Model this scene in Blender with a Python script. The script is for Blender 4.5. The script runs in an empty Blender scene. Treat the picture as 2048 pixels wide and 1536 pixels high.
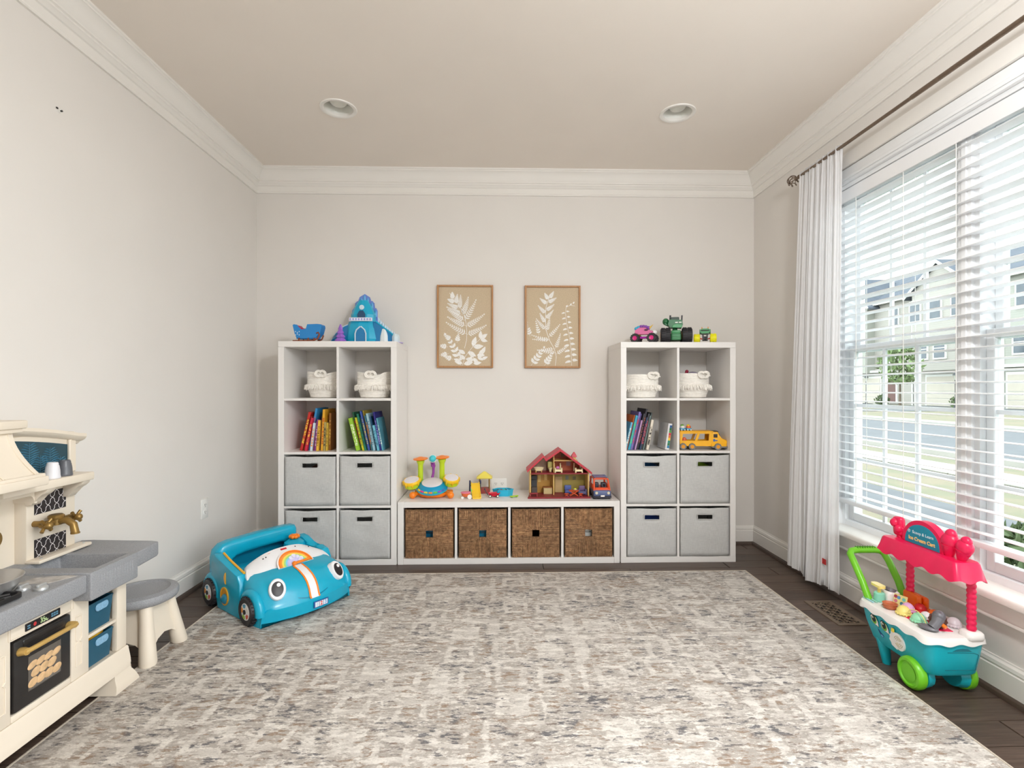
import bpy, bmesh, math, random
from mathutils import Matrix, Vector, Euler
PI = math.pi
random.seed(7)
SC = bpy.context.scene
COL = SC.collection

# ---------------------------------------------------------------- camera
# one-point view: 12 ft wide room, 9 ft ceiling; the camera stands 3.77 m from the back wall
cam_d = bpy.data.cameras.new('camera')
cam = bpy.data.objects.new('camera', cam_d); COL.objects.link(cam)
cam.location = (0, 0, 1.155)
cam.rotation_euler = (PI/2, 0, -math.atan(26/1024))
cam_d.sensor_width = 36.0; cam_d.lens = 18.0
cam_d.shift_y = 9/2048
cam_d.clip_start = 0.05; cam_d.clip_end = 300
SC.camera = cam

# ---------------------------------------------------------------- sky and exposure
world = bpy.data.worlds.new('overcast_sky'); SC.world = world
world.use_nodes = True
bg = world.node_tree.nodes['Background']
bg.inputs['Color'].default_value = (0.93, 0.97, 1.0, 1)
bg.inputs['Strength'].default_value = 4.3
SC.view_settings.view_transform = 'Standard'
SC.view_settings.look = 'None'
SC.view_settings.gamma = 1.0
SC.view_settings.use_curve_mapping = False
SC.view_settings.exposure = 0.25
try:
    SC.cycles.use_denoising = True
    SC.cycles.max_bounces = 10
    SC.cycles.diffuse_bounces = 6
    SC.cycles.transparent_max_bounces = 16
    SC.cycles.sample_clamp_indirect = 8.0
    SC.cycles.caustics_reflective = False
    SC.cycles.caustics_refractive = False
except Exception:
    pass

# ---------------------------------------------------------------- materials
def lin(c):
    c = c/255.0
    return c/12.92 if c <= 0.04045 else ((c+0.055)/1.055)**2.4
def RGB(r, g, b): return (lin(r), lin(g), lin(b), 1)
MATS = {}
def M(name, rgb, rough=0.5, metal=0.0, noise=None, bump=None, coat=0.0, stretch=(1, 1, 1), trans=0.0, emit=None):
    """plain procedural material; noise=(scale, amount) varies the tone, bump=(scale, strength) the relief"""
    if name in MATS: return MATS[name]
    m = bpy.data.materials.new(name); m.use_nodes = True
    nt = m.node_tree; b = nt.nodes['Principled BSDF']
    col = RGB(*rgb)
    b.inputs['Base Color'].default_value = col
    b.inputs['Roughness'].default_value = rough
    b.inputs['Metallic'].default_value = metal
    b.inputs['Coat Weight'].default_value = coat
    if emit:
        b.inputs['Emission Color'].default_value = col; b.inputs['Emission Strength'].default_value = emit
    if noise or bump:
        tc = nt.nodes.new('ShaderNodeTexCoord'); mp = nt.nodes.new('ShaderNodeMapping')
        mp.inputs['Scale'].default_value = stretch
        nt.links.new(tc.outputs['Object'], mp.inputs['Vector'])
    if noise:
        n = nt.nodes.new('ShaderNodeTexNoise'); n.inputs['Scale'].default_value = noise[0]; n.inputs['Detail'].default_value = 4
        nt.links.new(mp.outputs[0], n.inputs['Vector'])
        r = nt.nodes.new('ShaderNodeValToRGB')
        a = noise[1]
        r.color_ramp.elements[0].position = 0.3; r.color_ramp.elements[1].position = 0.7
        r.color_ramp.elements[0].color = tuple(max(0, c*(1-a)) for c in col[:3])+(1,)
        r.color_ramp.elements[1].color = tuple(min(1, c*(1+a)) for c in col[:3])+(1,)
        nt.links.new(n.outputs['Fac'], r.inputs[0]); nt.links.new(r.outputs[0], b.inputs['Base Color'])
    if bump:
        n2 = nt.nodes.new('ShaderNodeTexNoise'); n2.inputs['Scale'].default_value = bump[0]; n2.inputs['Detail'].default_value = 3
        nt.links.new(mp.outputs[0], n2.inputs['Vector'])
        bp = nt.nodes.new('ShaderNodeBump'); bp.inputs['Strength'].default_value = bump[1]; bp.inputs['Distance'].default_value = 0.003
        nt.links.new(n2.outputs['Fac'], bp.inputs['Height']); nt.links.new(bp.outputs[0], b.inputs['Normal'])
    m.diffuse_color = col
    MATS[name] = m
    return m
def plastic(rgb, rough=0.28):
    return M('plastic_%d_%d_%d_%d' % (rgb[0], rgb[1], rgb[2], int(rough*100)), rgb, rough, noise=(14, 0.035))
def paper(rgb):
    return M('paper_%d_%d_%d' % rgb, rgb, 0.45, noise=(30, 0.08))
def nodes_of(name):
    m = bpy.data.materials.new(name); m.use_nodes = True
    MATS[name] = m
    nt = m.node_tree
    return m, nt, nt.nodes['Principled BSDF']
def N(nt, t, **kw):
    n = nt.nodes.new(t)
    for k, v in kw.items():
        if k in n.inputs: n.inputs[k].default_value = v
        else: setattr(n, k, v)
    return n
def ramp(nt, src, stops):
    r = nt.nodes.new('ShaderNodeValToRGB'); cr = r.color_ramp
    while len(cr.elements) < len(stops): cr.elements.new(0.5)
    for e, (p, c) in zip(cr.elements, stops):
        e.position = p; e.color = c if len(c) == 4 else tuple(c)+(1,)
    nt.links.new(src, r.inputs[0]); return r.outputs[0]
def mixc(nt, fac, a, b):
    n = nt.nodes.new('ShaderNodeMix'); n.data_type = 'RGBA'
    if isinstance(fac, float): n.inputs[0].default_value = fac
    else: nt.links.new(fac, n.inputs[0])
    for s, v in ((6, a), (7, b)):
        if isinstance(v, tuple): n.inputs[s].default_value = v
        else: nt.links.new(v, n.inputs[s])
    return n.outputs[2]
def math_n(nt, op, a, b=0.0):
    n = nt.nodes.new('ShaderNodeMath'); n.operation = op
    for i, v in enumerate((a, b)):
        if isinstance(v, (int, float)): n.inputs[i].default_value = v
        else: nt.links.new(v, n.inputs[i])
    return n.outputs[0]
def obj_coord(nt, scale=(1, 1, 1), rot=(0, 0, 0), loc=(0, 0, 0), which='Object'):
    tc = nt.nodes.new('ShaderNodeTexCoord'); mp = nt.nodes.new('ShaderNodeMapping')
    mp.inputs['Scale'].default_value = scale; mp.inputs['Rotation'].default_value = rot; mp.inputs['Location'].default_value = loc
    nt.links.new(tc.outputs[which], mp.inputs['Vector']); return mp.outputs[0]
def noise_n(nt, vec, scale, detail=3, rough=0.5):
    n = N(nt, 'ShaderNodeTexNoise', Scale=scale, Detail=detail, Roughness=rough)
    nt.links.new(vec, n.inputs['Vector']); return n.outputs['Fac']

WALL = M('wall_paint_greige', (224, 220, 215), 0.85, noise=(3, 0.012), bump=(220, 0.03))
CEIL = M('ceiling_paint_tan', (234, 226, 217), 0.9, noise=(3, 0.012), bump=(200, 0.03))
TRIMW = M('trim_white_satin', (233, 230, 225), 0.4, noise=(4, 0.01))
WHITEV = M('window_vinyl_white', (236, 238, 240), 0.35, noise=(4, 0.01))
SHELFW = M('shelf_white_laminate', (232, 229, 226), 0.42, noise=(5, 0.012))

def wood_floor():
    m, nt, b = nodes_of('floor_dark_oak')
    oi = nt.nodes.new('ShaderNodeObjectInfo')
    tc = nt.nodes.new('ShaderNodeTexCoord')
    add = N(nt, 'ShaderNodeVectorMath', operation='MULTIPLY_ADD')
    nt.links.new(oi.outputs['Random'], add.inputs[0]); add.inputs[1].default_value = (37, 19, 5)
    nt.links.new(tc.outputs['Object'], add.inputs[2])
    mp = nt.nodes.new('ShaderNodeMapping'); mp.inputs['Scale'].default_value = (2.2, 34, 1)
    nt.links.new(add.outputs[0], mp.inputs['Vector'])
    g = noise_n(nt, mp.outputs[0], 2.6, 6, 0.62)
    c1 = ramp(nt, g, [(0.25, RGB(66, 53, 46)), (0.55, RGB(92, 77, 68)), (0.8, RGB(118, 101, 89))])
    tone = ramp(nt, oi.outputs['Random'], [(0.0, (0.72, 0.7, 0.68)), (1.0, (1.12, 1.1, 1.08))])
    mx = N(nt, 'ShaderNodeMix', data_type='RGBA', blend_type='MULTIPLY'); mx.inputs[0].default_value = 1
    nt.links.new(c1, mx.inputs[6]); nt.links.new(tone, mx.inputs[7])
    nt.links.new(mx.outputs[2], b.inputs['Base Color'])
    b.inputs['Roughness'].default_value = 0.42
    bp = N(nt, 'ShaderNodeBump', Strength=0.25, Distance=0.002)
    nt.links.new(g, bp.inputs['Height']); nt.links.new(bp.outputs[0], b.inputs['Normal'])
    return m
FLOORM = wood_floor()
DARKWOOD = M('shoe_dark_wood', (74, 60, 52), 0.45, noise=(12, 0.15), stretch=(1, 1, 6))

def glass_mat():
    m, nt, b = nodes_of('window_glass')
    out = nt.nodes['Material Output']; nt.nodes.remove(b)
    t = N(nt, 'ShaderNodeBsdfTransparent'); t.inputs[0].default_value = (0.93, 0.97, 0.96, 1)
    g = N(nt, 'ShaderNodeBsdfGlossy', Roughness=0.02)
    lw = N(nt, 'ShaderNodeLayerWeight', Blend=0.12)
    ms = nt.nodes.new('ShaderNodeMixShader')
    nt.links.new(math_n(nt, 'MULTIPLY', lw.outputs['Fresnel'], 0.5), ms.inputs[0])
    nt.links.new(t.outputs[0], ms.inputs[1]); nt.links.new(g.outputs[0], ms.inputs[2])
    nt.links.new(ms.outputs[0], out.inputs[0]); return m
GLASS = glass_mat()
def cloth_translucent(name, rgb, amt=0.45, scale=(60, 60, 4)):
    m, nt, b = nodes_of(name)
    out = nt.nodes['Material Output']
    n = noise_n(nt, obj_coord(nt, scale), 6, 4)
    col = ramp(nt, n, [(0.3, tuple(x*0.93 for x in RGB(*rgb)[:3])), (0.7, RGB(*rgb))])
    nt.links.new(col, b.inputs['Base Color']); b.inputs['Roughness'].default_value = 0.9
    t = N(nt, 'ShaderNodeBsdfTranslucent'); nt.links.new(col, t.inputs[0])
    ms = nt.nodes.new('ShaderNodeMixShader'); ms.inputs[0].default_value = amt
    nt.links.new(b.outputs[0], ms.inputs[1]); nt.links.new(t.outputs[0], ms.inputs[2])
    nt.links.new(ms.outputs[0], out.inputs[0])
    bp = N(nt, 'ShaderNodeBump', Strength=0.3, Distance=0.002)
    nt.links.new(n, bp.inputs['Height']); nt.links.new(bp.outputs[0], b.inputs['Normal'])
    return m

# ---------------------------------------------------------------- mesh helpers
def T(x=0, y=0, z=0): return Matrix.Translation((x, y, z))
def R(a, ax): return Matrix.Rotation(a, 4, ax)
def S(x, y, z): return Matrix.Diagonal((x, y, z, 1))
def frame_z(p0, p1):
    """matrix taking z axis onto p0->p1"""
    p0, p1 = Vector(p0), Vector(p1)
    q = (p1-p0).to_track_quat('Z', 'Y')
    return Matrix.Translation(p0) @ q.to_matrix().to_4x4(), (p1-p0).length
class G:
    def __init__(s): s.bm = bmesh.new()
    def box(s, c, d, bev=0.0, seg=2, m=None):
        mat = T(*c) @ S(*d)
        r = bmesh.ops.create_cube(s.bm, size=1, matrix=mat)
        vs = r['verts']
        if bev > 0:
            es = list({e for v in vs for e in v.link_edges})
            r2 = bmesh.ops.bevel(s.bm, geom=es, offset=bev, segments=seg, profile=0.5, affect='EDGES')
            vs = list({v for v in r2['verts']} | {v for v in vs if v.is_valid})
        if m is not None: bmesh.ops.transform(s.bm, matrix=m, verts=vs)
        return s
    def b2(s, lo, hi, bev=0.0, seg=2, m=None):
        return s.box([(a+b)/2 for a, b in zip(lo, hi)], [abs(b-a) for a, b in zip(lo, hi)], bev, seg, m)
    def rings(s, rings, close=True, cap0=True, cap1=True):
        bv = [[s.bm.verts.new(p) for p in ring] for ring in rings]
        n = len(bv[0])
        for a, b in zip(bv[:-1], bv[1:]):
            for i in range(n if close else n-1):
                j = (i+1) % n
                try: s.bm.faces.new((a[i], a[j], b[j], b[i]))
                except ValueError: pass
        if cap0 and close: s.bm.faces.new(bv[0][::-1])
        if cap1 and close: s.bm.faces.new(bv[-1])
        return s
    def cyl(s, p0, p1, r0, r1=None, n=16, bev=0.0):
        r1 = r0 if r1 is None else r1
        m, L = frame_z(p0, p1)
        pr = [(r0, 0), (r1, L)]
        if bev > 0: pr = [(r0-bev, 0), (r0-bev*.3, bev*.3), (r0, bev), (r1, L-bev), (r1-bev*.3, L-bev*.3), (r1-bev, L)]
        return s.lathe(pr, n, m)
    def lathe(s, prof, n=24, m=None, sx=1.0, sy=1.0):
        m = m or Matrix()
        rg = [[m @ Vector((r*sx*math.cos(2*PI*i/n), r*sy*math.sin(2*PI*i/n), z)) for i in range(n)] for r, z in prof]
        return s.rings(rg)
    def tube(s, pts, r, n=8, cap=True, flat=1.0):
        pts = [Vector(p) for p in pts]
        k = len(pts); rg = []
        up = None
        for i, p in enumerate(pts):
            d = (pts[min(i+1, k-1)]-pts[max(i-1, 0)]).normalized()
            if up is None:
                up = Vector((0, 0, 1)) if abs(d.z) < 0.9 else Vector((0, 1, 0))
            a = d.cross(up).normalized(); b = a.cross(d).normalized(); up = b
            rr = r[i] if isinstance(r, (list, tuple)) else r
            rg.append([p + a*math.cos(2*PI*j/n)*rr + b*math.sin(2*PI*j/n)*rr*flat for j in range(n)])
        return s.rings(rg, True, cap, cap)
    def loop(s, pts, r, n=8):
        """closed tube"""
        pts = [Vector(p) for p in pts]; k = len(pts); rg = []
        cen = sum(pts, Vector())/k
        nrm = Vector()
        for i in range(k): nrm += (pts[i]-cen).cross(pts[(i+1) % k]-cen)
        nrm.normalize()
        for i, p in enumerate(pts):
            d = (pts[(i+1) % k]-pts[i-1]).normalized()
            a = d.cross(nrm).normalized(); b = a.cross(d).normalized()
            rg.append([p + a*math.cos(2*PI*j/n)*r + b*math.sin(2*PI*j/n)*r for j in range(n)])
        rg.append(rg[0])
        s.rings(rg, True, False, False)
        bmesh.ops.remove_doubles(s.bm, verts=s.bm.verts[-2*n:] if False else list(s.bm.verts), dist=1e-6)
        return s
    def ball(s, c, r, u=16, v=10, m=None):
        r = (r, r, r) if isinstance(r, (int, float)) else r
        mm = T(*c) @ (m or Matrix()) @ S(*r)
        bmesh.ops.create_uvsphere(s.bm, u_segments=u, v_segments=v, radius=1, matrix=mm); return s
    def prism(s, pts, h, m=None, bev=0.0, seg=2):
        """2D outline in local xy, extruded along local z from 0 to h"""
        m = m or Matrix()
        a = [s.bm.verts.new(m @ Vector((x, y, 0))) for x, y in pts]
        b = [s.bm.verts.new(m @ Vector((x, y, h))) for x, y in pts]
        n = len(pts)
        f = [s.bm.faces.new(a[::-1]), s.bm.faces.new(b)]
        for i in range(n): f.append(s.bm.faces.new((a[i], a[(i+1) % n], b[(i+1) % n], b[i])))
        if bev > 0:
            es = list(f[0].edges)+list(f[1].edges)
            bmesh.ops.bevel(s.bm, geom=es, offset=bev, segments=seg, profile=0.5, affect='EDGES')
        return s
    def frame(s, outer, inner, h, m=None):
        """extruded ring between two outlines with the same point count"""
        m = m or Matrix(); n = len(outer)
        v = lambda pts, z: [s.bm.verts.new(m @ Vector((x, y, z))) for x, y in pts]
        oa, ob, ia, ib = v(outer, 0), v(outer, h), v(inner, 0), v(inner, h)
        for i in range(n):
            j = (i+1) % n
            for q in ((oa[i], oa[j], ob[j], ob[i]), (ia[j], ia[i], ib[i], ib[j]), (ob[i], ob[j], ib[j], ib[i]), (oa[j], oa[i], ia[i], ia[j])):
                s.bm.faces.new(q)
        return s
    def poly(s, pts, m=None):
        m = m or Matrix()
        s.bm.faces.new([s.bm.verts.new(m @ Vector(p if len(p) == 3 else (p[0], p[1], 0))) for p in pts]); return s
    def xf(s, m):
        bmesh.ops.transform(s.bm, matrix=m, verts=list(s.bm.verts)); return s
    def mesh(s, name, smooth=True, ang=38):
        bmesh.ops.recalc_face_normals(s.bm, faces=list(s.bm.faces))
        me = bpy.data.meshes.new(name); s.bm.to_mesh(me); s.bm.free()
        if smooth and len(me.polygons):
            me.polygons.foreach_set('use_smooth', [True]*len(me.polygons))
            me.set_sharp_from_angle(angle=math.radians(ang))
        return me
    def obj(s, name, mat, parent=None, smooth=True, ang=38):
        return link(name, s.mesh(name, smooth, ang), mat, parent)
def link(name, me, mat, parent=None, m=None):
    o = bpy.data.objects.new(name, me); COL.objects.link(o)
    if mat is not None and not me.materials: me.materials.append(mat)
    if parent is not None: o.parent = parent
    if m is not None: o.matrix_local = m
    return o
def tag(o, label, cat, group=None):
    o['label'] = label; o['category'] = cat
    if group: o['group'] = group
    return o
def thing(name, label, cat, loc=(0, 0, 0), rz=0.0, group=None):
    o = bpy.data.objects.new(name, None); COL.objects.link(o)
    o.empty_display_size = 0.05
    o.location = loc; o.rotation_euler = (0, 0, rz)
    return tag(o, label, cat, group)
def struct(o):
    o['kind'] = 'structure'; return o
def dup(root, loc, rz, label=None):
    r = root.copy(); COL.objects.link(r); r.location = loc; r.rotation_euler = (0, 0, rz)
    if label: r['label'] = label
    for ch in list(root.children):
        c = ch.copy(); COL.objects.link(c); c.parent = r
        for g in list(ch.children):
            d = g.copy(); COL.objects.link(d); d.parent = c
    return r
def text_mesh(body, size, depth=0.0006, align='CENTER', bold=0.0):
    cu = bpy.data.curves.new('text', 'FONT'); cu.body = body; cu.size = size; cu.extrude = depth
    cu.align_x = align; cu.align_y = 'CENTER'; cu.offset = bold; cu.resolution_u = 3
    o = bpy.data.objects.new('text', cu); COL.objects.link(o)
    dg = bpy.context.evaluated_depsgraph_get()
    me = bpy.data.meshes.new_from_object(o.evaluated_get(dg))
    bpy.data.objects.remove(o); me.materials.clear()
    return me
def circ(r, n=24, cx=0, cy=0, ry=None, a0=0.0):
    ry = r if ry is None else ry
    return [(cx+r*math.cos(a0+2*PI*i/n), cy+ry*math.sin(a0+2*PI*i/n)) for i in range(n)]
def rrect(w, h, r, n=4, cx=0, cy=0):
    p = []
    for qx, qy, a in ((1, 1, 0), (-1, 1, PI/2), (-1, -1, PI), (1, -1, 1.5*PI)):
        for i in range(n+1):
            t = a + i/n*PI/2
            p.append((cx+qx*(w/2-r)+r*math.cos(t), cy+qy*(h/2-r)+r*math.sin(t)))
    return p
def smoothstep(a, b, x):
    t = max(0, min(1, (x-a)/(b-a))); return t*t*(3-2*t)
def lerp(a, b, t): return a+(b-a)*t
# plane frames: local xy -> vertical planes
FX = Matrix(((0, 0, 1, 0), (1, 0, 0, 0), (0, 1, 0, 0), (0, 0, 0, 1)))       # local x->world y, y->z, extrude along +x
FY = Matrix(((1, 0, 0, 0), (0, 0, -1, 0), (0, 1, 0, 0), (0, 0, 0, 1)))      # local x->world x, y->z, extrude along -y

# ================================================================ the room
XL, XR, YB, YF, HC = -1.764, 1.90, 3.77, -2.2, 2.74
WT = 0.14
# floor: slab and planks laid crosswise
fl = struct(G().b2((XL-WT, YF-WT, -0.12), (XR+WT, YB+WT, -0.012)).obj('floor', DARKWOOD))
pl_cache = {}
def plank(x0, x1, y0, y1):
    key = (round(x1-x0, 2), round(y1-y0, 3))
    if key not in pl_cache:
        w, d = key[0]-0.003, key[1]-0.003
        pl_cache[key] = G().box((0, 0, -0.006), (w, d, 0.012), 0.0012, 1).mesh('plank')
    o = link('plank', pl_cache[key], FLOORM, fl); o.location = ((x0+x1)/2, (y0+y1)/2, 0)
y = YB
row = 0
rnd = random.Random(3)
while y > 1.3:
    y0 = y-0.127
    x = XL - rnd.choice((0.0, 0.35, 0.7, 1.0))
    while x < XR:
        L = rnd.choice((0.9, 1.2, 1.5))
        plank(max(x, XL), min(x+L, XR), y0, y); x += L
    y = y0; row += 1
struct(G().b2((XL, YF, -0.012), (XR, y, 0.0)).obj('floor_hall', FLOORM))

# walls
struct(G().b2((XL-WT, YF-WT, 0), (XL, YB+WT, HC+0.1)).obj('wall_left', WALL))
struct(G().b2((XL, YB, 0), (XR, YB+WT, HC+0.1)).obj('wall_back', WALL))
WY0, WY1, WZ0, WZ1 = 1.30, 2.88, 0.375, 2.27       # window by the curtain
VY0, VY1, VZ0, VZ1 = -1.7, 0.95, 0.12, 2.58          # unseen open gap added behind the camera to let in more daylight
g = G()
for a, b in ((YF-WT, VY0), (VY1, WY0), (WY1, YB+WT)): g.b2((XR, a, 0), (XR+WT, b, HC+0.1))
for a, b, c, d in ((WY0, WY1, WZ0, WZ1), (VY0, VY1, VZ0, VZ1)):
    g.b2((XR, a, 0), (XR+WT, b, c)); g.b2((XR, a, d), (XR+WT, b, HC+0.1))
struct(g.obj('wall_right', WALL, smooth=False))
struct(G().b2((XL, YF-WT, 0), (XR, YF, HC+0.1)).obj('wall_front', WALL, smooth=False))
# made-up pendant lamp, added unseen behind the camera to brighten the room
lamp_c = thing('added_fill_lamp', 'white pendant lamp added for fill light, hanging from the ceiling', 'ceiling light', (0.90, 0.35, HC))
G().lathe([(0.06, 0.0), (0.065, -0.006), (0.055, -0.022), (0.01, -0.03)], 30).obj('canopy', TRIMW, lamp_c)
G().cyl((0, 0, -0.025), (0, 0, -0.36), 0.006, n=10).obj('stem', TRIMW, lamp_c)
G().lathe([(0.045, -0.40), (0.05, -0.395), (0.05, -0.355), (0.02, -0.345)], 24).obj('socket_cap', TRIMW, lamp_c)
ld = bpy.data.lights.new('added_fill_light', 'POINT'); ld.shadow_soft_size = 0.14; ld.energy = 100; ld.color = (0.965, 0.985, 1.0)
lo = bpy.data.objects.new('added_fill_light', ld); COL.objects.link(lo); lo.parent = lamp_c; lo.location = (0, 0, -0.52)
# ceiling with two round holes for the recessed lights
LIGHTS = [(-0.908, 2.922), (1.027, 2.921)]
def plate_hole(g, cx, cy, half, r, z, n=32):
    out = []; inn = []
    for i in range(n):
        a = 2*PI*i/n; c, s_ = math.cos(a), math.sin(a); k = half/max(abs(c), abs(s_))
        out.append((cx+c*k, cy+s_*k)); inn.append((cx+r*c, cy+r*s_))
    g.frame(out, inn, 0.1, T(0, 0, z))
g = G()
hs = 0.15
ys = [YF-WT, LIGHTS[0][1]-hs, LIGHTS[0][1]+hs, YB+WT]
g.b2((XL-WT, ys[0], HC), (XR+WT, ys[1], HC+0.1)); g.b2((XL-WT, ys[2], HC), (XR+WT, ys[3], HC+0.1))
xs = [XL-WT, LIGHTS[0][0]-hs, LIGHTS[0][0]+hs, LIGHTS[1][0]-hs, LIGHTS[1][0]+hs, XR+WT]
for i in (0, 2, 4): g.b2((xs[i], ys[1], HC), (xs[i+1], ys[2], HC+0.1))
for lx, ly in LIGHTS: plate_hole(g, lx, LIGHTS[0][1], hs, 0.083, HC)
struct(g.obj('ceiling', CEIL, smooth=False))

# mouldings: profile points are (distance from wall, height)
def moulding(name, prof, wall, z0, mat, sub=False):
    g = G()
    if wall == 'left': rg = [[(XL+d, YF, z0+h) for d, h in prof], [(XL+d, YB-d, z0+h) for d, h in prof]]
    elif wall == 'right': rg = [[(XR-d, YF, z0+h) for d, h in prof], [(XR-d, YB-d, z0+h) for d, h in prof]]
    else: rg = [[(XL+d, YB-d, z0+h) for d, h in prof], [(XR-d, YB-d, z0+h) for d, h in prof]]
    g.rings(rg)
    return struct(g.obj(name, mat, ang=25))
crown = [(0, -.168), (.011, -.168), (.014, -.163), (.013, -.157), (.009, -.153), (.009, -.117), (.016, -.114), (.019, -.110), (.026, -.102), (.032, -.098),
         (.032, -.090), (.040, -.086), (.040, -.080), (.046, -.072), (.054, -.052), (.066, -.034), (.080, -.022), (.087, -.020), (.087, -.014), (.094, -.010), (.094, 0.0), (0, 0)]
base = [(0, 0), (.015, 0), (.015, .098), (.012, .101), (.012, .106), (.014, .109), (.012, .122), (.006, .130), (.005, .136), (0, .136)]
shoe = [(.015, 0), (.033, 0), (.032, .008), (.028, .015), (.021, .019), (.015, .020)]
for i, w in enumerate(('left', 'back', 'right')):
    moulding('trim_%d' % (i+1), crown, w, HC, TRIMW)
    moulding('baseboard_%s' % w, base, w, 0, TRIMW)
    moulding('trim_%d' % (i+4), shoe, w, 0, DARKWOOD)

# ---------------------------------------------------------------- window_1: twin double-hung unit with grilles
win = struct(bpy.data.objects.new('window_1', None)); COL.objects.link(win)
win.location = (XR, 0, 0)          # parts below are relative to the wall face
def wpart(name, g, mat=WHITEV, parent=None): return g.obj(name, mat, parent or win, ang=30)
IX = -0.022                        # casing stands proud into the room
for nm, lo, hi in (('casing', (IX, WY1, WZ0-0.02), (0.0, WY1+0.075, WZ1+0.075)), ('casing', (IX, WY0-0.075, WZ0-0.02), (0.0, WY0, WZ1+0.075)),
                   ('casing', (IX, WY0, WZ1), (0.0, WY1, WZ1+0.075))):
    wpart(nm, G().b2(lo, hi, 0.003, 2))
wpart('casing_cap', G().b2((IX-0.012, WY0-0.10, WZ1+0.078), (0.0, WY1+0.10, WZ1+0.150), 0.004, 2), TRIMW)
wpart('casing_bead', G().b2((IX-0.006, WY0-0.01, WZ1+0.012), (IX, WY1+0.01, WZ1+0.03), 0.003, 2))
for lo, hi in (((0, WY1-0.02, WZ0), (0.1, WY1, WZ1)), ((0, WY0, WZ0), (0.1, WY0+0.02, WZ1)), ((0, WY0+0.02, WZ1-0.02), (0.1, WY1-0.02, WZ1))):
    wpart('jamb', G().b2(lo, hi))
wpart('window_stool', G().b2((-0.062, WY0-0.11, WZ0-0.016), (0.10, WY1+0.11, WZ0+0.016), 0.009, 3), TRIMW)
wpart('apron', G().b2((-0.020, WY0-0.08, WZ0-0.095), (0.0, WY1+0.08, WZ0-0.017), 0.004, 2), TRIMW)
wpart('apron_bead', G().b2((-0.027, WY0-0.08, WZ0-0.095), (-0.020, WY1+0.08, WZ0-0.082), 0.003, 2), TRIMW)
MY0, MY1 = 2.05, 2.112              # mullion between the two units
wpart('mullion', G().b2((0.035, MY0, WZ0+0.016), (0.15, MY1, WZ1-0.02), 0.003, 2))
wpart('mullion_groove', G().b2((0.030, (MY0+MY1)/2-0.012, WZ0+0.016), (0.036, (MY0+MY1)/2+0.012, WZ1-0.02), 0.002, 1))
for ui, (a, b) in enumerate(((MY1, WY1-0.02), (WY0+0.02, MY0))):
    zb, zm, zt = WZ0+0.016, 1.375, WZ1-0.02
    fr = G()
    fr.b2((0.05, a, zb), (0.15, a+0.022, zt)); fr.b2((0.05, b-0.022, zb), (0.15, b, zt))
    fr.b2((0.052, a+0.022, zb), (0.15, b-0.022, zb+0.03)); fr.b2((0.052, a+0.022, zt-0.03), (0.15, b-0.022, zt))
    wpart('window_frame', fr)
    a2, b2_ = a+0.022, b-0.022
    for nm, xf_, z0, z1 in (('lower_sash', 0.075, zb+0.03, zm+0.02), ('upper_sash', 0.112, zm-0.02, zt-0.03)):
        sw = 0.036
        sg = G()
        sg.b2((xf_, a2, z0), (xf_+0.03, a2+sw, z1), 0.003, 1); sg.b2((xf_, b2_-sw, z0), (xf_+0.03, b2_, z1), 0.003, 1)
        sg.b2((xf_, a2+sw, z0), (xf_+0.03, b2_-sw, z0+sw+0.008), 0.003, 1); sg.b2((xf_, a2+sw, z1-sw), (xf_+0.03, b2_-sw, z1), 0.003, 1)
        sash = wpart(nm, sg)
        ya, yb, za, zc = a2+sw, b2_-sw, z0+sw+0.008, z1-sw
        for k in (1, 2):
            yy = lerp(ya, yb, k/3); zz = lerp(za, zc, k/3)
            G().b2((xf_+0.009, yy-0.009, za), (xf_+0.021, yy+0.009, zc)).obj('muntin', WHITEV, sash)
            G().b2((xf_+0.0095, ya, zz-0.009), (xf_+0.0205, yb, zz+0.009)).obj('muntin', WHITEV, sash)
        for ci in range(3):
            for ri in range(3):
                G().b2((xf_+0.0135, lerp(ya, yb, ci/3), lerp(za, zc, ri/3)), (xf_+0.0165, lerp(ya, yb, (ci+1)/3), lerp(za, zc, (ri+1)/3))).obj('pane', GLASS, sash, smooth=False)

# ---------------------------------------------------------------- wooden slat blind across both units
SLATM = M('blind_slat_white', (240, 241, 243), 0.45, noise=(6, 0.01))
CORDM = M('blind_cord_white', (235, 234, 230), 0.8, noise=(40, 0.03))
blind = thing('window_blind', 'wide white slatted blind hanging inside the window frame', 'blind', (XR+0.037, (WY0+WY1)/2, 0.52))
by = (WY1-WY0)/2-0.03
bz = lambda z: z-0.52
G().b2((-0.024, -by, bz(2.195)), (0.024, by, bz(2.248))).obj('headrail', SLATM, blind)
G().b2((-0.032, -by-0.003, bz(2.178)), (-0.026, by+0.003, bz(2.248)), 0.002, 1).obj('valance', SLATM, blind)
slat = G()
rg = []
for k in range(7):
    xx = lerp(-0.027, 0.027, k/6); zz = 0.0030*(1-(xx/0.027)**2)
    rg.append((xx, zz))
ring = [(x_, z_+0.0012) for x_, z_ in rg]+[(x_, z_-0.0012) for x_, z_ in rg[::-1]]
slat.rings([[(x_, -by, z_) for x_, z_ in ring], [(x_, by, z_) for x_, z_ in ring]])
slat_me = slat.mesh('slat')
PITCH = 0.0465
ns = 35
for k in range(ns):
    o = link('slat', slat_me, SLATM, blind)
    o.location = (0, 0, bz(0.575)+k*PITCH); o.rotation_euler = (0, math.radians(4), 0)
G().b2((-0.027, -by, 0), (0.027, by, 0.024), 0.004, 2).obj('bottom_rail', SLATM, blind)
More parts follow.
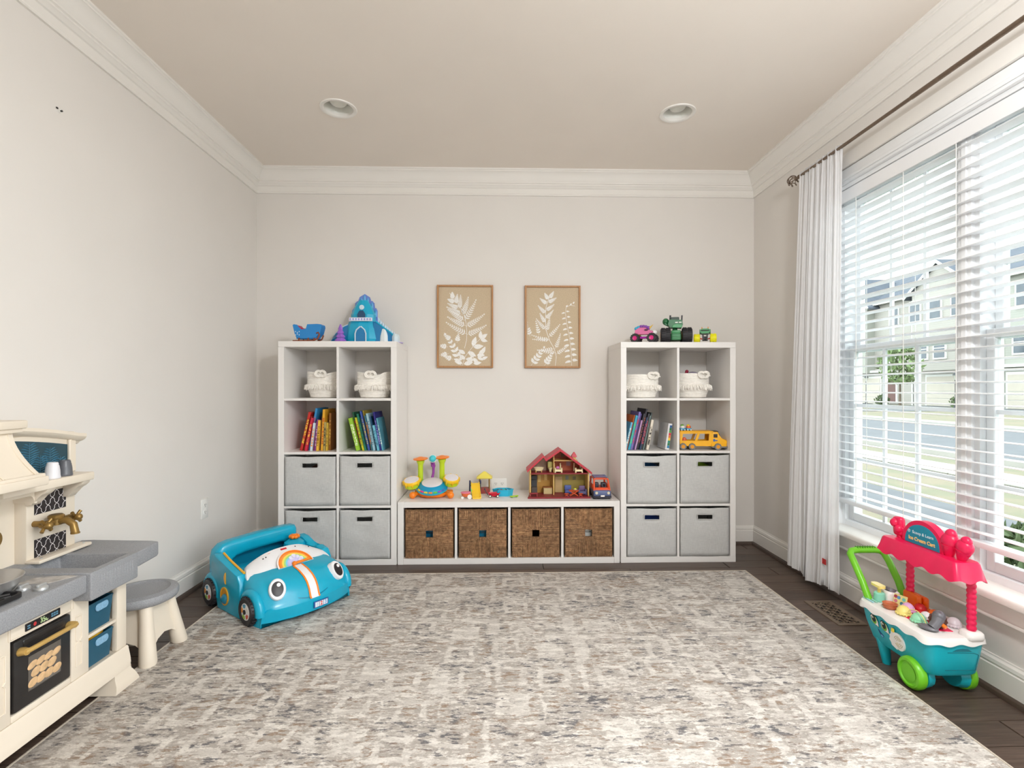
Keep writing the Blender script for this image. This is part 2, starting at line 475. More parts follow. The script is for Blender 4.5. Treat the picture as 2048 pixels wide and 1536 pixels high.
for yy in (-0.64, -0.32, 0.0, 0.28, 0.60):
    for xx in (-0.029, 0.029):
        G().b2((xx-0.0012, yy-0.0012, 0.02), (xx+0.0012, yy+0.0012, bz(2.2))).obj('ladder_cord', CORDM, blind, smooth=False)
G().tube([(-0.036, -0.58, bz(2.19)), (-0.037, -0.578, 1.0), (-0.036, -0.58, 0.16), (-0.04, -0.57, 0.05), (-0.05, -0.565, -0.06)], 0.0016, 6).obj('pull_cord', CORDM, blind)
G().lathe([(0.003, -0.10), (0.008, -0.095), (0.006, -0.075), (0.002, -0.06)], 10, T(-0.05, -0.565, 0)).obj('cord_tassel', CORDM, blind)

# ---------------------------------------------------------------- curtain and rod
ROD = M('rod_brushed_bronze', (128, 112, 98), 0.35, 0.85, noise=(60, 0.08))
RX, RZ = XR-0.09, 2.432
rod = thing('curtain_rod', 'brushed bronze curtain rod with a twisted cage finial above window', 'curtain rod', (RX, 2.2, RZ))
rod.location = (RX, 2.2, RZ)
G().cyl((0, -1.05, 0), (0, 0.0, 0), 0.0105, n=14).obj('outer_tube', ROD, rod)
G().cyl((0, -0.02, 0), (0, 0.84, 0), 0.0085, n=14).obj('inner_tube', ROD, rod)
fi = G()
fi.lathe([(0.009, 0.0), (0.012, 0.004), (0.012, 0.010), (0.008, 0.014), (0.0075, 0.03), (0.011, 0.036), (0.012, 0.041), (0.006, 0.046)], 14, T(0, 0.835, 0) @ R(-PI/2, 'X'))
fi.obj('finial_collar', ROD, rod)
fg = G()
for k in range(7):
    a0 = 2*PI*k/7
    pts = []
    for i in range(13):
        t = i/12; a = a0+t*1.9; rr = 0.030*math.sin(PI*t)**0.75+0.003
        pts.append((rr*math.cos(a), 0.878+t*0.062, rr*math.sin(a)))
    fg.tube(pts, 0.0026, 6)
fg.obj('finial_cage', ROD, rod)
G().ball((0, 0.944, 0), 0.006, 10, 8).obj('finial_tip', ROD, rod)
for yy in (0.78, -1.0):
    bgm = G().cyl((0, yy, -0.012), (0.088, yy, -0.012), 0.006, n=10)
    bgm.cyl((0.083, yy, -0.012), (0.0895, yy, -0.012), 0.024, n=18)
    bgm.obj('bracket', ROD, rod)

CURT = cloth_translucent('curtain_white_gauze', (250, 250, 251), 0.45)
cur = thing('curtain', 'sheer white gauze curtain gathered at the window end of the rod', 'curtain', (RX, 2.85, 0.03))
nu, nv = 190, 44
folds = []
rr_ = random.Random(5)
def curtain_pt(u, v):
    # u across (0 = window side), v: 0 bottom .. 1 top; local coords
    y0t, y1t, y0b, y1b = 2.660, 3.030, 2.690, 3.135
    t = 1-v
    yw = lerp(lerp(y0t, y1t, u), lerp(y0b, y1b, u), t**0.8)
    amp = lerp(0.009, 0.019, t)
    ph = u*2*PI*7
    f = math.sin(ph+0.6*math.sin(2*PI*u*2.3)+0.5*t)*0.55+math.sin(ph*2.27+1.7+t*0.8)*0.25*(1-t*0.4)+math.sin(ph*4.1+0.4)*0.22*(1-t*0.7)+math.sin(ph*6.3)*0.10+0.5*t*math.sin(u*2*PI*3+0.7)
    yw += 0.010*math.sin(ph*1.31+2+t*2)*t + 0.01*math.sin(5*v+u*7)*t
    xw = RX + amp*f - 0.012*t
    if v > 0.965: xw += 0.002*math.sin(u*2*PI*40)
    zz = lerp(0.055, RZ+0.018, v)
    if v < 0.02: zz += 0.012*math.sin(u*9)
    return (xw-RX, yw-2.85, zz-0.03)
cg = G()
vv = [[cg.bm.verts.new(curtain_pt(i/nu, j/nv)) for i in range(nu+1)] for j in range(nv+1)]
for j in range(nv):
    for i in range(nu): cg.bm.faces.new((vv[j][i], vv[j][i+1], vv[j+1][i+1], vv[j+1][i]))
co = cg.obj('curtain_panel', CURT, cur, ang=80)
sm = co.modifiers.new('cloth_thickness', 'SOLIDIFY'); sm.thickness = 0.0012
hg = G()
rowp = [[curtain_pt(i/nu, v) for i in range(nu+1)] for v in (0.0, 0.02, 0.042)]
hv = [[hg.bm.verts.new((p[0]-0.0022, p[1], p[2])) for p in r_] for r_ in rowp]
for j in range(2):
    for i in range(nu): hg.bm.faces.new((hv[j][i], hv[j][i+1], hv[j+1][i+1], hv[j+1][i]))
hg.obj('hem', CURT, cur, ang=80)
tp = curtain_pt(0.17, 0.062)
G().box((tp[0]-0.016, tp[1], tp[2]), (0.0015, 0.052, 0.030)).obj('care_label', M('label_red', (190, 38, 40), 0.6, noise=(60, 0.05)), cur)['label'] = 'red woven label'

# ---------------------------------------------------------------- recessed lights
BULBM = M('bulb_frosted', (222, 222, 214), 0.35, noise=(20, 0.02))
BAFF = M('baffle_white', (226, 226, 220), 0.4, noise=(20, 0.02))
lt = None
for i, (lx, ly) in enumerate(LIGHTS):
    lab = ('round recessed ceiling light above the shelf with a blue castle', 'round recessed ceiling light above the shelf with toy trucks')[i]
    if lt is None:
        lt = thing('recessed_light', lab, 'ceiling light', (lx, LIGHTS[0][1], HC), 0, 'recessed ceiling lights')
        G().rings([[(r*math.cos(2*PI*q/40), r*math.sin(2*PI*q/40), z) for q in range(40)] for r, z in ((0.079, 0.012), (0.080, -0.002), (0.086, -0.006), (0.100, -0.005), (0.102, 0.0))], True, False, False).obj('trim_ring', TRIMW, lt)
        bg_ = G(); pr = [(0.081, 0.0)]
        for k in range(10):
            pr += [(0.081-0.002*k-0.001, 0.008+k*0.009), (0.079-0.002*k, 0.012+k*0.009)]
        pr += [(0.058, 0.098), (0.0, 0.098)]
        rgs = [[Vector((r*math.cos(2*PI*q/36), r*math.sin(2*PI*q/36), z)) for q in range(36)] for r, z in pr[:-1]]
        bg_.rings(rgs, True, False, True); bg_.obj('baffle', BAFF, lt)
        G().lathe([(0.002, 0.016), (0.024, 0.018), (0.040, 0.025), (0.047, 0.034), (0.047, 0.045), (0.038, 0.07), (0.02, 0.097)], 28).obj('bulb', BULBM, lt)
    else: dup(lt, (lx, LIGHTS[0][1], HC), 0, lab)

# outlets
OUTW = M('outlet_white', (236, 235, 231), 0.35, noise=(20, 0.01))
DARKP = M('slot_dark', (40, 38, 36), 0.6, noise=(20, 0.05))
def outlet(loc, rz, label, w=0.07):
    o = thing('wall_outlet', label, 'outlet', loc, rz)      # plate in local xz, front towards -y
    G().box((0, -0.003, 0), (w, 0.006, 0.118), 0.0025, 2).obj('plate', OUTW, o)
    cx = [0] if w < 0.09 else [-0.023, 0.023]
    for x_ in cx:
        for z_ in (-0.021, 0.021):
            f = G().prism(rrect(0.033, 0.028, 0.010, 4, x_, z_), 0.003, FY @ T(0, 0, 0.0055)).obj('socket', OUTW, o)
            G().box((x_-0.006, -0.0088, z_+0.003), (0.0022, 0.001, 0.009)).box((x_+0.006, -0.0088, z_+0.003), (0.0022, 0.001, 0.007)).cyl((x_, -0.0084, z_-0.007), (x_, -0.0094, z_-0.007), 0.0025, n=10).obj('slots', DARKP, f)
        G().cyl((x_, -0.006, 0), (x_, -0.0072, 0), 0.003, n=10).obj('screw', OUTW, o)
    return o
outlet((XL, 3.108, 0.437), PI/2, 'white duplex wall outlet on the side wall beyond the play kitchen')
outlet((0.0, YB, 0.435), 0, 'white double wall outlet behind the small playground toys', 0.115)
ns_ = thing('wall_anchor', 'small empty screw anchor left high in the bare side wall', 'wall anchor', (XL, 2.099, 2.268))
G().cyl((0, 0, 0), (0.006, 0, 0), 0.007, n=12).obj('anchor_sleeve', OUTW, ns_)
G().cyl((0.005, 0.001, 0), (0.012, 0.002, 0.001), 0.0035, n=10).obj('screw', DARKP, ns_)
G().box((0.003, -0.012, 0.006), (0.004, 0.008, 0.006), 0.001, 1).obj('plaster_chip', DARKP, ns_)

# floor register
VENT = M('vent_bronze_grey', (128, 112, 96), 0.45, 0.4, noise=(30, 0.06))
vt = thing('floor_register', 'bronze grey floor vent with a scroll cut-out grille beside rug', 'floor vent', (1.725, 2.592, 0))
VW, VL = 0.145, 0.285
G().frame([(-VW/2, -VL/2), (VW/2, -VL/2), (VW/2, VL/2), (-VW/2, VL/2)], [(-VW/2+.022, -VL/2+.022), (VW/2-.022, -VL/2+.022), (VW/2-.022, VL/2-.022), (-VW/2+.022, VL/2-.022)], 0.0045).obj('flange', VENT, vt)
G().b2((-VW/2+.02, -VL/2+.02, 0.0004), (VW/2-.02, VL/2-.02, 0.0012)).obj('duct_shadow_plate', M('duct_shade_black', (18, 17, 16), 0.8, noise=(20, 0.05)), vt)  # black sheet put in for the shade below the grille
gg = G()
nx, ny = 4, 10
for i in range(nx):
    for j in range(ny):
        cx = -VW/2+.022+(i+.5)*(VW-.044)/nx; cy = -VL/2+.022+(j+.5)*(VL-.044)/ny
        k = 1 if (i+j) % 2 else -1
        pts = [(cx-k*0.0125, cy-0.012, .0035), (cx-k*0.006, cy-0.004, .0035), (cx+k*0.002, cy-0.004, .0035), (cx+k*0.006, cy+0.003, .0035), (cx+k*0.0125, cy+0.012, .0035)]
        gg.tube(pts, 0.0022, 4)
        if (i+j) % 2: gg.tube([(cx-0.0125, cy+.006, .0035), (cx, cy+.010, .0035), (cx+.0125, cy+.004, .0035)], 0.0022, 4)
for i in range(1, nx):
    cx = -VW/2+.022+i*(VW-.044)/nx
    gg.tube([(cx+0.004*math.sin(t*1.9), -VL/2+.022+t*(VL-.044)/14, .0035) for t in range(15)], 0.002, 4)
gg.obj('scroll_grille', VENT, vt)

# ================================================================ rug
def rug_mat():
    m, nt, b = nodes_of('rug_distressed_weave')
    v = obj_coord(nt)
    fine = noise_n(nt, obj_coord(nt, (1.0, 1.6, 1)), 150, 2)
    warp = N(nt, 'ShaderNodeVectorMath', operation='MULTIPLY_ADD')
    nz = N(nt, 'ShaderNodeTexNoise', Scale=9.0, Detail=3); nt.links.new(v, nz.inputs['Vector'])
    nt.links.new(nz.outputs['Color'], warp.inputs[0]); warp.inputs[1].default_value = (0.05, 0.04, 0); nt.links.new(v, warp.inputs[2])
    def voro(scale, metric, feature='DISTANCE_TO_EDGE', src=None):
        n = nt.nodes.new('ShaderNodeTexVoronoi'); n.feature = feature
        if feature != 'DISTANCE_TO_EDGE': n.distance = metric
        n.inputs['Scale'].default_value = scale; n.inputs['Randomness'].default_value = 0.55
        nt.links.new(src or warp.outputs[0], n.inputs['Vector']); return n
    c1 = voro(5.2, 'CHEBYCHEV', 'F1'); c2 = voro(9.0, 'MANHATTAN', 'F1'); ed = voro(5.2, '', 'DISTANCE_TO_EDGE')
    band = lambda v_, a, b_, w=0.05: ramp(nt, v_, [(max(0, a-w), (0, 0, 0)), (a, (1, 1, 1)), (b_, (1, 1, 1)), (b_+w, (0, 0, 0))])
    m1 = band(c1.outputs['Distance'], 0.0, 0.17); m2 = band(c1.outputs['Distance'], 0.34, 0.52); m3 = band(c2.outputs['Distance'], 0.18, 0.42)
    mask = math_n(nt, 'MULTIPLY', math_n(nt, 'MINIMUM', math_n(nt, 'ADD', math_n(nt, 'MAXIMUM', m1, math_n(nt, 'MULTIPLY', m2, 0.8)), math_n(nt, 'MULTIPLY', m3, 0.45)), 1.0), 1.0)
    wear = noise_n(nt, obj_coord(nt, (1, 2.6, 1), loc=(4, 2, 0)), 2.4, 4, 0.6)
    sp = noise_n(nt, obj_coord(nt, (1, 2.4, 1), loc=(1, 3, 0)), 34, 6, 0.72)
    sp2 = noise_n(nt, obj_coord(nt, (1, 3.2, 1), loc=(9, 3, 0)), 20, 6, 0.75)
    cream, greige, taupe, brown, slate = RGB(229, 224, 217), RGB(205, 199, 192), RGB(168, 160, 152), RGB(150, 128, 108), RGB(88, 88, 94)
    f2 = noise_n(nt, obj_coord(nt, (1, 3.0, 1)), 12, 5, 0.65)
    col = mixc(nt, ramp(nt, f2, [(0.42, (0, 0, 0)), (0.56, (1, 1, 1))]), cream, greige)
    lvl = math_n(nt, 'ADD', math_n(nt, 'ADD', sp, math_n(nt, 'MULTIPLY', mask, 0.13)), math_n(nt, 'MULTIPLY', wear, 0.22))
    col = mixc(nt, math_n(nt, 'MULTIPLY', ramp(nt, lvl, [(0.665, (0, 0, 0)), (0.73, (1, 1, 1))]), 0.80), col, taupe)
    lv2 = math_n(nt, 'ADD', math_n(nt, 'ADD', sp2, math_n(nt, 'MULTIPLY', mask, 0.10)), math_n(nt, 'MULTIPLY', wear, 0.20))
    hue = ramp(nt, noise_n(nt, obj_coord(nt, loc=(5, 5, 0)), 7, 2), [(0.46, (0, 0, 0)), (0.54, (1, 1, 1))])
    dark = mixc(nt, hue, brown, slate)
    c5 = mixc(nt, math_n(nt, 'MULTIPLY', ramp(nt, lv2, [(0.720, (0, 0, 0)), (0.760, (1, 1, 1))]), 0.85), col, dark)
    tone = ramp(nt, fine, [(0.3, (0.86, 0.86, 0.86)), (0.7, (1.06, 1.06, 1.06))])
    mx = N(nt, 'ShaderNodeMix', data_type='RGBA', blend_type='MULTIPLY'); mx.inputs[0].default_value = 1
    nt.links.new(c5, mx.inputs[6]); nt.links.new(tone, mx.inputs[7])
    nt.links.new(mx.outputs[2], b.inputs['Base Color'])
    b.inputs['Roughness'].default_value = 0.95
    bp = N(nt, 'ShaderNodeBump', Strength=0.5, Distance=0.004)
    nt.links.new(fine, bp.inputs['Height']); nt.links.new(bp.outputs[0], b.inputs['Normal'])
    return m
RUGM = rug_mat()
RX0, RX1, RY0, RY1, RT = -1.487, 1.552, 0.10, 3.188, 0.010
rug = thing('area_rug', 'large cream and taupe distressed patterned area rug on dark wood floor', 'rug', ((RX0+RX1)/2, (RY0+RY1)/2, 0))
hw, hd = (RX1-RX0)/2, (RY1-RY0)/2
G().b2((-hw+0.006, -hd+0.006, 0.001), (hw-0.006, hd-0.006, RT), 0.003, 2).obj('rug_pile', RUGM, rug)
bdm = M('rug_binding_beige', (205, 195, 180), 0.9, noise=(120, 0.1), bump=(300, 0.3))
G().tube([(-hw, -hd, .005), (hw, -hd, .005)], .005, 6).tube([(-hw, hd, .005), (hw, hd, .005)], .005, 6).tube([(-hw, -hd, .005), (-hw, hd, .005)], .005, 6).tube([(hw, -hd, .005), (hw, hd, .005)], .005, 6).obj('binding', bdm, rug)

# ================================================================ cube shelves
TH, IN, CW = 0.038, 0.016, 0.335
UD, FYF = 0.39, 3.370
def cube_shelf(x0, w, ncol, nrow, label):
    t = thing('cube_shelf', label, 'shelf', (x0+w/2, FYF+UD/2, 0))
    H = 2*TH+nrow*CW+(nrow-1)*IN
    hx, hy = w/2, UD/2
    tall = nrow > ncol
    if tall:
        G().b2((-hx, -hy, H-TH), (hx, hy, H), 0.0012, 1).obj('top_panel', SHELFW, t)
        G().b2((-hx, -hy, 0), (hx, hy, TH), 0.0012, 1).obj('bottom_panel', SHELFW, t)
        for sx in (-1, 1): G().b2((sx*hx-(TH if sx > 0 else 0), -hy, TH), (sx*hx+(TH if sx < 0 else 0), hy, H-TH), 0.0012, 1).obj('side_panel', SHELFW, t)
    else:
        for sx in (-1, 1): G().b2((sx*hx-(TH if sx > 0 else 0), -hy, 0), (sx*hx+(TH if sx < 0 else 0), hy, H), 0.0012, 1).obj('side_panel', SHELFW, t)
        G().b2((-hx+TH, -hy, H-TH), (hx-TH, hy, H), 0.0012, 1).obj('top_panel', SHELFW, t)
        G().b2((-hx+TH, -hy, 0), (hx-TH, hy, TH), 0.0012, 1).obj('bottom_panel', SHELFW, t)
    cw = (w-2*TH-(ncol-1)*IN)/ncol
    for c in range(1, ncol):
        xx = -hx+TH+c*cw+(c-1)*IN
        G().b2((xx, -hy+0.004, TH), (xx+IN, hy-0.004, H-TH), 0.0008, 1).obj('divider', SHELFW, t)
    for r in range(1, nrow):
        zz = TH+r*CW+(r-1)*IN
        for c in range(ncol):
            xx = -hx+TH+c*(cw+IN)
            G().b2((xx, -hy+0.004, zz), (xx+cw, hy-0.004, zz+IN), 0.0008, 1).obj('shelf_board', SHELFW, t)
    cell = lambda c, r: (x0+TH+c*(cw+IN)+cw/2, TH+r*(CW+IN), cw)      # centre x, floor z, width; row 0 = bottom
    return t, cell, H
LX0, LW = -1.438, 0.768
BX0, BW = -0.664, 1.464
RX0_, RW_ = 0.806, 0.770
uL, cellL, HT = cube_shelf(LX0, LW, 2, 4, 'tall white eight-cube shelf with a blue toy castle on top')
uR, cellR, _ = cube_shelf(RX0_, RW_, 2, 4, 'tall white eight-cube shelf with toy trucks on top')
uB, cellB, HB = cube_shelf(BX0, BW, 4, 1, 'low white four-cube bench holding seagrass baskets between tall shelves')

# ---------------------------------------------------------------- fabric bins
def felt_mat():
    m, nt, b = nodes_of('bin_grey_linen')
    w1 = noise_n(nt, obj_coord(nt, (500, 500, 30)), 1.0, 2); w2 = noise_n(nt, obj_coord(nt, (30, 500, 500)), 1.0, 2)
    s_ = math_n(nt, 'ADD', w1, w2)
    c = ramp(nt, math_n(nt, 'MULTIPLY', s_, 0.5), [(0.3, RGB(182, 182, 181)), (0.7, RGB(206, 206, 204))])
    nt.links.new(c, b.inputs['Base Color']); b.inputs['Roughness'].default_value = 0.92
    bp = N(nt, 'ShaderNodeBump', Strength=0.25, Distance=0.002); nt.links.new(s_, bp.inputs['Height']); nt.links.new(bp.outputs[0], b.inputs['Normal'])
    return m
BINM = felt_mat()
def fabric_bin(cx, z, label, seed, sag, lean=0.0):
    rr = random.Random(seed)
    w, h, d = 0.326, 0.322, 0.345
    t = thing('fabric_bin', label, 'storage bin', (cx, FYF+0.004, z), 0, 'grey fabric bins in the tall shelves')
    sx0, sx1, sz0, sz1 = -0.050, 0.050, h-0.072, h-0.043
    xs = sorted(set([lerp(-w/2, sx0, i/7) for i in range(8)]+[lerp(sx0, sx1, i/5) for i in range(6)]+[lerp(sx1, w/2, i/7) for i in range(8)]))
    zs = sorted(set([lerp(0.002, sz0, i/10) for i in range(11)]+[lerp(sz0, sz1, i/2) for i in range(3)]+[lerp(sz1, h, i/4) for i in range(5)]))
    p1, p2, p3 = rr.uniform(0, 6), rr.uniform(0, 6), rr.uniform(0.5, 1)
    g = G(); V = {}
    for i, x in enumerate(xs):
        for j, zz in enumerate(zs):
            k = smoothstep(0.1*h, h, zz); e = 1-(2*x/w)**2
            yy = -0.0015-0.004*e*math.sin(PI*zz/h)*p3 + 0.0022*math.sin(9*x/w+p1+5*zz/h)*e + 0.002*math.sin(14*zz/h+p2+4*x/w)*e + sag*0.5*k*e**2
            V[i, j] = g.bm.verts.new((x+lean*zz*0.02, yy, zz-sag*k**3*e**1.5+0.0012*math.sin(x*40+p1)*k**4))
    for i in range(len(xs)-1):
        for j in range(len(zs)-1):
            xm, zm = (xs[i]+xs[i+1])/2, (zs[j]+zs[j+1])/2
            if sx0 < xm < sx1 and sz0 < zm < sz1: continue
            g.bm.faces.new((V[i, j], V[i+1, j], V[i+1, j+1], V[i, j+1]))
    o = g.obj('front_panel', BINM, t, ang=60)
    md = o.modifiers.new('thick', 'SOLIDIFY'); md.thickness = 0.004; md.offset = -1
    sg = G()
    sg.b2((-w/2, 0.006, 0.002), (-w/2+0.004, d, h-0.004)).b2((w/2-0.004, 0.006, 0.002), (w/2, d, h-0.004)).b2((-w/2, d-0.004, 0.002), (w/2, d, h-0.004)).b2((-w/2, 0.004, 0.0), (w/2, d, 0.005))
    sg.obj('bin_body', BINM, t)
    hb = G().frame(rrect(0.107, 0.036, 0.006, 3, 0, (sz0+sz1)/2), rrect(0.099, 0.028, 0.004, 3, 0, (sz0+sz1)/2), 0.0016, FY @ T(0, 0, 0.0068))
    hb.obj('handle_edging', BINM, t)
    return t
bl = [(cellL, 0, 1, 'grey fabric bin below the red and yellow books', 0.002), (cellL, 1, 1, 'grey fabric bin below the green and blue books', 0.001),
      (cellL, 0, 0, 'grey fabric bin with sagging rim behind the blue ride-in car', 0.007), (cellL, 1, 0, 'grey fabric bin in the bottom row next to the blue car nose', 0.002),
      (cellR, 0, 1, 'creased grey fabric bin below the purple and black books', 0.006), (cellR, 1, 1, 'grey fabric bin below the yellow toy truck', 0.002),
      (cellR, 0, 0, 'grey fabric bin in the bottom row next to the seagrass baskets', 0.004), (cellR, 1, 0, 'grey fabric bin in the bottom row nearest the curtain', 0.001)]
for k, (cf, c, r, lab, sg_) in enumerate(bl):
    cx, cz, cw = cf(c, r); fabric_bin(cx, cz, lab, 20+k, sg_)
# things seen through the handle slots
def lump(name, rgb, loc, r, label, cat='toy', m=None):
    t = thing(name, label, cat, loc)
    G().ball((0, 0, r[2]), r, 16, 10).obj('shell', plastic(rgb), t)
    G().lathe([(r[0]*.99, r[2]-.004), (r[0]*1.03, r[2]-.003), (r[0]*1.03, r[2]+.003), (r[0]*.99, r[2]+.004)], 20, None, 1, r[1]/r[0]).obj('seam', plastic(tuple(int(v*.8) for v in rgb)), t)
for (cf, c, r, rgb, lab) in ((cellR, 0, 1, (40, 90, 140), 'blue ball inside the creased grey bin'), (cellR, 1, 1, (150, 190, 60), 'lime green ball inside the bin below the yellow truck'),
                             (cellR, 0, 0, (50, 80, 160), 'blue ball inside the bin next to seagrass baskets'), (cellL, 0, 1, (120, 70, 50), 'brown ball inside the bin below red books')):
    cx, cz, cw = cf(c, r); lump('toy_ball', rgb, (cx+0.02, FYF+0.16, cz+0.005), (0.12, 0.11, 0.125), lab, 'ball')

# ---------------------------------------------------------------- seagrass baskets
def grass_mat():
    m, nt, b = nodes_of('seagrass_woven')
    at_ = N(nt, 'ShaderNodeVertexColor', layer_name='tone')
    n1 = noise_n(nt, obj_coord(nt), 60, 4, 0.6); n2 = noise_n(nt, obj_coord(nt, (1, 1, 1)), 9, 2)
    c = ramp(nt, n1, [(0.3, RGB(118, 88, 62)), (0.5, RGB(160, 124, 90)), (0.72, RGB(192, 156, 116))])
    c2 = ramp(nt, n2, [(0.35, (0.82, 0.76, 0.72)), (0.65, (1.08, 1.04, 1.0))])
    mx = N(nt, 'ShaderNodeMix', data_type='RGBA', blend_type='MULTIPLY'); mx.inputs[0].default_value = 1
    nt.links.new(c, mx.inputs[6]); nt.links.new(c2, mx.inputs[7])
    mx2 = N(nt, 'ShaderNodeMix', data_type='RGBA', blend_type='MULTIPLY'); mx2.inputs[0].default_value = 1
    nt.links.new(mx.outputs[2], mx2.inputs[6]); nt.links.new(at_.outputs[0], mx2.inputs[7]); nt.links.new(mx2.outputs[2], b.inputs['Base Color'])
    b.inputs['Roughness'].default_value = 0.75
    return m
GRASS = grass_mat()
GRASSB = M('seagrass_body', (120, 90, 62), 0.8, noise=(60, 0.25))
def strand_face(seed, hole=0.024, half=0.155):
    """cords run from each edge to the diagonals, leaving a square hole; lies in xz, front towards -y"""
    rr = random.Random(seed); g = G()
    cl_ = g.bm.loops.layers.float_color.new('tone')
    n = 44
    for side in range(4):
        for k in range(n):
            p = lerp(-half, half, (k+0.5)/n)
            inner = max(abs(p), hole); outer = half+rr.uniform(-0.003, 0.002)
            if outer-inner < 0.004: continue
            seg = max(2, int((outer-inner)/0.022)+1)
            pts = []; rad = []
            for i in range(seg+1):
                q = lerp(inner, outer, i/seg); jx = rr.uniform(-0.0009, 0.0009)
                yy = -0.0028-rr.uniform(0, 0.0024)
                a, bb = p+jx, q
                x, z = ((a, bb), (bb, a), (a, -bb), (-bb, a))[side]
                pts.append((x, yy, z)); rad.append(0.0033+rr.uniform(-0.0007, 0.0010))
            nf = len(g.bm.faces)
            g.tube(pts, rad, 5)
            g.bm.faces.ensure_lookup_table()
            tv = rr.uniform(0.74, 1.14)
            for f_ in g.bm.faces[nf:]:
                for l_ in f_.loops: l_[cl_] = (tv, tv*rr.uniform(.95, 1.02), tv*0.97, 1)
    return g.mesh('woven_cords', ang=70)
cords = [strand_face(k) for k in (1, 2)]
def seagrass(cx, z, label, k):
    t = thing('seagrass_basket', label, 'basket', (cx, FYF+0.016, z), 0, 'seagrass baskets in the bench')
    hf = 0.158
    g = G()
    g.frame([(-hf, 0), (hf, 0), (hf, 2*hf), (-hf, 2*hf)], [(-0.023, hf-0.023), (0.023, hf-0.023), (0.023, hf+0.023), (-0.023, hf+0.023)], 0.010, FY @ T(0, 0, -0.010))
    g.b2((-hf, 0.010, 0), (-hf+0.01, 0.33, 2*hf)).b2((hf-0.01, 0.010, 0), (hf, 0.33, 2*hf)).b2((-hf, 0.32, 0), (hf, 0.33, 2*hf)).b2((-hf, 0.01, 0), (hf, 0.33, 0.01))
    g.obj('basket_body', GRASSB, t, smooth=False)
    o = link('woven_front', cords[k % 2], GRASS, t); o.location = (0, 0, hf); o['kind'] = 'stuff'
    if k >= 2: o.rotation_euler = (0, PI/2*k, 0)
    rim = G()
    for sx in (-1, 1): rim.tube([(sx*(hf-0.003), 0.004+i*0.04, 2*hf+0.001*(i % 2)) for i in range(9)], 0.006, 6)
    rim.tube([(lerp(-hf, hf, i/12), 0.0, 2*hf-0.002+0.002*(i % 2)) for i in range(13)], 0.0055, 6)
    rim.obj('rolled_rim', GRASSB, t)
sl = ['brown seagrass basket below the toy drum kit', 'brown seagrass basket below the yellow toy slide', 'brown seagrass basket below the blue sandbox toy', 'brown seagrass basket below the red roofed dollhouse']
for k in range(4):
    cx, cz, cw = cellB(k, 0); seagrass(cx, cz, sl[k], k)
for k, rgb, lab in ((0, (30, 110, 150), 'blue toy inside the basket below the drum kit'), (1, (40, 130, 165), 'blue toy inside the basket below the yellow slide'), (3, (225, 225, 220), 'white toy inside the basket below the dollhouse')):
    cx, cz, cw = cellB(k, 0); lump('toy_ball', rgb, (cx, FYF+0.15, cz+0.012), (0.10, 0.09, 0.14), lab, 'ball')

# ---------------------------------------------------------------- cotton rope baskets
ROPE = M('cotton_rope_cream', (244, 240, 233), 0.9, noise=(60, 0.05), bump=(260, 0.35))
def rope_basket(loc, label, rim, knot_a, rt, rb, h, seed):
    rr = random.Random(seed)
    t = thing('rope_basket', label, 'basket', loc, 0, 'white rope baskets')
    nl = 17; n = 56; rg = []
    for k in range(nl*3+1):
        v = k/(nl*3); ph = (k % 3)
        r0 = lerp(rb, rt, smoothstep(0, 0.55, v)**0.8) if v < 0.5 else lerp(lerp(rb, rt, smoothstep(0, 0.55, 0.5)**0.8), rt, (v-0.5)*2)
        r0 += (0.0, 0.0022, 0.0022)[ph]
        if v < 0.04: r0 -= 0.012*(1-v/0.04)
        ring_ = []
        for i in range(n):
            a = 2*PI*i/n
            dz = rim(a)*smoothstep(0.35, 1.0, v)
            ring_.append((r0*1.06*math.cos(a), r0*0.94*math.sin(a), h*v+dz))
        rg.append(ring_)
    inner = [[(p[0]*0.94, p[1]*0.94, p[2]-0.001) for p in r_] for r_ in reversed(rg[4::3])]
    G().rings(rg+inner, True, True, True).obj('coiled_wall', ROPE, t, ang=60)
    fr = G()
    for i in range(170):
        a = 2*PI*i/170+rr.uniform(-.02, .02); z0 = h*0.50+rr.uniform(-.004, .004)
        rw = lerp(rb, rt, 0.9)+0.003
        c, s_ = math.cos(a)*1.06, math.sin(a)*0.94
        o1, o2 = rr.uniform(.010, .017), rr.uniform(.012, .022)
        dz = rr.uniform(.020, .034)
        fr.tube([(rw*c, rw*s_, z0+0.004), ((rw+o1)*c, (rw+o1)*s_, z0-0.004), ((rw+o2)*c+rr.uniform(-.004, .004), (rw+o2)*s_, z0-dz)], [0.0030, 0.0036, 0.0018], 5)
    f = fr.obj('fringe', ROPE, t); f['kind'] = 'stuff'
    # knot: two overlapping doubled loops on the front rim
    kx, ky, kz = rt*1.06*math.cos(knot_a), rt*0.94*math.sin(knot_a)-0.010, h-0.012+rim(knot_a)
    kg = G()
    for off in (0.0, 0.0075):
        for sx in (-1, 1):
            pts = []
            for i in range(15):
                a = lerp(-2.6, 2.6, i/14)
                pts.append((kx+sx*(0.013+(0.021-off)*math.cos(a)*1.15), ky-0.005*math.sin(a*1.5*sx)-0.006, kz+0.004+(0.021-off)*math.sin(a)*1.05))
            kg.tube(pts, 0.0046, 7)
    for sx in (-1, 1):
        kg.tube([(kx+sx*0.016, ky, kz-0.004), (kx+sx*0.034, ky+0.004, kz-0.004), (kx+sx*0.05, ky+0.014, kz-0.002)], 0.0048, 7)
    kg.obj('rope_knot', ROPE, t)
    return t
dipL = lambda a: -0.010*math.exp(-((a-1.62*PI)/0.25)**2)+0.004*math.cos(2*a)+0.005
flatR = lambda a: -0.004*math.exp(-((a-1.6*PI)/0.3)**2)+0.010*max(0, math.cos(a-1.85*PI))**8
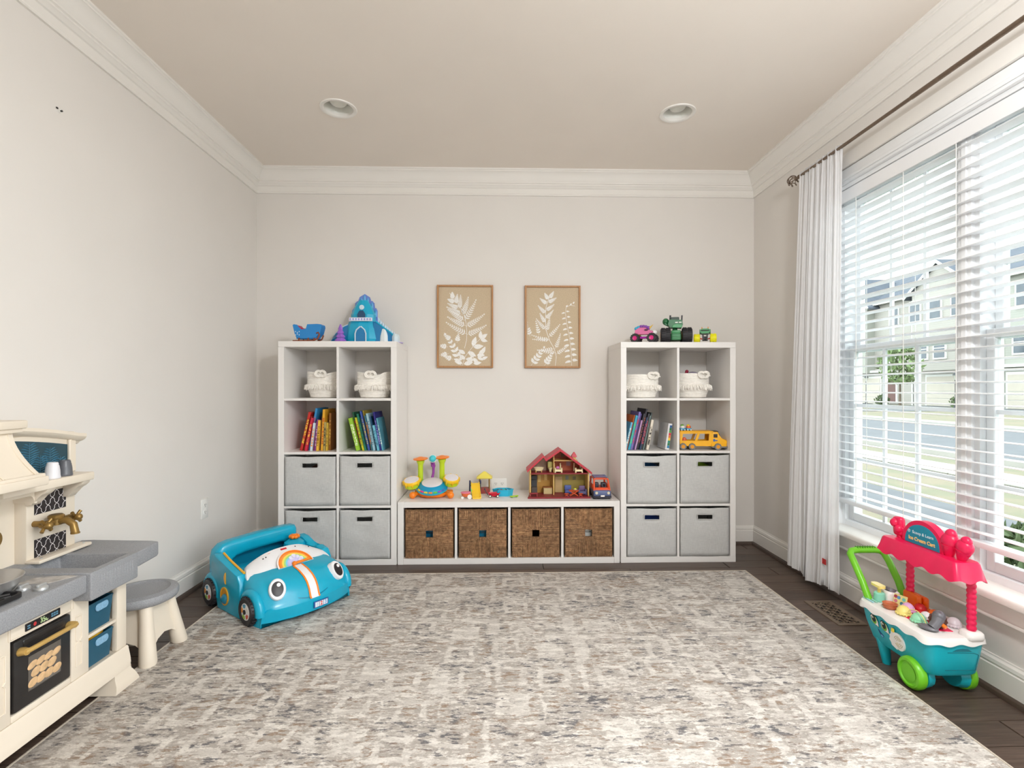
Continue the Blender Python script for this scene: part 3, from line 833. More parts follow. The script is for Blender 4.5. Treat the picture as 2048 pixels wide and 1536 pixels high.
cx, cz, cw = cellL(0, 3); rope_basket((cx+0.034, FYF+0.19, cz), 'white rope basket with fringe above the red and yellow books', dipL, 1.52*PI, 0.108, 0.088, 0.172, 1)
cx, cz, cw = cellL(1, 3); rope_basket((cx+0.026, FYF+0.16, cz), 'white rope basket with dipped rim above the green and blue books', lambda a: dipL(a)*1.6, 1.50*PI, 0.108, 0.086, 0.165, 2)
cx, cz, cw = cellR(0, 3); rope_basket((cx-0.032, FYF+0.15, cz), 'white rope basket with fringe above the purple and black books', flatR, 1.66*PI, 0.110, 0.092, 0.160, 3)
cx, cz, cw = cellR(1, 3); rope_basket((cx-0.030, FYF+0.16, cz), 'white rope basket with toys poking out above the yellow truck', flatR, 1.62*PI, 0.108, 0.090, 0.168, 4)
rbx, rbz = cx-0.030, cz
lump('toy_ball', (150, 140, 165), (rbx+0.01, FYF+0.17, rbz+0.07), (0.06, 0.055, 0.056), 'grey violet ball in the rope basket above the yellow truck', 'ball')
st_ = thing('toy_stick', 'dark red toy stick poking out of the rope basket', 'toy', (rbx-0.062, FYF+0.16, rbz+0.03))
G().tube([(0, 0, 0), (0.006, 0, 0.09), (0.026, 0, 0.150)], 0.008, 8).obj('shaft', plastic((160, 30, 60)), st_)
G().ball((0.03, 0, 0.152), 0.012, 10, 8).obj('tip', plastic((150, 25, 55)), st_)

# ---------------------------------------------------------------- books
PAGES = M('book_pages', (226, 216, 198), 0.9, noise=(200, 0.06), stretch=(1, 1, 0.2))
def spine_print(rgb, rgb2, seed):
    nm = 'spine_print_%d' % seed
    m, nt, b = nodes_of(nm)
    br = N(nt, 'ShaderNodeTexBrick'); br.inputs['Scale'].default_value = 1.0
    nt.links.new(obj_coord(nt, (0, 1, 90), (0, 0, 0), (0, 0, seed*0.1)), br.inputs['Vector'])
    n = noise_n(nt, obj_coord(nt, (60, 60, 160), loc=(seed, 0, 0)), 1.0, 2, 0.6)
    c = ramp(nt, n, [(0.47, RGB(*rgb)), (0.53, RGB(*rgb2))])
    nt.links.new(c, b.inputs['Base Color']); b.inputs['Roughness'].default_value = 0.45
    return m
bid = [0]
def book(px, z, yf, th, h, d, tilt, rgb, rgb2, label, group):
    """px is the lowest corner (right one when leaning right)"""
    t = thing('book', label, 'book', (px, yf, z), 0, group)
    t.rotation_euler = (0, math.radians(tilt), 0)
    x0, x1 = (-th, 0) if tilt >= 0 else (0, th)
    cm = paper(rgb); bt = 0.0016
    G().b2((x0, 0, 0), (x0+bt, d, h)).b2((x1-bt, 0, 0), (x1, d, h)).b2((x0, 0, 0), (x1, bt, h), 0.0006, 1).obj('cover', cm, t)
    G().b2((x0+bt, bt, 0.003), (x1-bt, d-0.003, h-0.003)).obj('pages', PAGES, t)
    bid[0] += 1
    if th > 0.009:
        G().b2((x0+th*0.18, -0.0004, h*0.16), (x1-th*0.18, 0.0002, h*0.80)).obj('spine_title', spine_print(rgb, rgb2, bid[0]), t, smooth=False)
    return t
def row(cell, x_start, specs, group, where, rr):
    cx, cz, cw = cell; x = cx-cw/2+x_start
    for th, h, tilt, rgb, rgb2, nm, yo in specs:
        ct = math.cos(math.radians(abs(tilt)))
        step = th/ct
        yf = FYF+yo
        d = min(0.215, h*0.85)
        px = x+step if tilt >= 0 else x
        book(px, cz+0.0005, yf, th, h, d, tilt, rgb, rgb2, nm+' '+where, group)
        x += step+0.0012
rr = random.Random(2)
row(cellL(0, 2), 0.072, [
    (.018, .262, 13, (196, 42, 34), (240, 215, 70), 'thick red book with yellow lettering', .075), (.007, .215, 12.5, (110, 120, 55), (60, 60, 30), 'thin olive book', .085),
    (.008, .232, 12, (176, 44, 40), (90, 30, 30), 'thin dark red book', .07), (.017, .222, 11, (206, 34, 66), (250, 190, 60), 'bright crimson book', .06),
    (.015, .285, 9.5, (48, 140, 200), (220, 60, 40), 'tall sky blue book', .08), (.016, .186, 7, (212, 226, 236), (240, 150, 40), 'short white book with an orange blot', .06),
    (.009, .196, 6, (120, 52, 96), (200, 180, 190), 'thin plum book', .07), (.012, .208, 5, (146, 66, 142), (230, 200, 220), 'violet book', .065),
    (.017, .204, 4, (236, 184, 62), (120, 80, 30), 'golden yellow book with brown lettering', .06), (.008, .23, 3.5, (92, 58, 40), (60, 40, 30), 'thin brown book', .075),
    (.017, .275, 3, (232, 172, 44), (200, 90, 30), 'tall amber book', .07), (.014, .19, 2, (178, 160, 96), (60, 55, 40), 'khaki book', .065), (.011, .185, 1.5, (226, 190, 70), (150, 110, 40), 'pale gold book', .07),
    (.014, .25, 1, (150, 96, 40), (220, 180, 90), 'tan brown book', .09)],
    'leaning books above the grey bins', 'among the red and yellow books', rr)
row(cellL(1, 2), 0.098, [
    (.026, .222, -14, (150, 196, 52), (245, 250, 225), 'thick lime green book with white lettering', .055), (.010, .262, -13.5, (30, 92, 62), (200, 40, 40), 'tall dark green book with red edge', .075),
    (.012, .226, -13, (206, 200, 40), (90, 120, 40), 'yellow green book', .06), (.013, .25, -13, (32, 128, 106), (20, 70, 70), 'sea green book', .07),
    (.009, .23, -12.5, (26, 70, 84), (60, 140, 170), 'dark teal book', .075), (.011, .268, -12.5, (62, 90, 176), (210, 200, 70), 'tall royal blue book', .065),
    (.008, .272, -12, (170, 146, 46), (60, 60, 30), 'thin mustard book', .08), (.010, .238, -12, (44, 116, 140), (220, 120, 60), 'petrol blue book', .065),
    (.015, .252, -11.5, (158, 196, 210), (90, 130, 150), 'pale blue grey book', .06), (.010, .23, -11.5, (30, 84, 120), (120, 180, 200), 'deep blue book', .075),
    (.014, .172, -11, (112, 192, 214), (40, 90, 130), 'short aqua book', .055), (.012, .26, -11, (44, 38, 132), (160, 160, 220), 'indigo book', .07), (.011, .22, -10.5, (96, 168, 190), (220, 230, 230), 'light teal book', .065)],
    'leaning books above the grey bins', 'among the green and blue books', rr)
row(cellR(0, 2), 0.002, [
    (.013, .19, 13, (96, 178, 214), (240, 240, 220), 'short pale blue book', .06), (.006, .24, 13, (236, 120, 50), (250, 220, 90), 'thin orange book', .07),
    (.017, .236, 13, (52, 160, 190), (90, 200, 110), 'turquoise and green book', .06), (.013, .262, 13, (128, 112, 182), (200, 60, 70), 'tall lavender book with a red patch', .065),
    (.009, .25, 13, (82, 62, 132), (180, 150, 200), 'dark purple book', .07), (.009, .205, 13, (200, 160, 206), (120, 80, 140), 'pink lilac book', .055),
    (.010, .25, 13, (58, 56, 66), (150, 90, 100), 'charcoal book', .07), (.011, .282, 13, (44, 40, 52), (190, 110, 90), 'tall black book', .075),
    (.010, .225, 12.5, (34, 58, 92), (200, 70, 80), 'navy book with red specks', .06), (.012, .25, 12, (52, 54, 60), (210, 90, 110), 'black book with pink specks', .07),
    (.008, .235, 12, (120, 140, 138), (60, 70, 70), 'thin grey green book', .065), (.009, .255, 11.5, (60, 70, 72), (150, 150, 150), 'slate book', .075),
    (.018, .205, 10, (222, 212, 196), (50, 46, 42), 'cream book with black lettering', .055), (.008, .2, 8, (40, 38, 36), (90, 90, 90), 'thin black book', .08)],
    'leaning books above the creased bin', 'among the purple and black books', rr)
# board book in front with rainbow blocks on the spine
cx, cz, cw = cellR(0, 2)
bb = book(cx+0.132, cz+0.0005, FYF+0.055, 0.028, 0.178, 0.17, 8, (226, 226, 228), (226, 226, 228), 'white board book with rainbow blocks on its spine', 'leaning books above the creased bin')
for i, rgb in enumerate(((30, 120, 170), (40, 120, 70), (30, 140, 120), (235, 200, 60), (225, 120, 40), (200, 40, 50), (70, 150, 60), (30, 100, 60), (30, 90, 150))):
    G().b2((-0.016, -0.0012, 0.012+i*0.0172), (-0.001, -0.0003, 0.0285+i*0.0172)).obj('colour_block', paper(rgb), bb, smooth=False)

# ---------------------------------------------------------------- framed botanical prints
FRW = M('frame_honey_pine', (176, 128, 82), 0.5, noise=(10, 0.16), stretch=(8, 8, 1))
LINEN = M('canvas_linen_tan', (199, 180, 152), 0.9, noise=(160, 0.08), bump=(400, 0.3))
LEAFW = M('print_white_ink', (238, 236, 232), 0.85, noise=(90, 0.06))
def leaf2d(g, x, y, a, L, w, z=0.0):
    n = 5
    ca, sa = math.cos(a), math.sin(a)
    left = []; right = []
    for i in range(n+1):
        t = i/n; ww = w*math.sin(PI*t**0.8)
        left.append((x+ca*L*t-sa*ww, y+sa*L*t+ca*ww)); right.append((x+ca*L*t+sa*ww, y+sa*L*t-ca*ww))
    pts = left+right[::-1][1:-1]
    g.poly([(p[0], -z, p[1]) for p in pts])
def stem2d(g, pts, w, z=0.0):
    for (x0, y0), (x1, y1) in zip(pts[:-1], pts[1:]):
        dx, dy = x1-x0, y1-y0; L = math.hypot(dx, dy) or 1; nx, ny = -dy/L*w, dx/L*w
        g.poly([(x0+nx, -z, y0+ny), (x0-nx, -z, y0-ny), (x1-nx, -z, y1-ny), (x1+nx, -z, y1+ny)])
HW, HH = 0.185, 0.285
zc = [0.0]
def frond(g, x, y, a, L, w, n, leafw=0.3, curve=0.0, rr=random, minl=0.25):
    pts = []; aa = a; px, py = x, y
    for i in range(n+1):
        pts.append((px, py)); aa = a+curve*i/n; px += math.cos(aa)*L/n; py += math.sin(aa)*L/n
    stem2d(g, pts, 0.0011)
    for i in range(1, n+1):
        t = i/n; ll = w*(1-t*0.75)*(0.75+0.25*math.sin(t*3))+0.004
        ang = a+curve*t
        for s_ in (-1, 1):
            qx, qy = pts[i]
            if abs(qx) < HW-0.006 and abs(qy) < HH-0.006:
                leaf2d(g, qx, qy, ang+s_*(0.95-0.3*t), min(ll, 0.06), ll*leafw)
    leaf2d(g, pts[-1][0], pts[-1][1], a+curve, w*0.4, w*0.1)
    return pts
def clip_print(g):
    for e, (co, no) in enumerate((((-HW, 0, 0), (-1, 0, 0)), ((HW, 0, 0), (1, 0, 0)), ((0, 0, -HH), (0, 0, -1)), ((0, 0, HH), (0, 0, 1)))):
        bmesh.ops.bisect_plane(g.bm, geom=list(g.bm.verts)+list(g.bm.edges)+list(g.bm.faces), plane_co=co, plane_no=no, clear_outer=True)
def picture(cx, cz, label, kind):
    t = thing('framed_print', label, 'picture', (cx, YB-0.001, cz), 0, 'botanical prints on the back wall')
    w, h, fw, fd = 0.205, 0.302, 0.012, 0.026
    for lo, hi in (((-w, -fd, -h), (-w+fw, 0, h)), ((w-fw, -fd, -h), (w, 0, h)), ((-w+fw, -fd, h-fw), (w-fw, 0, h)), ((-w+fw, -fd, -h), (w-fw, 0, -h+fw))):
        G().b2(lo, hi, 0.001, 1).obj('frame_bar', FRW, t)
    G().b2((-w+fw, -0.012, -h+fw), (w-fw, -0.002, h-fw)).obj('canvas', LINEN, t)
    g = G(); rr = random.Random(kind+4)
    if kind == 0:
        main = [(-0.005, -0.16), (0.010, -0.10), (0.012, -0.03), (0.006, 0.03), (-0.01, 0.09), (-0.045, 0.155), (-0.09, 0.215), (-0.115, 0.245)]
        stem2d(g, main, 0.0016)
        sub = [(0.012, -0.06, 0.34, 0.150), (0.012, -0.055, PI-0.42, 0.165), (0.006, 0.0, 0.48, 0.155), (0.004, 0.005, PI-0.36, 0.140), (-0.004, 0.045, 0.95, 0.165), (-0.006, 0.045, PI-0.48, 0.135), (-0.022, 0.085, 1.12, 0.130),
               (-0.028, 0.09, PI-0.36, 0.110), (-0.044, 0.13, 1.35, 0.095), (-0.048, 0.135, PI-0.30, 0.080), (-0.065, 0.165, 1.55, 0.065), (-0.075, 0.18, PI-0.25, 0.05), (-0.09, 0.20, 1.75, 0.045)]
        for x, y, a, L in sub: frond(g, x, y, a, L, 0.034 if L > 0.1 else 0.026, 10, 0.15, 0.25 if a < 1.5 else -0.2, rr)
        frond(g, -0.03, -0.285, PI*0.60, 0.25, 0.055, 7, 0.26, 0.35, rr)
        for x, y, a in ((-0.10, -0.10, PI*.8), (-0.125, -0.15, PI*.95), (-0.12, -0.20, PI*1.05), (-0.06, -0.12, PI*.45), (-0.09, -0.24, PI*.9)):
            frond(g, x, y, a, 0.06, 0.03, 4, 0.3, 0, rr)
        stem2d(g, [(-0.02, -0.285), (0.0, -0.22), (0.03, -0.18), (0.07, -0.13), (0.11, -0.09)], 0.0013)
        for x, y, a, L in ((0.06, -0.15, 0.1, .075), (0.055, -0.145, 1.25, .075), (0.11, -0.09, 1.5, .06), (0.11, -0.09, .6, .065), (0.112, -0.095, -.25, .055), (0.02, -0.185, -.5, .07), (0.03, -0.18, -1.0, .06), (0.0, -0.20, 2.6, .06), (0.0, -0.24, 2.5, .06), (0.005, -0.24, .0, .06), (0.06, -0.23, -.9, .06), (0.085, -0.21, .0, .06), (0.10, -0.21, .8, .07), (0.12, -0.2, 1.1, .06), (0.06, -0.25, 2.9, .06), (0.09, -0.22, -.6, .05), (0.12, -0.24, .4, .05), (-0.01, -0.275, .2, .07), (-0.02, -0.27, 2.9, .06), (0.06, -0.27, .1, .06), (0.03, -.26, 1.2, .05)):
            leaf2d(g, x, y, a, L, L*0.24)
    else:
        main = [(0.02, -0.285), (0.027, -0.22), (0.012, -0.16), (-0.022, -0.10), (-0.05, -0.02), (-0.052, 0.06), (-0.05, 0.14), (-0.035, 0.19), (-0.01, 0.245)]
        stem2d(g, main, 0.0017)
        sub = [(0.027, -0.2, .55, .11), (0.025, -0.19, PI-.05, .13), (0.02, -0.16, 1.15, .11), (0.012, -0.16, PI+.18, .12), (-0.02, -0.10, PI-.2, .135), (-0.022, -0.09, PI+.1, .12), (-0.03, -0.075, .75, .12), (-0.045, -0.03, 1.25, .10), (-0.05, -0.02, PI-.75, .10), (-0.052, 0.03, 2.2, .075), (-0.052, 0.06, .75, .08), (-0.05, 0.10, 2.45, .075),
               (-0.05, 0.12, .55, .07), (-0.04, 0.17, 2.6, .06), (-0.035, 0.18, .4, .065), (-0.03, 0.2, 2.2, .05), (-0.025, 0.21, .9, .055)]
        for x, y, a, L in sub: frond(g, x, y, a, L, 0.022, 8, 0.19, 0.2 if a < 1.5 else -.2, rr)
        frond(g, -0.16, -0.285, .9, .16, 0.045, 6, .28, .1, rr); frond(g, -0.06, -0.285, 1.0, .1, 0.04, 5, .28, 0, rr)
        frond(g, -0.165, -0.07, 1.9, .10, 0.03, 6, .26, -.3, rr); frond(g, -0.1, -0.06, 1.75, .1, 0.022, 6, .26, .1, rr)
        st = [(0.14, -0.285), (0.138, -0.18), (0.125, -0.08), (0.105, 0.02), (0.095, 0.10), (0.10, 0.145), (0.13, 0.16), (0.165, 0.155)]
        stem2d(g, st, 0.0013)
        for i in range(10):
            tt = i/9; y = -0.26+tt*0.36; x = lerp(0.14, 0.096, tt**1.1)
            for s_ in (-1, 1):
                r_ = lerp(0.021, 0.012, tt)
                cxx, czz = x+s_*(r_+0.006), y+(0.012 if s_ > 0 else 0)
                g.poly([(cxx+r_*math.cos(q*PI/6+s_*0.4)*1.0, 0, czz+r_*0.72*math.sin(q*PI/6)) for q in range(0, 8)])
        for x, y in ((0.10, 0.145), (0.13, 0.158), (0.15, 0.17)): leaf2d(g, x, y, 1.0, .02, .006)
    clip_print(g)
    # spread polygons over hair-thin steps so overlapping leaves do not z-fight
    for i, f in enumerate(g.bm.faces):
        dy = -0.0128-(i % 40)*0.00002
        for v_ in f.verts: v_.co.y = dy
    o = g.obj('botanical_print', LEAFW, t, smooth=False)
    return t
picture(-0.2475, 1.609, 'framed white fern print with broad leaves at its base', 0)
picture(0.394, 1.608, 'framed white sprig print with a round-leaved stem', 1)

# ================================================================ outside: street and townhouses across it
GZ = -0.30
def grass_ground(name, a, b, c):
    m, nt, bs = nodes_of(name)
    n = noise_n(nt, obj_coord(nt), 1.3, 5, 0.7); n2 = noise_n(nt, obj_coord(nt), 30, 3)
    col = mixc(nt, ramp(nt, n, [(0.42, (0, 0, 0)), (0.58, (1, 1, 1))]), RGB(*a), RGB(*b))
    col = mixc(nt, math_n(nt, 'MULTIPLY', n2, 0.5), col, RGB(*c))
    nt.links.new(col, bs.inputs['Base Color']); bs.inputs['Roughness'].default_value = 1.0
    return m
DRY = grass_ground('lawn_dry', (112, 103, 84), (92, 96, 74), (126, 117, 100))
ASPH = M('asphalt_grey', (84, 86, 90), 0.9, noise=(2.5, 0.12), bump=(80, 0.3))
CONC = M('concrete_pale', (156, 153, 147), 0.9, noise=(3, 0.06))
lawn = struct(G().b2((2.1, -30, GZ-0.1), (70, 80, GZ)).obj('lawn', DRY))
struct(G().b2((9.8, -30, GZ), (17.2, 80, GZ+0.02)).obj('road', ASPH))
for x0, x1 in ((7.6, 8.5), (18.2, 19.4)):
    sw = bpy.data.objects.new('sidewalk', None); COL.objects.link(sw); struct(sw); sw.location = (0, 0, GZ)
    slab = None
    for k in range(60):
        y0 = -20+k*1.5
        if y0+1.5 < (4 if x0 < 10 else 14) or y0 > (20 if x0 < 10 else 42): 
            continue
        if slab is None: slab = G().b2((x0, 0, 0), (x1, 1.485, 0.035), 0.01, 1).mesh('slab')
        o = link('slab', slab, CONC, sw); o.location = (0, y0, 0)
struct(G().b2((17.2, -30, GZ), (17.45, 80, GZ+0.12)).obj('kerb', CONC))
struct(G().b2((9.55, -30, GZ), (9.8, 80, GZ+0.10)).obj('kerb', CONC))
struct(G().b2((4.6, -30, GZ), (5.6, 80, GZ+0.02)).obj('walkway', ASPH))
def siding(name, rgb):
    m, nt, b = nodes_of(name)
    w = N(nt, 'ShaderNodeTexWave', wave_type='BANDS', bands_direction='Z', wave_profile='SAW'); w.inputs['Scale'].default_value = 1.9; w.inputs['Distortion'].default_value = 0
    nt.links.new(obj_coord(nt), w.inputs['Vector'])
    c = RGB(*rgb)
    col = ramp(nt, w.outputs['Fac'], [(0.0, tuple(x*0.78 for x in c[:3])), (0.18, c[:3]), (1.0, c[:3])])
    nt.links.new(col, b.inputs['Base Color']); b.inputs['Roughness'].default_value = 0.7
    return m
SID = [siding('siding_cream', (160, 156, 148)), siding('siding_beige', (152, 148, 141)), siding('siding_sage', (148, 148, 140))]
ROOFM = M('roof_shingle_grey', (74, 80, 90), 0.9, noise=(1.5, 0.15), bump=(20, 0.5))
TRO = M('house_trim_white', (206, 206, 202), 0.6, noise=(3, 0.02))
PANE = M('house_window_pane', (74, 82, 90), 0.12, noise=(2, 0.15))
GAR = M('garage_door_cream', (176, 168, 156), 0.6, noise=(3, 0.03))
DOORM = M('house_door_brown', (92, 60, 54), 0.5, noise=(4, 0.08))
HX = 36.0
def townhouse(y0, y1, label, sid, gar, door, gables):
    t = thing('townhouse', label, 'house', (HX, (y0+y1)/2, GZ), 0, 'townhouses across the street')
    w = (y1-y0)/2; H = 9.6
    wl = G().b2((0, -w, 0), (10, w, H)).obj('walls', SID[sid], t, smooth=False)
    g = G()
    rg = [[(-0.5, yy, H-0.1), (5.0, yy, H+3.2), (10.5, yy, H-0.1), (5.0, yy, H+2.9)] for yy in (-w-0.2, w+0.2)]
    g.rings([[(-0.5, yy, H-0.15), (5, yy, H+3.2), (10.5, yy, H-0.15)] for yy in (-w-0.1, w+0.1)])
    g.obj('main_roof', ROOFM, t, smooth=False)
    G().b2((-0.55, -w-0.1, H-0.3), (-0.3, w+0.1, H-0.1)).obj('fascia', TRO, t)
    for (gc, gw, gh, gz) in gables:
        gm = G().prism([(gc-gw, 0), (gc+gw, 0), (gc, gh)], 4.2, Matrix(((0, 0, 1, -0.9), (1, 0, 0, 0), (0, 1, 0, gz), (0, 0, 0, 1))))
        gm.b2((-0.9, gc-gw+0.3, 2.9), (0.0, gc+gw-0.3, gz))
        gb = gm.obj('gable_bay', SID[(sid+1) % 3], t, smooth=False)
        rf = G()
        for s_ in (-1, 1):
            rf.rings([[(-1.15, gc+s_*(gw+0.35), gz-0.28), (-1.15, gc, gz+gh+0.08), (-1.15, gc, gz+gh+0.28), (-1.15, gc+s_*(gw+0.35), gz-0.08)],
                      [(3.5, gc+s_*(gw+0.35), gz-0.28), (3.5, gc, gz+gh+0.08), (3.5, gc, gz+gh+0.28), (3.5, gc+s_*(gw+0.35), gz-0.08)]])
        rf.obj('gable_roof', ROOFM, gb, smooth=False)
        rk = G()
        for s_ in (-1, 1): rk.tube([(-1.18, gc+s_*(gw+0.33), gz-0.2), (-1.18, gc, gz+gh+0.12)], 0.12, 4)
        rk.obj('rake_board', TRO, gb, smooth=False)
    def wind(yc, zc_, ww=0.95, hh=1.55, xo=0.0):
        f = G().b2((xo-0.10, yc-ww/2-0.13, zc_-hh/2-0.13), (xo, yc+ww/2+0.13, zc_+hh/2+0.13)).obj('window', TRO, t, smooth=False)
        for k in (0, 1): G().b2((xo-0.13, yc-ww/2, zc_-hh/2+k*(hh/2+0.03)), (xo-0.10, yc+ww/2, zc_-hh/2+k*(hh/2+0.03)+hh/2-0.05)).obj('pane', PANE, f, smooth=False)
    for yc in gar['win3']: wind(yc, 7.9, xo=-0.9 if any(abs(yc-gc) < gw for gc, gw, gh, gz in gables) else 0.0)
    for yc in gar['win2']: wind(yc, 4.7, xo=-0.9 if any(abs(yc-gc) < gw-0.3 for gc, gw, gh, gz in gables) else 0.0)
    gy, gw_ = gar['y'], 1.5
    gd = G().b2((-0.08, gy-gw_-0.15, 0), (0.0, gy+gw_+0.15, 2.62)).obj('garage_door', TRO, t, smooth=False)
    for r in range(4): G().b2((-0.12, gy-gw_, 0.03+r*0.61), (-0.08, gy+gw_, 0.60+r*0.61), 0.01, 1).obj('panel', GAR, gd)
    G().b2((-0.5, gy-gw_-0.3, 2.95), (0.0, gy+gw_+0.3, 3.15)).obj('belt_board', TRO, t, smooth=False)
    dr = G().b2((-0.08, door-0.62, 0), (0.0, door+0.62, 2.4)).obj('front_door', TRO, t, smooth=False)
    G().b2((-0.11, door-0.45, 0.1), (-0.08, door+0.45, 2.15)).obj('door_leaf', DOORM, dr, smooth=False)
    G().b2((-1.1, door-1.0, 0), (0, door+1.0, 0.14)).obj('stoop', CONC, t, smooth=False)
    for yy in (-w+0.05, w-0.05): G().b2((-0.08, yy-0.07, 0), (0.0, yy+0.07, H-0.3)).obj('corner_board', TRO, t, smooth=False)
townhouse(43.6, 53.4, 'beige townhouse with a steep front gable behind the young street tree', 1, dict(y=0.4, win3=(3.4, 2.2, 1.0, -2.8), win2=(3.0, 0.8, -2.4)), -2.55, [(1.9, 2.55, 2.9, 9.2)])
townhouse(35.9, 43.4, 'cream sided townhouse with a wide garage and a low gable', 0, dict(y=0.95, win3=(2.6, 0.6, -1.4), win2=(1.9, 0.2, -2.2)), -2.3, [(0.35, 2.95, 2.2, 9.3)])
townhouse(27.8, 35.7, 'sage sided townhouse at the end of the row', 2, dict(y=2.0, win3=(2.4, 0.2, -2.0), win2=(2.6, 0.4, -2.0)), -2.2, [])
DRV = M('driveway_asphalt', (90, 92, 94), 0.9, noise=(2, 0.1))
for yc, lab in ((48.9, 'asphalt driveway of the beige townhouse'), (40.6, 'asphalt driveway of the cream townhouse'), (33.75, 'asphalt driveway of the sage townhouse')):
    d = struct(G().prism([(19.4, yc-1.9), (35.9, yc-1.7), (35.9, yc+1.7), (19.4, yc+1.9)], 0.02, T(0, 0, GZ)).obj('driveway', DRV))
# street tree
LEAFS = [M('leaf_spring_green', (106, 124, 80), 0.7, noise=(3, 0.15)), M('leaf_shrub_green', (82, 98, 62), 0.7, noise=(3, 0.15))]
def tree(loc, h, rad, z0, label, seed, name='street_tree', n=900, leaf=0.22, mt=0, trunk=True):
    rr = random.Random(seed)
    t = thing(name, label, 'tree' if trunk else 'shrub', loc)
    if trunk:
        g = G().tube([(0, 0, 0), (0.03, 0.02, h*0.4), (0, 0, h*0.85)], [0.09, 0.06, 0.02], 8)
        for k in range(9):
            a = k*2.4; z = lerp(z0, h*0.8, k/9)
            g.tube([(0, 0, z), (rad*0.6*math.cos(a), rad*0.6*math.sin(a), z+0.5)], [0.03, 0.01], 5)
        g.obj('trunk', M('bark_grey_brown', (96, 84, 72), 0.9, noise=(10, 0.2)), t)
    g = G()
    for k in range(n):
        zz = rr.random(); a = rr.uniform(0, 2*PI); q = rad*math.sqrt(rr.random())*(math.sin(PI*min(1, zz*0.9+0.12))**0.6)
        c = Vector((q*math.cos(a), q*math.sin(a), lerp(z0, h, zz)))
        m = T(*c) @ Euler((rr.uniform(0, 6), rr.uniform(0, 6), rr.uniform(0, 6))).to_matrix().to_4x4()
        s_ = leaf*rr.uniform(0.6, 1.2)
        g.poly([(-s_, 0, 0), (0, -s_*0.4, 0), (s_, 0, 0), (0, s_*0.4, 0.03)], m)
    f = g.obj('foliage', LEAFS[mt], t, smooth=False); f['kind'] = 'stuff'
tree((30.5, 38.2, GZ), 5.0, 1.5, 1.9, 'slim young street tree with pale green leaves', 3)
for i, (x, y, r, lab) in enumerate(((34.0, 44.6, 0.6, 'low round shrub beside the beige townhouse door'), (34.0, 36.9, 0.65, 'low round shrub beside the cream townhouse door'), (3.55, 3.35, 0.42, 'green shrub growing close under the window'))):
    tree((x, y, GZ), r*1.5 if i < 2 else 0.52, r, 0.02, lab, 8+i, 'shrub', 420 if i < 2 else 700, 0.12 if i < 2 else 0.06, 1, False)
POST = M('lamp_post_black', (46, 48, 52), 0.5, noise=(6, 0.1))
def lamp(x, y, label):
    t = thing('lamp_post', label, 'street lamp', (x, y, GZ), 0, 'lamp posts across the street')
    G().lathe([(0.11, 0), (0.11, 0.12), (0.06, 0.3), (0.045, 0.5), (0.04, 2.0), (0.06, 2.05), (0.03, 2.1)], 12).obj('pole', POST, t)
    G().lathe([(0.07, 2.08), (0.15, 2.42), (0.13, 2.44)], 6).obj('lantern_glass', M('lantern_glass', (170, 170, 160), 0.2, noise=(5, 0.05)), t)
    G().lathe([(0.19, 2.42), (0.17, 2.46), (0.05, 2.62), (0.02, 2.70)], 8).obj('lantern_cap', POST, t)
lamp(33.0, 45.2, 'black lamp post in front of the beige townhouse'); lamp(33.0, 36.2, 'black lamp post in front of the cream townhouse')

# ================================================================ play kitchen
def speckle(name, rgb, rough=0.55, amt=0.18):
    return M(name, rgb, rough, noise=(260, amt))
KC = M('kitchen_cream_plastic', (229, 218, 201), 0.42, noise=(8, 0.012))
KG = speckle('counter_grey_speckle', (146, 148, 152))
BRASS = M('antique_brass_plastic', (150, 120, 66), 0.35, 0.55, noise=(25, 0.15))
GOLD = M('oven_handle_gold', (206, 170, 100), 0.35, 0.35, noise=(20, 0.06))
BLK = M('oven_black', (38, 36, 36), 0.35, noise=(25, 0.2))
TEAL = M('bin_teal', (28, 84, 108), 0.45, noise=(10, 0.05))
# local frame: origin on the floor at the wall, x out of the wall, y along it
kz = 0.011
kit = thing('play_kitchen', 'cream toddler play kitchen with grey counter and brass tap by wall', 'play kitchen', (XL+0.02, 0, 0))
def K(x): return x-(XL+0.02)
FXK = K(-1.452); CTX = K(-1.402)
# body carcass around the oven and the niche
OY0, OY1, NY0, NY1, BYL, BYR = 1.565, 1.772, 1.852, 1.985, 1.08, 2.035
g = G()
g.b2((0.02, BYL, 0.085), (FXK-0.02, BYR-0.02, 0.13), 0.004, 1)                  # floor of carcass
g.b2((0.02, BYL, 0.13), (0.03, BYR-0.03, 0.46))                                 # back
g.b2((0.02, BYR-0.035, 0.09), (FXK-0.012, BYR-0.012, 0.46), 0.004, 1)           # far side
g.b2((0.02, BYL, 0.09), (FXK, BYL+0.03, 0.46), 0.004, 1)
g.obj('carcass', KC, kit)
def front_panel(y0, y1, z0, z1, nm='front_panel', x0=-0.022, x1=0.0, bev=0.004):
    return G().b2((FXK+x0, y0, z0), (FXK+x1, y1, z1), bev, 2).obj(nm, KC, kit)
front_panel(BYL, OY0-0.004, 0.155, 0.45); front_panel(OY0-0.004, OY1+0.004, 0.398, 0.45, 'oven_fascia')
front_panel(OY0-0.004, OY1+0.004, 0.155, 0.176, 'oven_sill'); front_panel(OY1+0.004, NY0, 0.155, 0.46, 'stile')
front_panel(NY1, BYR, 0.155, 0.46, 'stile'); front_panel(NY0, NY1, 0.405, 0.46, 'niche_rail'); front_panel(NY0, NY1, 0.140, 0.155, 'niche_sill')
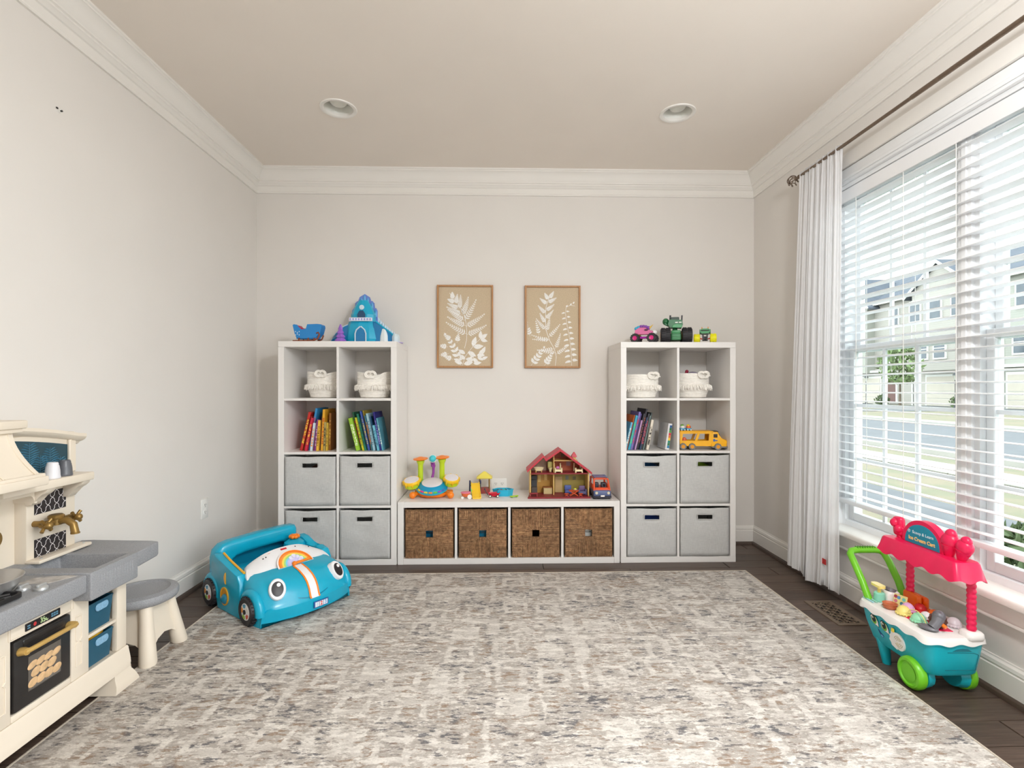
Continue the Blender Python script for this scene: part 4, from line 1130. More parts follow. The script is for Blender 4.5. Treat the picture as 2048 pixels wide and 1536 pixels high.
g = G().prism([(FXK-0.10, 0.155), (FXK+0.001, 0.155), (FXK+0.006, 0.148), (FXK+0.006, 0.118), (FXK+0.014, 0.105), (FXK+0.014, 0.075), (FXK-0.10, 0.075)], BYR-BYL+0.01, Matrix(((1, 0, 0, 0), (0, 0, 1, BYL-0.005), (0, 1, 0, 0), (0, 0, 0, 1))), 0.003, 1)
g.obj('plinth', KC, kit)
ft = [(0.03, 0.078), (FXK+0.010, 0.078), (FXK+0.014, 0.060), (FXK+0.024, 0.040), (FXK+0.028, 0.022), (FXK+0.028, kz), (0.03, kz)]
for ya, yb in ((BYR-0.075, BYR+0.028), (BYL-0.02, BYL+0.08)):
    G().rings([[(x, ya-(0.02*(0.078-z)/0.067), z) for x, z in ft], [(x, ya+0.02, z) for x, z in ft], [(x, yb-0.02, z) for x, z in ft], [(x, yb-0.028+0.028*(0.085-z)/0.067, z) for x, z in ft]]).obj('foot', KC, kit, ang=25)
# skirting along the far end
G().rings([[(0.03, BYR-0.012, 0.155), (FXK, BYR-0.012, 0.155)], [(0.03, BYR+0.006, 0.13), (FXK+0.006, BYR+0.006, 0.13)], [(0.03, BYR+0.008, 0.085), (FXK+0.012, BYR+0.008, 0.085)]][0:3], False).obj('end_skirt', KC, kit)
# niche shelves, back and fluted pilasters
for z in (0.272, 0.146): G().b2((0.03, NY0-0.02, z-0.006), (FXK-0.004, NY1+0.02, z+0.006), 0.003, 1).obj('niche_shelf', KC, kit)
for yc in (1.806, 1.53):
    gp = G()
    for sgn in (-1, 1):
        for z0, z1 in ((0.20, 0.275), (0.29, 0.37)):
            gp.tube([(FXK+0.001, yc+sgn*0.012, z0), (FXK+0.001, yc+sgn*0.012, z1)], 0.0022, 6)
        gp.tube([(FXK+0.001, yc+sgn*0.012, 0.275), (FXK+0.001, yc+sgn*0.004, 0.283), (FXK+0.001, yc+sgn*0.012, 0.29)], 0.0022, 6)
    for z in (0.20, 0.37): gp.tube([(FXK+0.001, yc-0.012, z), (FXK+0.001, yc+0.012, z)], 0.0022, 6)
    gp.obj('pilaster_moulding', KC, kit)
G().frame(rrect(0.235, 0.044, 0.003, 2, (OY0+OY1)/2, 0.424), rrect(0.229, 0.038, 0.002, 2, (OY0+OY1)/2, 0.424), 0.0022, FX @ T(0, 0, FXK)).obj('fascia_moulding', KC, kit)
# oven door with window, cookies print, handle, clock strip
ov = G().b2((FXK-0.02, OY0+0.002, 0.180), (FXK+0.004, OY1-0.002, 0.394), 0.006, 2).obj('oven_door', BLK, kit)
G().b2((FXK+0.003, OY0+0.03, 0.368), (FXK+0.006, OY1-0.03, 0.389), 0.002, 1).obj('door_top_rail', BLK, ov)
G().b2((FXK+0.0032, 1.612, 0.222), (FXK+0.0050, 1.729, 0.328)).obj('oven_window', M('oven_window_grey', (96, 90, 84), 0.25, noise=(12, 0.15)), ov)  # flat grey backing of the cookie print
ck = G()
for r, (zz, yo) in enumerate(((0.243, 0.0), (0.272, 0.012), (0.298, 0.002))):
    for k in range(4):
        yc = 1.628+yo+k*0.0285-r*0.002
        if yc > 1.722: continue
        ck.ball((FXK+0.0052, yc, zz), (0.0022, 0.0180, 0.0135 if r < 2 else 0.011), 14, 8, R(0.35, 'X'))
ck.obj('cookie_print', M('cookie_gold', (212, 176, 132), 0.6, noise=(60, 0.16)), ov)
rk = G()
for k in range(7): rk.tube([(FXK+0.0056, 1.616, 0.228+k*0.0035), (FXK+0.0056, 1.726, 0.226+k*0.0035)], 0.0005, 4)
rk.obj('rack_print', M('rack_steel', (170, 166, 160), 0.4, 0.4, noise=(20, 0.05)), ov)
hz = 0.360
G().cyl((FXK+0.026, 1.578, hz), (FXK+0.026, 1.768, hz), 0.0075, n=14, bev=0.003).obj('oven_handle', GOLD, ov)
G().tube([(FXK+0.002, 1.586, hz-0.002), (FXK+0.016, 1.586, hz), (FXK+0.028, 1.584, hz)], [0.013, 0.012, 0.0105], 12).obj('handle_mount', GOLD, ov)
G().tube([(FXK+0.002, 1.760, hz-0.002), (FXK+0.016, 1.760, hz), (FXK+0.028, 1.762, hz)], [0.013, 0.012, 0.0105], 12).obj('handle_mount', GOLD, ov)
dp = G().prism(rrect(0.124, 0.0225, 0.002, 2, 1.668, 0.4200), 0.002, FX @ T(0, 0, FXK)).obj('display_strip', M('display_black', (30, 28, 32), 0.3, noise=(20, 0.1)), kit)
MT = lambda x, y, z: Matrix(((0, 0, 1, x), (1, 0, 0, y), (0, 1, 0, z), (0, 0, 0, 1)))
o = link('clock_digits', text_mesh('350', 0.0215, 0.0005, bold=0.0003), M('digit_green', (206, 232, 170), 0.5, noise=(20, 0.03)), dp); o.matrix_local = MT(FXK+0.0025, 1.670, 0.4200) @ Matrix.Shear('XY', 4, (0.2, 0))
G().ball((FXK+0.0022, 1.638, 0.4200), (0.0008, 0.0055, 0.0062), 10, 6).obj('red_button', M('button_red', (196, 52, 56), 0.5, noise=(20, 0.05)), dp)
bt = G()
for k in range(2): bt.b2((FXK+0.002, 1.612, 0.4145+k*0.007), (FXK+0.0026, 1.622, 0.418+k*0.007))
for k in range(3):
    for q in range(2): bt.b2((FXK+0.002, 1.696+k*0.009, 0.4145+q*0.007), (FXK+0.0026, 1.703+k*0.009, 0.419+q*0.007))
bt.obj('blue_buttons', M('button_blue', (96, 150, 180), 0.5, noise=(20, 0.05)), dp)

# counter: cooktop half, deep farmhouse sink, end wing
CZ0, CZ1 = 0.458, 0.522
SY0, SY1 = 1.83, 2.04
g = G()
g.b2((0.0, BYL-0.03, CZ0), (CTX, 1.782, CZ1), 0.008, 3)
g.obj('cooktop_counter', KG, kit)
def sink_part():
    g = G()
    ax, bx = 0.07, CTX-0.018                                   # basin x range
    sx1 = CTX+0.012                                            # apron front
    ay, by = 1.838, 1.992
    lo = [(0.0, 1.782), (sx1, 1.782), (sx1, 2.010), (CTX+0.002, 2.02), (CTX-0.004, 2.150), (CTX-0.03, 2.172), (0.05, 2.185), (0.0, 2.185)]
    # top rim as quads around the basin
    ir = 0.02
    V = lambda x, y, z: g.bm.verts.new((x, y, z))
    top = CZ1+0.004
    def quad(a, b, c, d): g.bm.faces.new((V(*a), V(*b), V(*c), V(*d)))
    quad((0, 1.782, top), (ax, ay, top), (ax, by, top), (0, by, top))
    quad((0, 1.782, top), (sx1, 1.782, top), (bx, ay, top), (ax, ay, top))
    quad((sx1, 1.782, top), (sx1, by, top), (bx, by, top), (bx, ay, top))
    # basin walls and floor
    fb = 0.435
    ta = [(ax, ay), (bx, ay), (bx, by), (ax, by)]; ba = [(ax+0.02, ay+0.015), (bx-0.012, ay+0.015), (bx-0.012, by-0.015), (ax+0.02, by-0.015)]
    for i in range(4):
        j = (i+1) % 4
        quad((*ta[i], top), (*ta[j], top), (*ba[j], fb), (*ba[i], fb))
    quad(*[(*p, fb) for p in ba])
    # apron and sides
    zb = 0.428
    quad((sx1, 1.782, top), (sx1, 1.782, zb), (sx1, 2.010, zb), (sx1, 2.010, top))
    quad((sx1, 1.782, top), (0, 1.782, top), (0, 1.782, zb), (sx1, 1.782, zb))
    quad((0, 1.782, zb), (sx1, 1.782, zb), (sx1, 2.010, zb), (0, 2.010, zb))
    quad((sx1, 2.010, zb), (sx1, 2.010, top), (0, 2.010, top), (0, 2.010, zb))
    quad((0, by, top), (ax, by, top), (ax, 2.010, top), (0, 2.010, top)); quad((ax, by, top), (bx, by, top), (bx, 2.010, top), (ax, 2.010, top)); quad((bx, by, top), (sx1, by, top), (sx1, 2.010, top), (bx, 2.010, top))
    bmesh.ops.remove_doubles(g.bm, verts=list(g.bm.verts), dist=1e-5)
    bmesh.ops.recalc_face_normals(g.bm, faces=list(g.bm.faces))
    es = [e for e in g.bm.edges if len(e.link_faces) == 2 and e.calc_face_angle(0) > 0.6]
    bmesh.ops.bevel(g.bm, geom=es, offset=0.006, segments=3, profile=0.5, affect='EDGES')
    return g
sk = sink_part().obj('sink', KG, kit, ang=50)
g = G()
for k in range(14): g.b2((CTX+0.011, 1.815+k*0.0125, 0.45), (CTX+0.0130, 1.821+k*0.0125, 0.505), 0.001, 1)
g.obj('apron_ribs', KG, sk)
G().prism([(0.0, 2.008), (CTX+0.006, 2.008), (CTX+0.002, 2.03), (CTX-0.004, 2.145), (CTX-0.012, 2.162), (CTX-0.04, 2.172), (0.05, 2.186), (0.0, 2.186)], CZ1-0.465, T(0, 0, 0.465), 0.006, 2).obj('counter_wing', KG, kit)
# burner, knobs, floral decal
bn = G().prism(rrect(0.17, 0.15, 0.015, 3, CTX-0.16, 1.53), 0.006, T(0, 0, CZ1)).obj('burner_plate', KG, kit)
gr = G().frame(rrect(0.135, 0.12, 0.02, 3, CTX-0.105, 1.535), rrect(0.120, 0.105, 0.015, 3, CTX-0.105, 1.535), 0.013, T(0, 0, CZ1+0.004))
for k in range(8):
    a = k*PI/4; cx_, cy_ = CTX-0.105, 1.535
    gr.tube([(cx_+0.018*math.cos(a), cy_+0.018*math.sin(a), CZ1+0.014), (cx_+0.058*math.cos(a), cy_+0.054*math.sin(a), CZ1+0.015)], 0.0045, 6)
gr.lathe([(0.022, CZ1+0.002), (0.022, CZ1+0.012), (0.012, CZ1+0.017)], 16, T(CTX-0.105, 1.535, 0))
gr.obj('burner_grate', M('grate_black', (34, 33, 34), 0.4, noise=(20, 0.15)), kit)
SILV = M('silver_plastic', (190, 192, 192), 0.3, 0.5, noise=(20, 0.06))
for kx, ky in ((K(-1.495), 1.648), (K(-1.442), 1.650)):
    kb = G().lathe([(0.019, 0), (0.019, 0.006), (0.016, 0.010), (0.008, 0.013)], 20, T(kx, ky, CZ1)).box((kx, ky, CZ1+0.013), (0.010, 0.034, 0.012), 0.004, 2)
    kb.obj('burner_knob', SILV, kit)
G().prism([(CTX-0.16, 1.69), (CTX-0.06, 1.70), (CTX-0.02, 1.765), (CTX-0.05, 1.772), (CTX-0.15, 1.75)], 0.0008, T(0, 0, CZ1)).obj('floral_decal', M('decal_grey_floral', (182, 178, 174), 0.6, noise=(55, 0.28)), kit)

# back panel with tile decals, arched alcove, shelf, corbels, hood, cornice
PX = K(-1.690)
g = G()
g.b2((0.0, 1.875, 0.52), (PX, 2.086, 0.80), 0.004, 2)
g.b2((0.0, 1.02, 0.52), (PX, 1.23, 0.80), 0.004, 2)
g.b2((0.0, 1.23, 0.52), (0.012, 1.875, 0.80))
g.b2((0.0, 1.02, 0.80), (PX, 2.086, 0.985), 0.004, 2)
bk = g.obj('back_panel', KC, kit)
G().b2((PX-0.004, 1.872, 0.5255), (PX+0.048, 2.110, 0.538), 0.004, 2).obj('splash_ledge', KC, kit)
for yc in (1.90, 2.09): G().cyl((PX+0.030, yc, 0.537), (PX+0.030, yc, 0.5405), 0.0045, n=12).obj('ledge_screw', SILV, kit)
def tiles(y0, y1, z0, z1, nm):
    p = G().b2((PX, y0, z0), (PX+0.0012, y1, z1)).obj(nm, M('tile_black', (40, 36, 38), 0.35, noise=(30, 0.12)), kit)
    g = G(); pit = 0.0375
    n = int((y1-y0)/pit)+3
    for fam in (-1, 1):
        for k in range(-n-3, n+6):
            pts = []
            for i in range(48):
                zz = z0+(z1-z0)*i/47
                yy = y0+k*pit+fam*((zz-z0)*0.75+0.0062*math.sin(2*PI*(zz-z0)/(pit/0.75)*1.0*2)*0.5)
                if y0+0.001 <= yy <= y1-0.001: pts.append((PX+0.0016, yy, zz))
                elif pts: break
            if len(pts) > 1: g.tube(pts, 0.0010, 4)
    g.obj('tile_lines', M('tile_line_white', (226, 222, 222), 0.5, noise=(20, 0.03)), p)
tiles(1.905, 2.041, 0.519, 0.603, 'tile_decal'); tiles(1.905, 2.041, 0.694, 0.770, 'tile_decal')
# alcove arch between the panels
arch = [(1.23, 0.52), (1.25, 0.52)]
arch = [(1.225, 0.80), (1.225, 0.745)]+[(1.25+0.02*math.cos(PI-PI/2*i/5)-0.0, 0.745+0.03*math.sin(PI/2*i/5)) for i in range(6)]+[(1.85+0.02*math.sin(PI/2*i/5), 0.775-0.03*(1-math.cos(PI/2*i/5))) for i in range(6)]+[(1.88, 0.745), (1.88, 0.80)]
G().prism(arch, 0.075, FX @ T(0, 0, 0.012)).obj('alcove_arch', KC, kit)
# shelf and corbels
SHX = K(-1.605)
G().b2((PX-0.02, 1.70, 0.795), (SHX, 2.075, 0.826), 0.004, 2).obj('display_shelf', KC, kit)
def corbel(yc):
    pr = [(PX-0.002, 0.795), (SHX-0.006, 0.795), (SHX-0.010, 0.785), (SHX-0.022, 0.775), (SHX-0.040, 0.768), (SHX-0.050, 0.752), (SHX-0.058, 0.742), (SHX-0.066, 0.739), (SHX-0.070, 0.735), (PX-0.002, 0.735)]
    G().prism(pr, 0.036, Matrix(((1, 0, 0, 0), (0, 0, 1, yc-0.018), (0, 1, 0, 0), (0, 0, 0, 1))), 0.003, 2).obj('corbel', KC, kit)
corbel(2.045); corbel(1.888)
# framed teal leaf panel above the shelf
TL = M('decal_teal_dark', (40, 72, 84), 0.5, noise=(20, 0.06)); TL2 = M('decal_teal_leaf', (56, 112, 138), 0.5, noise=(30, 0.1))
def arc_z(y): return 1.008-0.22*max(0, y-1.72)**2-0.06*max(0, y-1.72)
tp = G().prism([(1.55, 0.828), (2.048, 0.828)]+[(lerp(2.048, 1.55, i/12), arc_z(lerp(2.048, 1.55, i/12))-0.028) for i in range(13)], 0.0015, FX @ T(0, 0, PX)).obj('leaf_panel', TL, kit)
g = G()
for yc, zt in ((1.80, 0.945), (1.885, 0.955), (1.97, 0.93), (1.845, 0.895), (1.93, 0.905), (2.015, 0.89), (1.885, 0.86)):
    for k in range(9):
        z = zt-k*0.0085; L = 0.041*(1-abs(k-4)/8)
        for s_ in (-1, 1):
            g.tube([(PX+0.0017, yc+s_*0.002, z-0.008), (PX+0.0017, yc+s_*L*0.55, z-0.002), (PX+0.0017, yc+s_*L, z+0.001)], [0.0016, 0.0026, 0.0012], 4)
    g.tube([(PX+0.0017, yc, zt+0.004), (PX+0.0017, yc, zt-0.075)], 0.0009, 4)
g.bm.verts.ensure_lookup_table()
bmesh.ops.bisect_plane(g.bm, geom=list(g.bm.verts)+list(g.bm.edges)+list(g.bm.faces), plane_co=(0, 2.045, 0), plane_no=(0, 1, 0), clear_outer=True)
g.obj('leaf_pattern', TL2, tp)
G().b2((PX, 2.046, 0.826), (PX+0.012, 2.060, 0.955), 0.003, 1).b2((PX-0.02, 2.060, 0.826), (PX+0.004, 2.088, 0.960), 0.004, 1).obj('panel_post', KC, kit)
prof = [(0.0, 0.0), (0.052, 0.0), (0.052, -0.012), (0.046, -0.022), (0.034, -0.029), (0.026, -0.031), (0.022, -0.038), (0.014, -0.042), (0.0, -0.042)]
rgs = []
for i in range(17):
    yy = lerp(1.50, 2.112, i/16); zz = arc_z(yy)+0.020 if yy < 2.09 else arc_z(2.09)+0.018
    rgs.append([(PX-0.03+d*1.05+0.0, yy, zz+h) for d, h in prof])
G().rings(rgs).obj('cornice', KC, kit, ang=30)
# range hood, flared
HXF = K(-1.515)
hc = 1.56
rgs = []
for i in range(9):
    t_ = i/8; z = lerp(0.868, 1.010, t_)
    k = (1-t_)**1.7
    hwid = lerp(0.208, 0.197, k); dx = lerp(0.115, HXF-0.012, k)
    rgs.append([(0.02, hc-hwid, z), (dx-0.012, hc-hwid, z), (dx, hc-hwid+0.012, z), (dx, hc+hwid-0.012, z), (dx-0.012, hc+hwid, z), (0.02, hc+hwid, z)])
G().rings(rgs).obj('range_hood', KC, kit, ang=30)
for yy in (0.33, 0.66, 0.05, 0.95):
    pts = []
    for i in range(9):
        t_ = i/8; k = (1-t_)**1.7; hwid = lerp(0.208, 0.197, k); dx = lerp(0.115, HXF-0.012, k)
        pts.append((dx+0.0005, hc+lerp(-hwid+0.01, hwid-0.01, yy), lerp(0.872, 1.008, t_)))
    G().tube(pts, 0.0035, 6).obj('hood_rib', KC, kit)
G().b2((0.02, hc-0.205, 0.832), (HXF, hc+0.205, 0.862), 0.004, 2).b2((0.02, hc-0.200, 0.858), (HXF-0.006, hc+0.200, 0.872), 0.004, 2).obj('hood_lip', KC, kit)
G().b2((0.0, hc-0.225, 1.020), (0.142, hc+0.225, 1.048), 0.005, 2).b2((0.0, hc-0.217, 1.006), (0.132, hc+0.217, 1.022), 0.004, 2).obj('hood_crown', KC, kit)
# tap
fz = 0.662; fxx = PX
g = G()
g.cyl((fxx, 1.985, fz), (fxx+0.055, 1.985, fz), 0.011, n=14); g.cyl((fxx, 1.905, fz), (fxx+0.055, 1.905, fz), 0.011, n=14)
g.cyl((fxx+0.045, 1.885, fz), (fxx+0.045, 2.005, fz), 0.012, n=14)
g.cyl((fxx+0.045, 1.945, fz-0.012), (fxx+0.045, 1.945, fz+0.012), 0.020, n=18)
g.lathe([(0.023, 0), (0.025, 0.003), (0.025, 0.012), (0.020, 0.016)], 22, T(fxx+0.045, 1.945, fz+0.010))
g.tube([(fxx+0.05, 1.945, fz), (fxx+0.085, 1.945, fz+0.004), (fxx+0.108, 1.945, fz-0.012), (fxx+0.114, 1.945, fz-0.042)], [0.012, 0.0125, 0.0125, 0.013], 14)
g.lathe([(0.0145, 0), (0.0145, 0.005), (0.013, 0.006)], 16, T(fxx+0.1145, 1.945, fz-0.046))
tap = g.obj('tap', BRASS, kit)
for yc in (1.880, 2.010):
    g = G(); x0 = fxx+0.062
    g.ball((x0+0.012, yc, fz), 0.0135, 14, 10)
    g.cyl((fxx+0.045, yc, fz), (x0+0.006, yc, fz), 0.009, n=12)
    for k in range(4):
        a = PI/4+k*PI/2
        g.cyl((x0, yc, fz), (x0+0.004, yc+0.028*math.cos(a), fz+0.028*math.sin(a)), 0.0045, 0.0062, n=10)
    g.obj('cross_handle', BRASS, tap)
g = G().cyl((0.012, 1.772, 0.640), (0.03, 1.772, 0.640), 0.004, n=8)
g.lathe([(0.030, -.002), (0.034, 0.0), (0.034, 0.004), (0.030, 0.006)], 24, T(0.032, 1.772, 0.640) @ R(PI/2, 'Y'))
g.obj('alcove_medallion', BRASS, kit)

# ---- loose things on and in the kitchen
def cup(loc, rgb, label):
    t = thing('toy_cup', label, 'cup', loc)
    cm = plastic(rgb, 0.35)
    G().lathe([(0.0225, 0.0), (0.0235, 0.002), (0.0232, 0.008), (0.0225, 0.010), (0.0215, 0.030), (0.019, 0.046), (0.0178, 0.048), (0.0175, 0.054), (0.0165, 0.056), (0.0145, 0.0565)], 26).obj('cup_body', cm, t)
    G().lathe([(0.0155, 0.056), (0.0155, 0.0585), (0.013, 0.0585), (0.0125, 0.057)], 22).obj('foot_ring', cm, t)
cup((K(-1.63)+XL+0.02, 1.912, 0.8265), (228, 228, 232), 'white plastic toy cup upside down on the kitchen shelf')
cup((K(-1.637)+XL+0.02, 1.974, 0.8265), (96, 98, 104), 'dark grey plastic toy cup upside down on the kitchen shelf')
pan = thing('toy_frying_pan', 'silver grey toy frying pan on the play kitchen burner', 'pan', (-1.580, 1.600, CZ1+0.0065))
PANM = M('pan_silver', (186, 184, 182), 0.28, 0.6, noise=(12, 0.06))
G().lathe([(0.070, 0.0), (0.078, 0.004), (0.092, 0.022), (0.098, 0.040), (0.1005, 0.042), (0.0985, 0.044), (0.094, 0.040), (0.088, 0.022), (0.074, 0.006)], 36).obj('pan_bowl', PANM, pan)
G().tube([(-0.01, -0.092, 0.032), (-0.02, -0.16, 0.042), (-0.03, -0.24, 0.045)], [0.010, 0.009, 0.011], 10).obj('pan_handle', M('pan_handle_grey', (120, 120, 122), 0.4, noise=(10, 0.06)), pan)
def kbin(z, label):
    t = thing('kitchen_bin', label, 'storage bin', (-1.515, (NY0+NY1)/2-0.003, z), 0, 'teal bins in the play kitchen')
    w, h, x0, x1 = 0.060, 0.100, -0.085, 0.054
    g = G()
    def shell(k, zz, cut=False): return [(x0*k, -w*k, zz), (x1*k, -w*k, zz), (x1*k, w*k, zz), (x0*k, w*k, zz)]
    lo, hi = 0.86, 1.0
    g.rings([shell(lo, 0.0), shell(hi, h)], True, True, False)
    g.rings([shell(hi-0.04, h), shell(lo-0.05, 0.006)], True, False, True)
    for k in range(4): pass
    g.obj('bin_shell', TEAL, t, smooth=False)
    rim = G()
    for a, b in zip(shell(hi, h), shell(hi, h)[1:]+shell(hi, h)[:1]): rim.tube([a, b], 0.0028, 6)
    rim.obj('rim', TEAL, t)
    lb = G().prism(rrect(0.058, 0.026, 0.010, 5, 0.006, 0), 0.0035, FX @ T(0, h-0.022, 0), 0.001, 1)
    o = lb.obj('label_plate', M('plate_light_blue', (132, 176, 206), 0.4, noise=(160, 0.14)), t); o.location = (x1-0.001, 0, 0)
kbin(0.279, 'empty teal bin with light blue plate on the upper kitchen niche shelf'); kbin(0.153, 'teal bin holding yellow play fruit on the lower kitchen niche shelf')
YEL = M('fruit_yellow', (216, 170, 46), 0.45, noise=(18, 0.1))
ban = thing('toy_banana', 'yellow toy banana lying in the lower teal bin', 'toy food', (-1.50, 1.915, 0.225))
G().tube([(-0.012, -0.052, 0.010), (0.008, -0.03, 0.024), (0.016, 0.0, 0.030), (0.010, 0.03, 0.028), (-0.005, 0.050, 0.020)], [0.006, 0.014, 0.016, 0.014, 0.006], 10).obj('peel', YEL, ban)
G().cyl((-0.005, 0.048, 0.021), (-0.012, 0.060, 0.026), 0.004, n=8).obj('stalk', M('stalk_brown', (120, 90, 40), 0.6, noise=(20, 0.1)), ban)
cor = thing('toy_taco', 'golden toy pastry lying beside the banana in the lower teal bin', 'toy food', (-1.49, 1.883, 0.228))
G().lathe([(0.0, 0.0), (0.014, 0.004), (0.018, 0.014), (0.014, 0.026), (0.004, 0.034)], 14, R(0.9, 'X') @ S(1, 1.5, 1)).obj('crust', M('pastry_gold', (206, 150, 60), 0.6, noise=(30, 0.15)), cor)
G().ball((0.004, -0.016, 0.016), (0.010, 0.010, 0.008), 10, 8).obj('filling', M('filling_cream', (226, 196, 140), 0.6, noise=(30, 0.1)), cor)

# ---- stool
stl = thing('toddler_stool', 'round grey and cream toddler stool beside the play kitchen', 'stool', (-1.553, 2.262, 0), 0.0)
sh = 0.285
G().lathe([(0.060, sh-0.052), (0.118, sh-0.048), (0.134, sh-0.040), (0.139, sh-0.030), (0.140, sh-0.016), (0.136, sh-0.006), (0.128, sh-0.003), (0.112, sh-0.001), (0.108, sh), (0.104, sh-0.004), (0.090, sh-0.007), (0.05, sh-0.008)], 48).obj('seat', KG, stl)
for sx in (-1, 1):
    for sy in (-1, 1):
        fx, fy = sx*0.100, sy*0.104
        zf = RT if (-1.553+fx > -1.5) else 0.0
        G().rings([[(lerp(fx*1.0, fx*0.68, t_)+r*math.cos(2*PI*i/18), lerp(fy, fy*0.68, t_)+r*math.sin(2*PI*i/18), lerp(zf, sh-0.045, t_)) for i in range(18)] for t_, r in ((0, 0.031), (0.04, 0.0335), (0.25, 0.031), (0.8, 0.025), (1, 0.026))]).obj('leg', KC, stl)
for ang in range(4):
    m = R(ang*PI/2, 'Z')
    pts = [(-0.095, 0.10), (0.095, 0.10)]
    ow = [(-0.078, sh-0.05), (-0.098, 0.075), (-0.075, 0.070), (-0.045, 0.090), (0.0, 0.100), (0.045, 0.090), (0.075, 0.070), (0.098, 0.075), (0.078, sh-0.05)]
    g = G()
    top = [(x, -lerp(0.106, 0.073, (z-0.07)/0.165), z) for x, z in ow]
    g.bm.faces.new([g.bm.verts.new(p) for p in top])
    r_ = bmesh.ops.extrude_face_region(g.bm, geom=list(g.bm.faces))
    bmesh.ops.translate(g.bm, verts=[v for v in r_['geom'] if isinstance(v, bmesh.types.BMVert)], vec=(0, 0.012, 0))
    g.xf(m).obj('leg_panel', KC, stl)

# ================================================================ ride-in toy car
CB = plastic((14, 166, 200), 0.22); CBD = plastic((12, 132, 164), 0.25)
ORG = plastic((244, 132, 28), 0.3); YLW = plastic((236, 176, 40), 0.3); WHT = plastic((236, 236, 238), 0.3); BLKP = plastic((34, 32, 36), 0.4)
car = thing('toy_car', 'blue ride-in toy car with big eyes and white windscreen on rug', 'toy car', (-1.183, 2.818, RT), math.radians(-38))
# front body: loft over x stations
def body_ring(x, hw, h, bow, z0=0.0, n=12):
    pts = []
    sh = min(0.055, h*0.5)
    prof = [(-1.0, 0.0), (-1.0, 0.35), (-0.985, 0.72)]
    path = [(-hw, z0), (-hw, z0+(h-sh-z0)*0.5), (-hw*0.985, h-sh)]
    for i in range(1, 6):
        a = PI/2*i/5; path.append((-hw*0.985+sh*1.3*(1-math.cos(a)), h-sh+sh*math.sin(a)))
    k = len(path)
    full = path+[(y_, h+0.012*(1-(y_/hw)**2)) for y_ in (-hw*0.45, -hw*0.2, 0, hw*0.2, hw*0.45)]+[(-y_, z_) for y_, z_ in path[::-1]]
    return [(x-bow*(abs(y_)/0.25)**2.2, y_, z_) for y_, z_ in full]
st = [(0.03, 0.246, 0.215, 0.0), (0.08, 0.248, 0.214, 0.003), (0.15, 0.250, 0.206, 0.012), (0.21, 0.252, 0.192, 0.026), (0.255, 0.252, 0.172, 0.040), (0.285, 0.250, 0.147, 0.052), (0.302, 0.248, 0.118, 0.060), (0.310, 0.248, 0.090, 0.064)]
rg = [body_ring(*s_) for s_ in st]
rg.append([(x+0.010, y, min(z, 0.082)) for x, y, z in rg[-1]]); rg.append([(x, y, min(z, 0.076)) for x, y, z in rg[-1]]); rg.append([(x-0.004, y*0.98, min(z, 0.02)) for x, y, z in rg[-1]])
G().rings(rg, True, True, True).obj('front_body', CB, car, ang=50)
def arch_pts(cx, r, n=10): return [(cx+r*math.cos(PI-PI*i/n), 0.075+r*math.sin(PI*i/n)) for i in range(n+1)]
# near side door panel and far side panel (outline in xz)
side = [(-0.315, 0.0), (0.075, 0.0), (0.075, 0.16), (0.06, 0.205), (0.00, 0.222), (-0.08, 0.238), (-0.16, 0.262), (-0.19, 0.272), (-0.225, 0.262), (-0.245, 0.225), (-0.315, 0.215)]
FS = lambda y0: Matrix(((1, 0, 0, 0), (0, 0, 1, y0), (0, 1, 0, 0), (0, 0, 0, 1)))
doorp = [(-0.165, 0.0), (0.075, 0.0), (0.075, 0.17), (0.05, 0.210), (-0.02, 0.226), (-0.10, 0.246), (-0.17, 0.270), (-0.20, 0.274), (-0.225, 0.262), (-0.235, 0.225), (-0.235, 0.16), (-0.205, 0.14), (-0.175, 0.10)]
G().prism(doorp, 0.045, FS(-0.262), 0.010, 2).obj('near_door', CB, car)
farp = [(-0.315, 0.0), (0.075, 0.0), (0.075, 0.18), (0.045, 0.225), (-0.01, 0.236), (-0.05, 0.215), (-0.075, 0.215), (-0.10, 0.24), (-0.15, 0.262), (-0.20, 0.268), (-0.24, 0.255), (-0.315, 0.22)]
G().prism(farp, 0.05, FS(0.212), 0.012, 2).obj('far_side', CB, car)
G().tube([(0.045, -0.222, 0.213), (-0.02, -0.222, 0.229), (-0.10, -0.222, 0.249), (-0.175, -0.222, 0.273)], 0.006, 6).obj('door_edge_trim', YLW, car)
G().b2((-0.30, -0.24, 0.02), (0.06, 0.24, 0.045), 0.004, 1).obj('cockpit_floor', CBD, car)
# rear shell with the arched seat back
G().b2((-0.325, -0.255, 0.0), (-0.235, 0.255, 0.155), 0.03, 3).obj('rear_shell', CB, car)
out = [(-0.245, 0.10), (-0.245, 0.235), (-0.235, 0.275), (-0.205, 0.302), (-0.16, 0.312), (0.0, 0.322), (0.16, 0.326), (0.215, 0.322), (0.225, 0.30), (0.225, 0.10)]
inn = [(-0.165, 0.10), (-0.16, 0.165), (-0.15, 0.205), (-0.13, 0.222), (-0.09, 0.23), (0.0, 0.236), (0.12, 0.240), (0.165, 0.232), (0.175, 0.21), (0.175, 0.10)]
g = G().frame(out, inn, 0.085, Matrix(((0, 0, 1, -0.305), (1, 0, 0, 0), (0, 1, 0, 0), (0, 0, 0, 1))))
bmesh.ops.recalc_face_normals(g.bm, faces=list(g.bm.faces))
es = [e for e in g.bm.edges if len(e.link_faces) == 2 and e.calc_face_angle(0) > 1.2]
bmesh.ops.bevel(g.bm, geom=es, offset=0.022, segments=3, profile=0.5, affect='EDGES')
g.obj('seat_back_arch', CB, car, ang=60)
G().b2((-0.30, -0.20, 0.05), (-0.20, 0.20, 0.10), 0.02, 2).obj('seat', CBD, car)
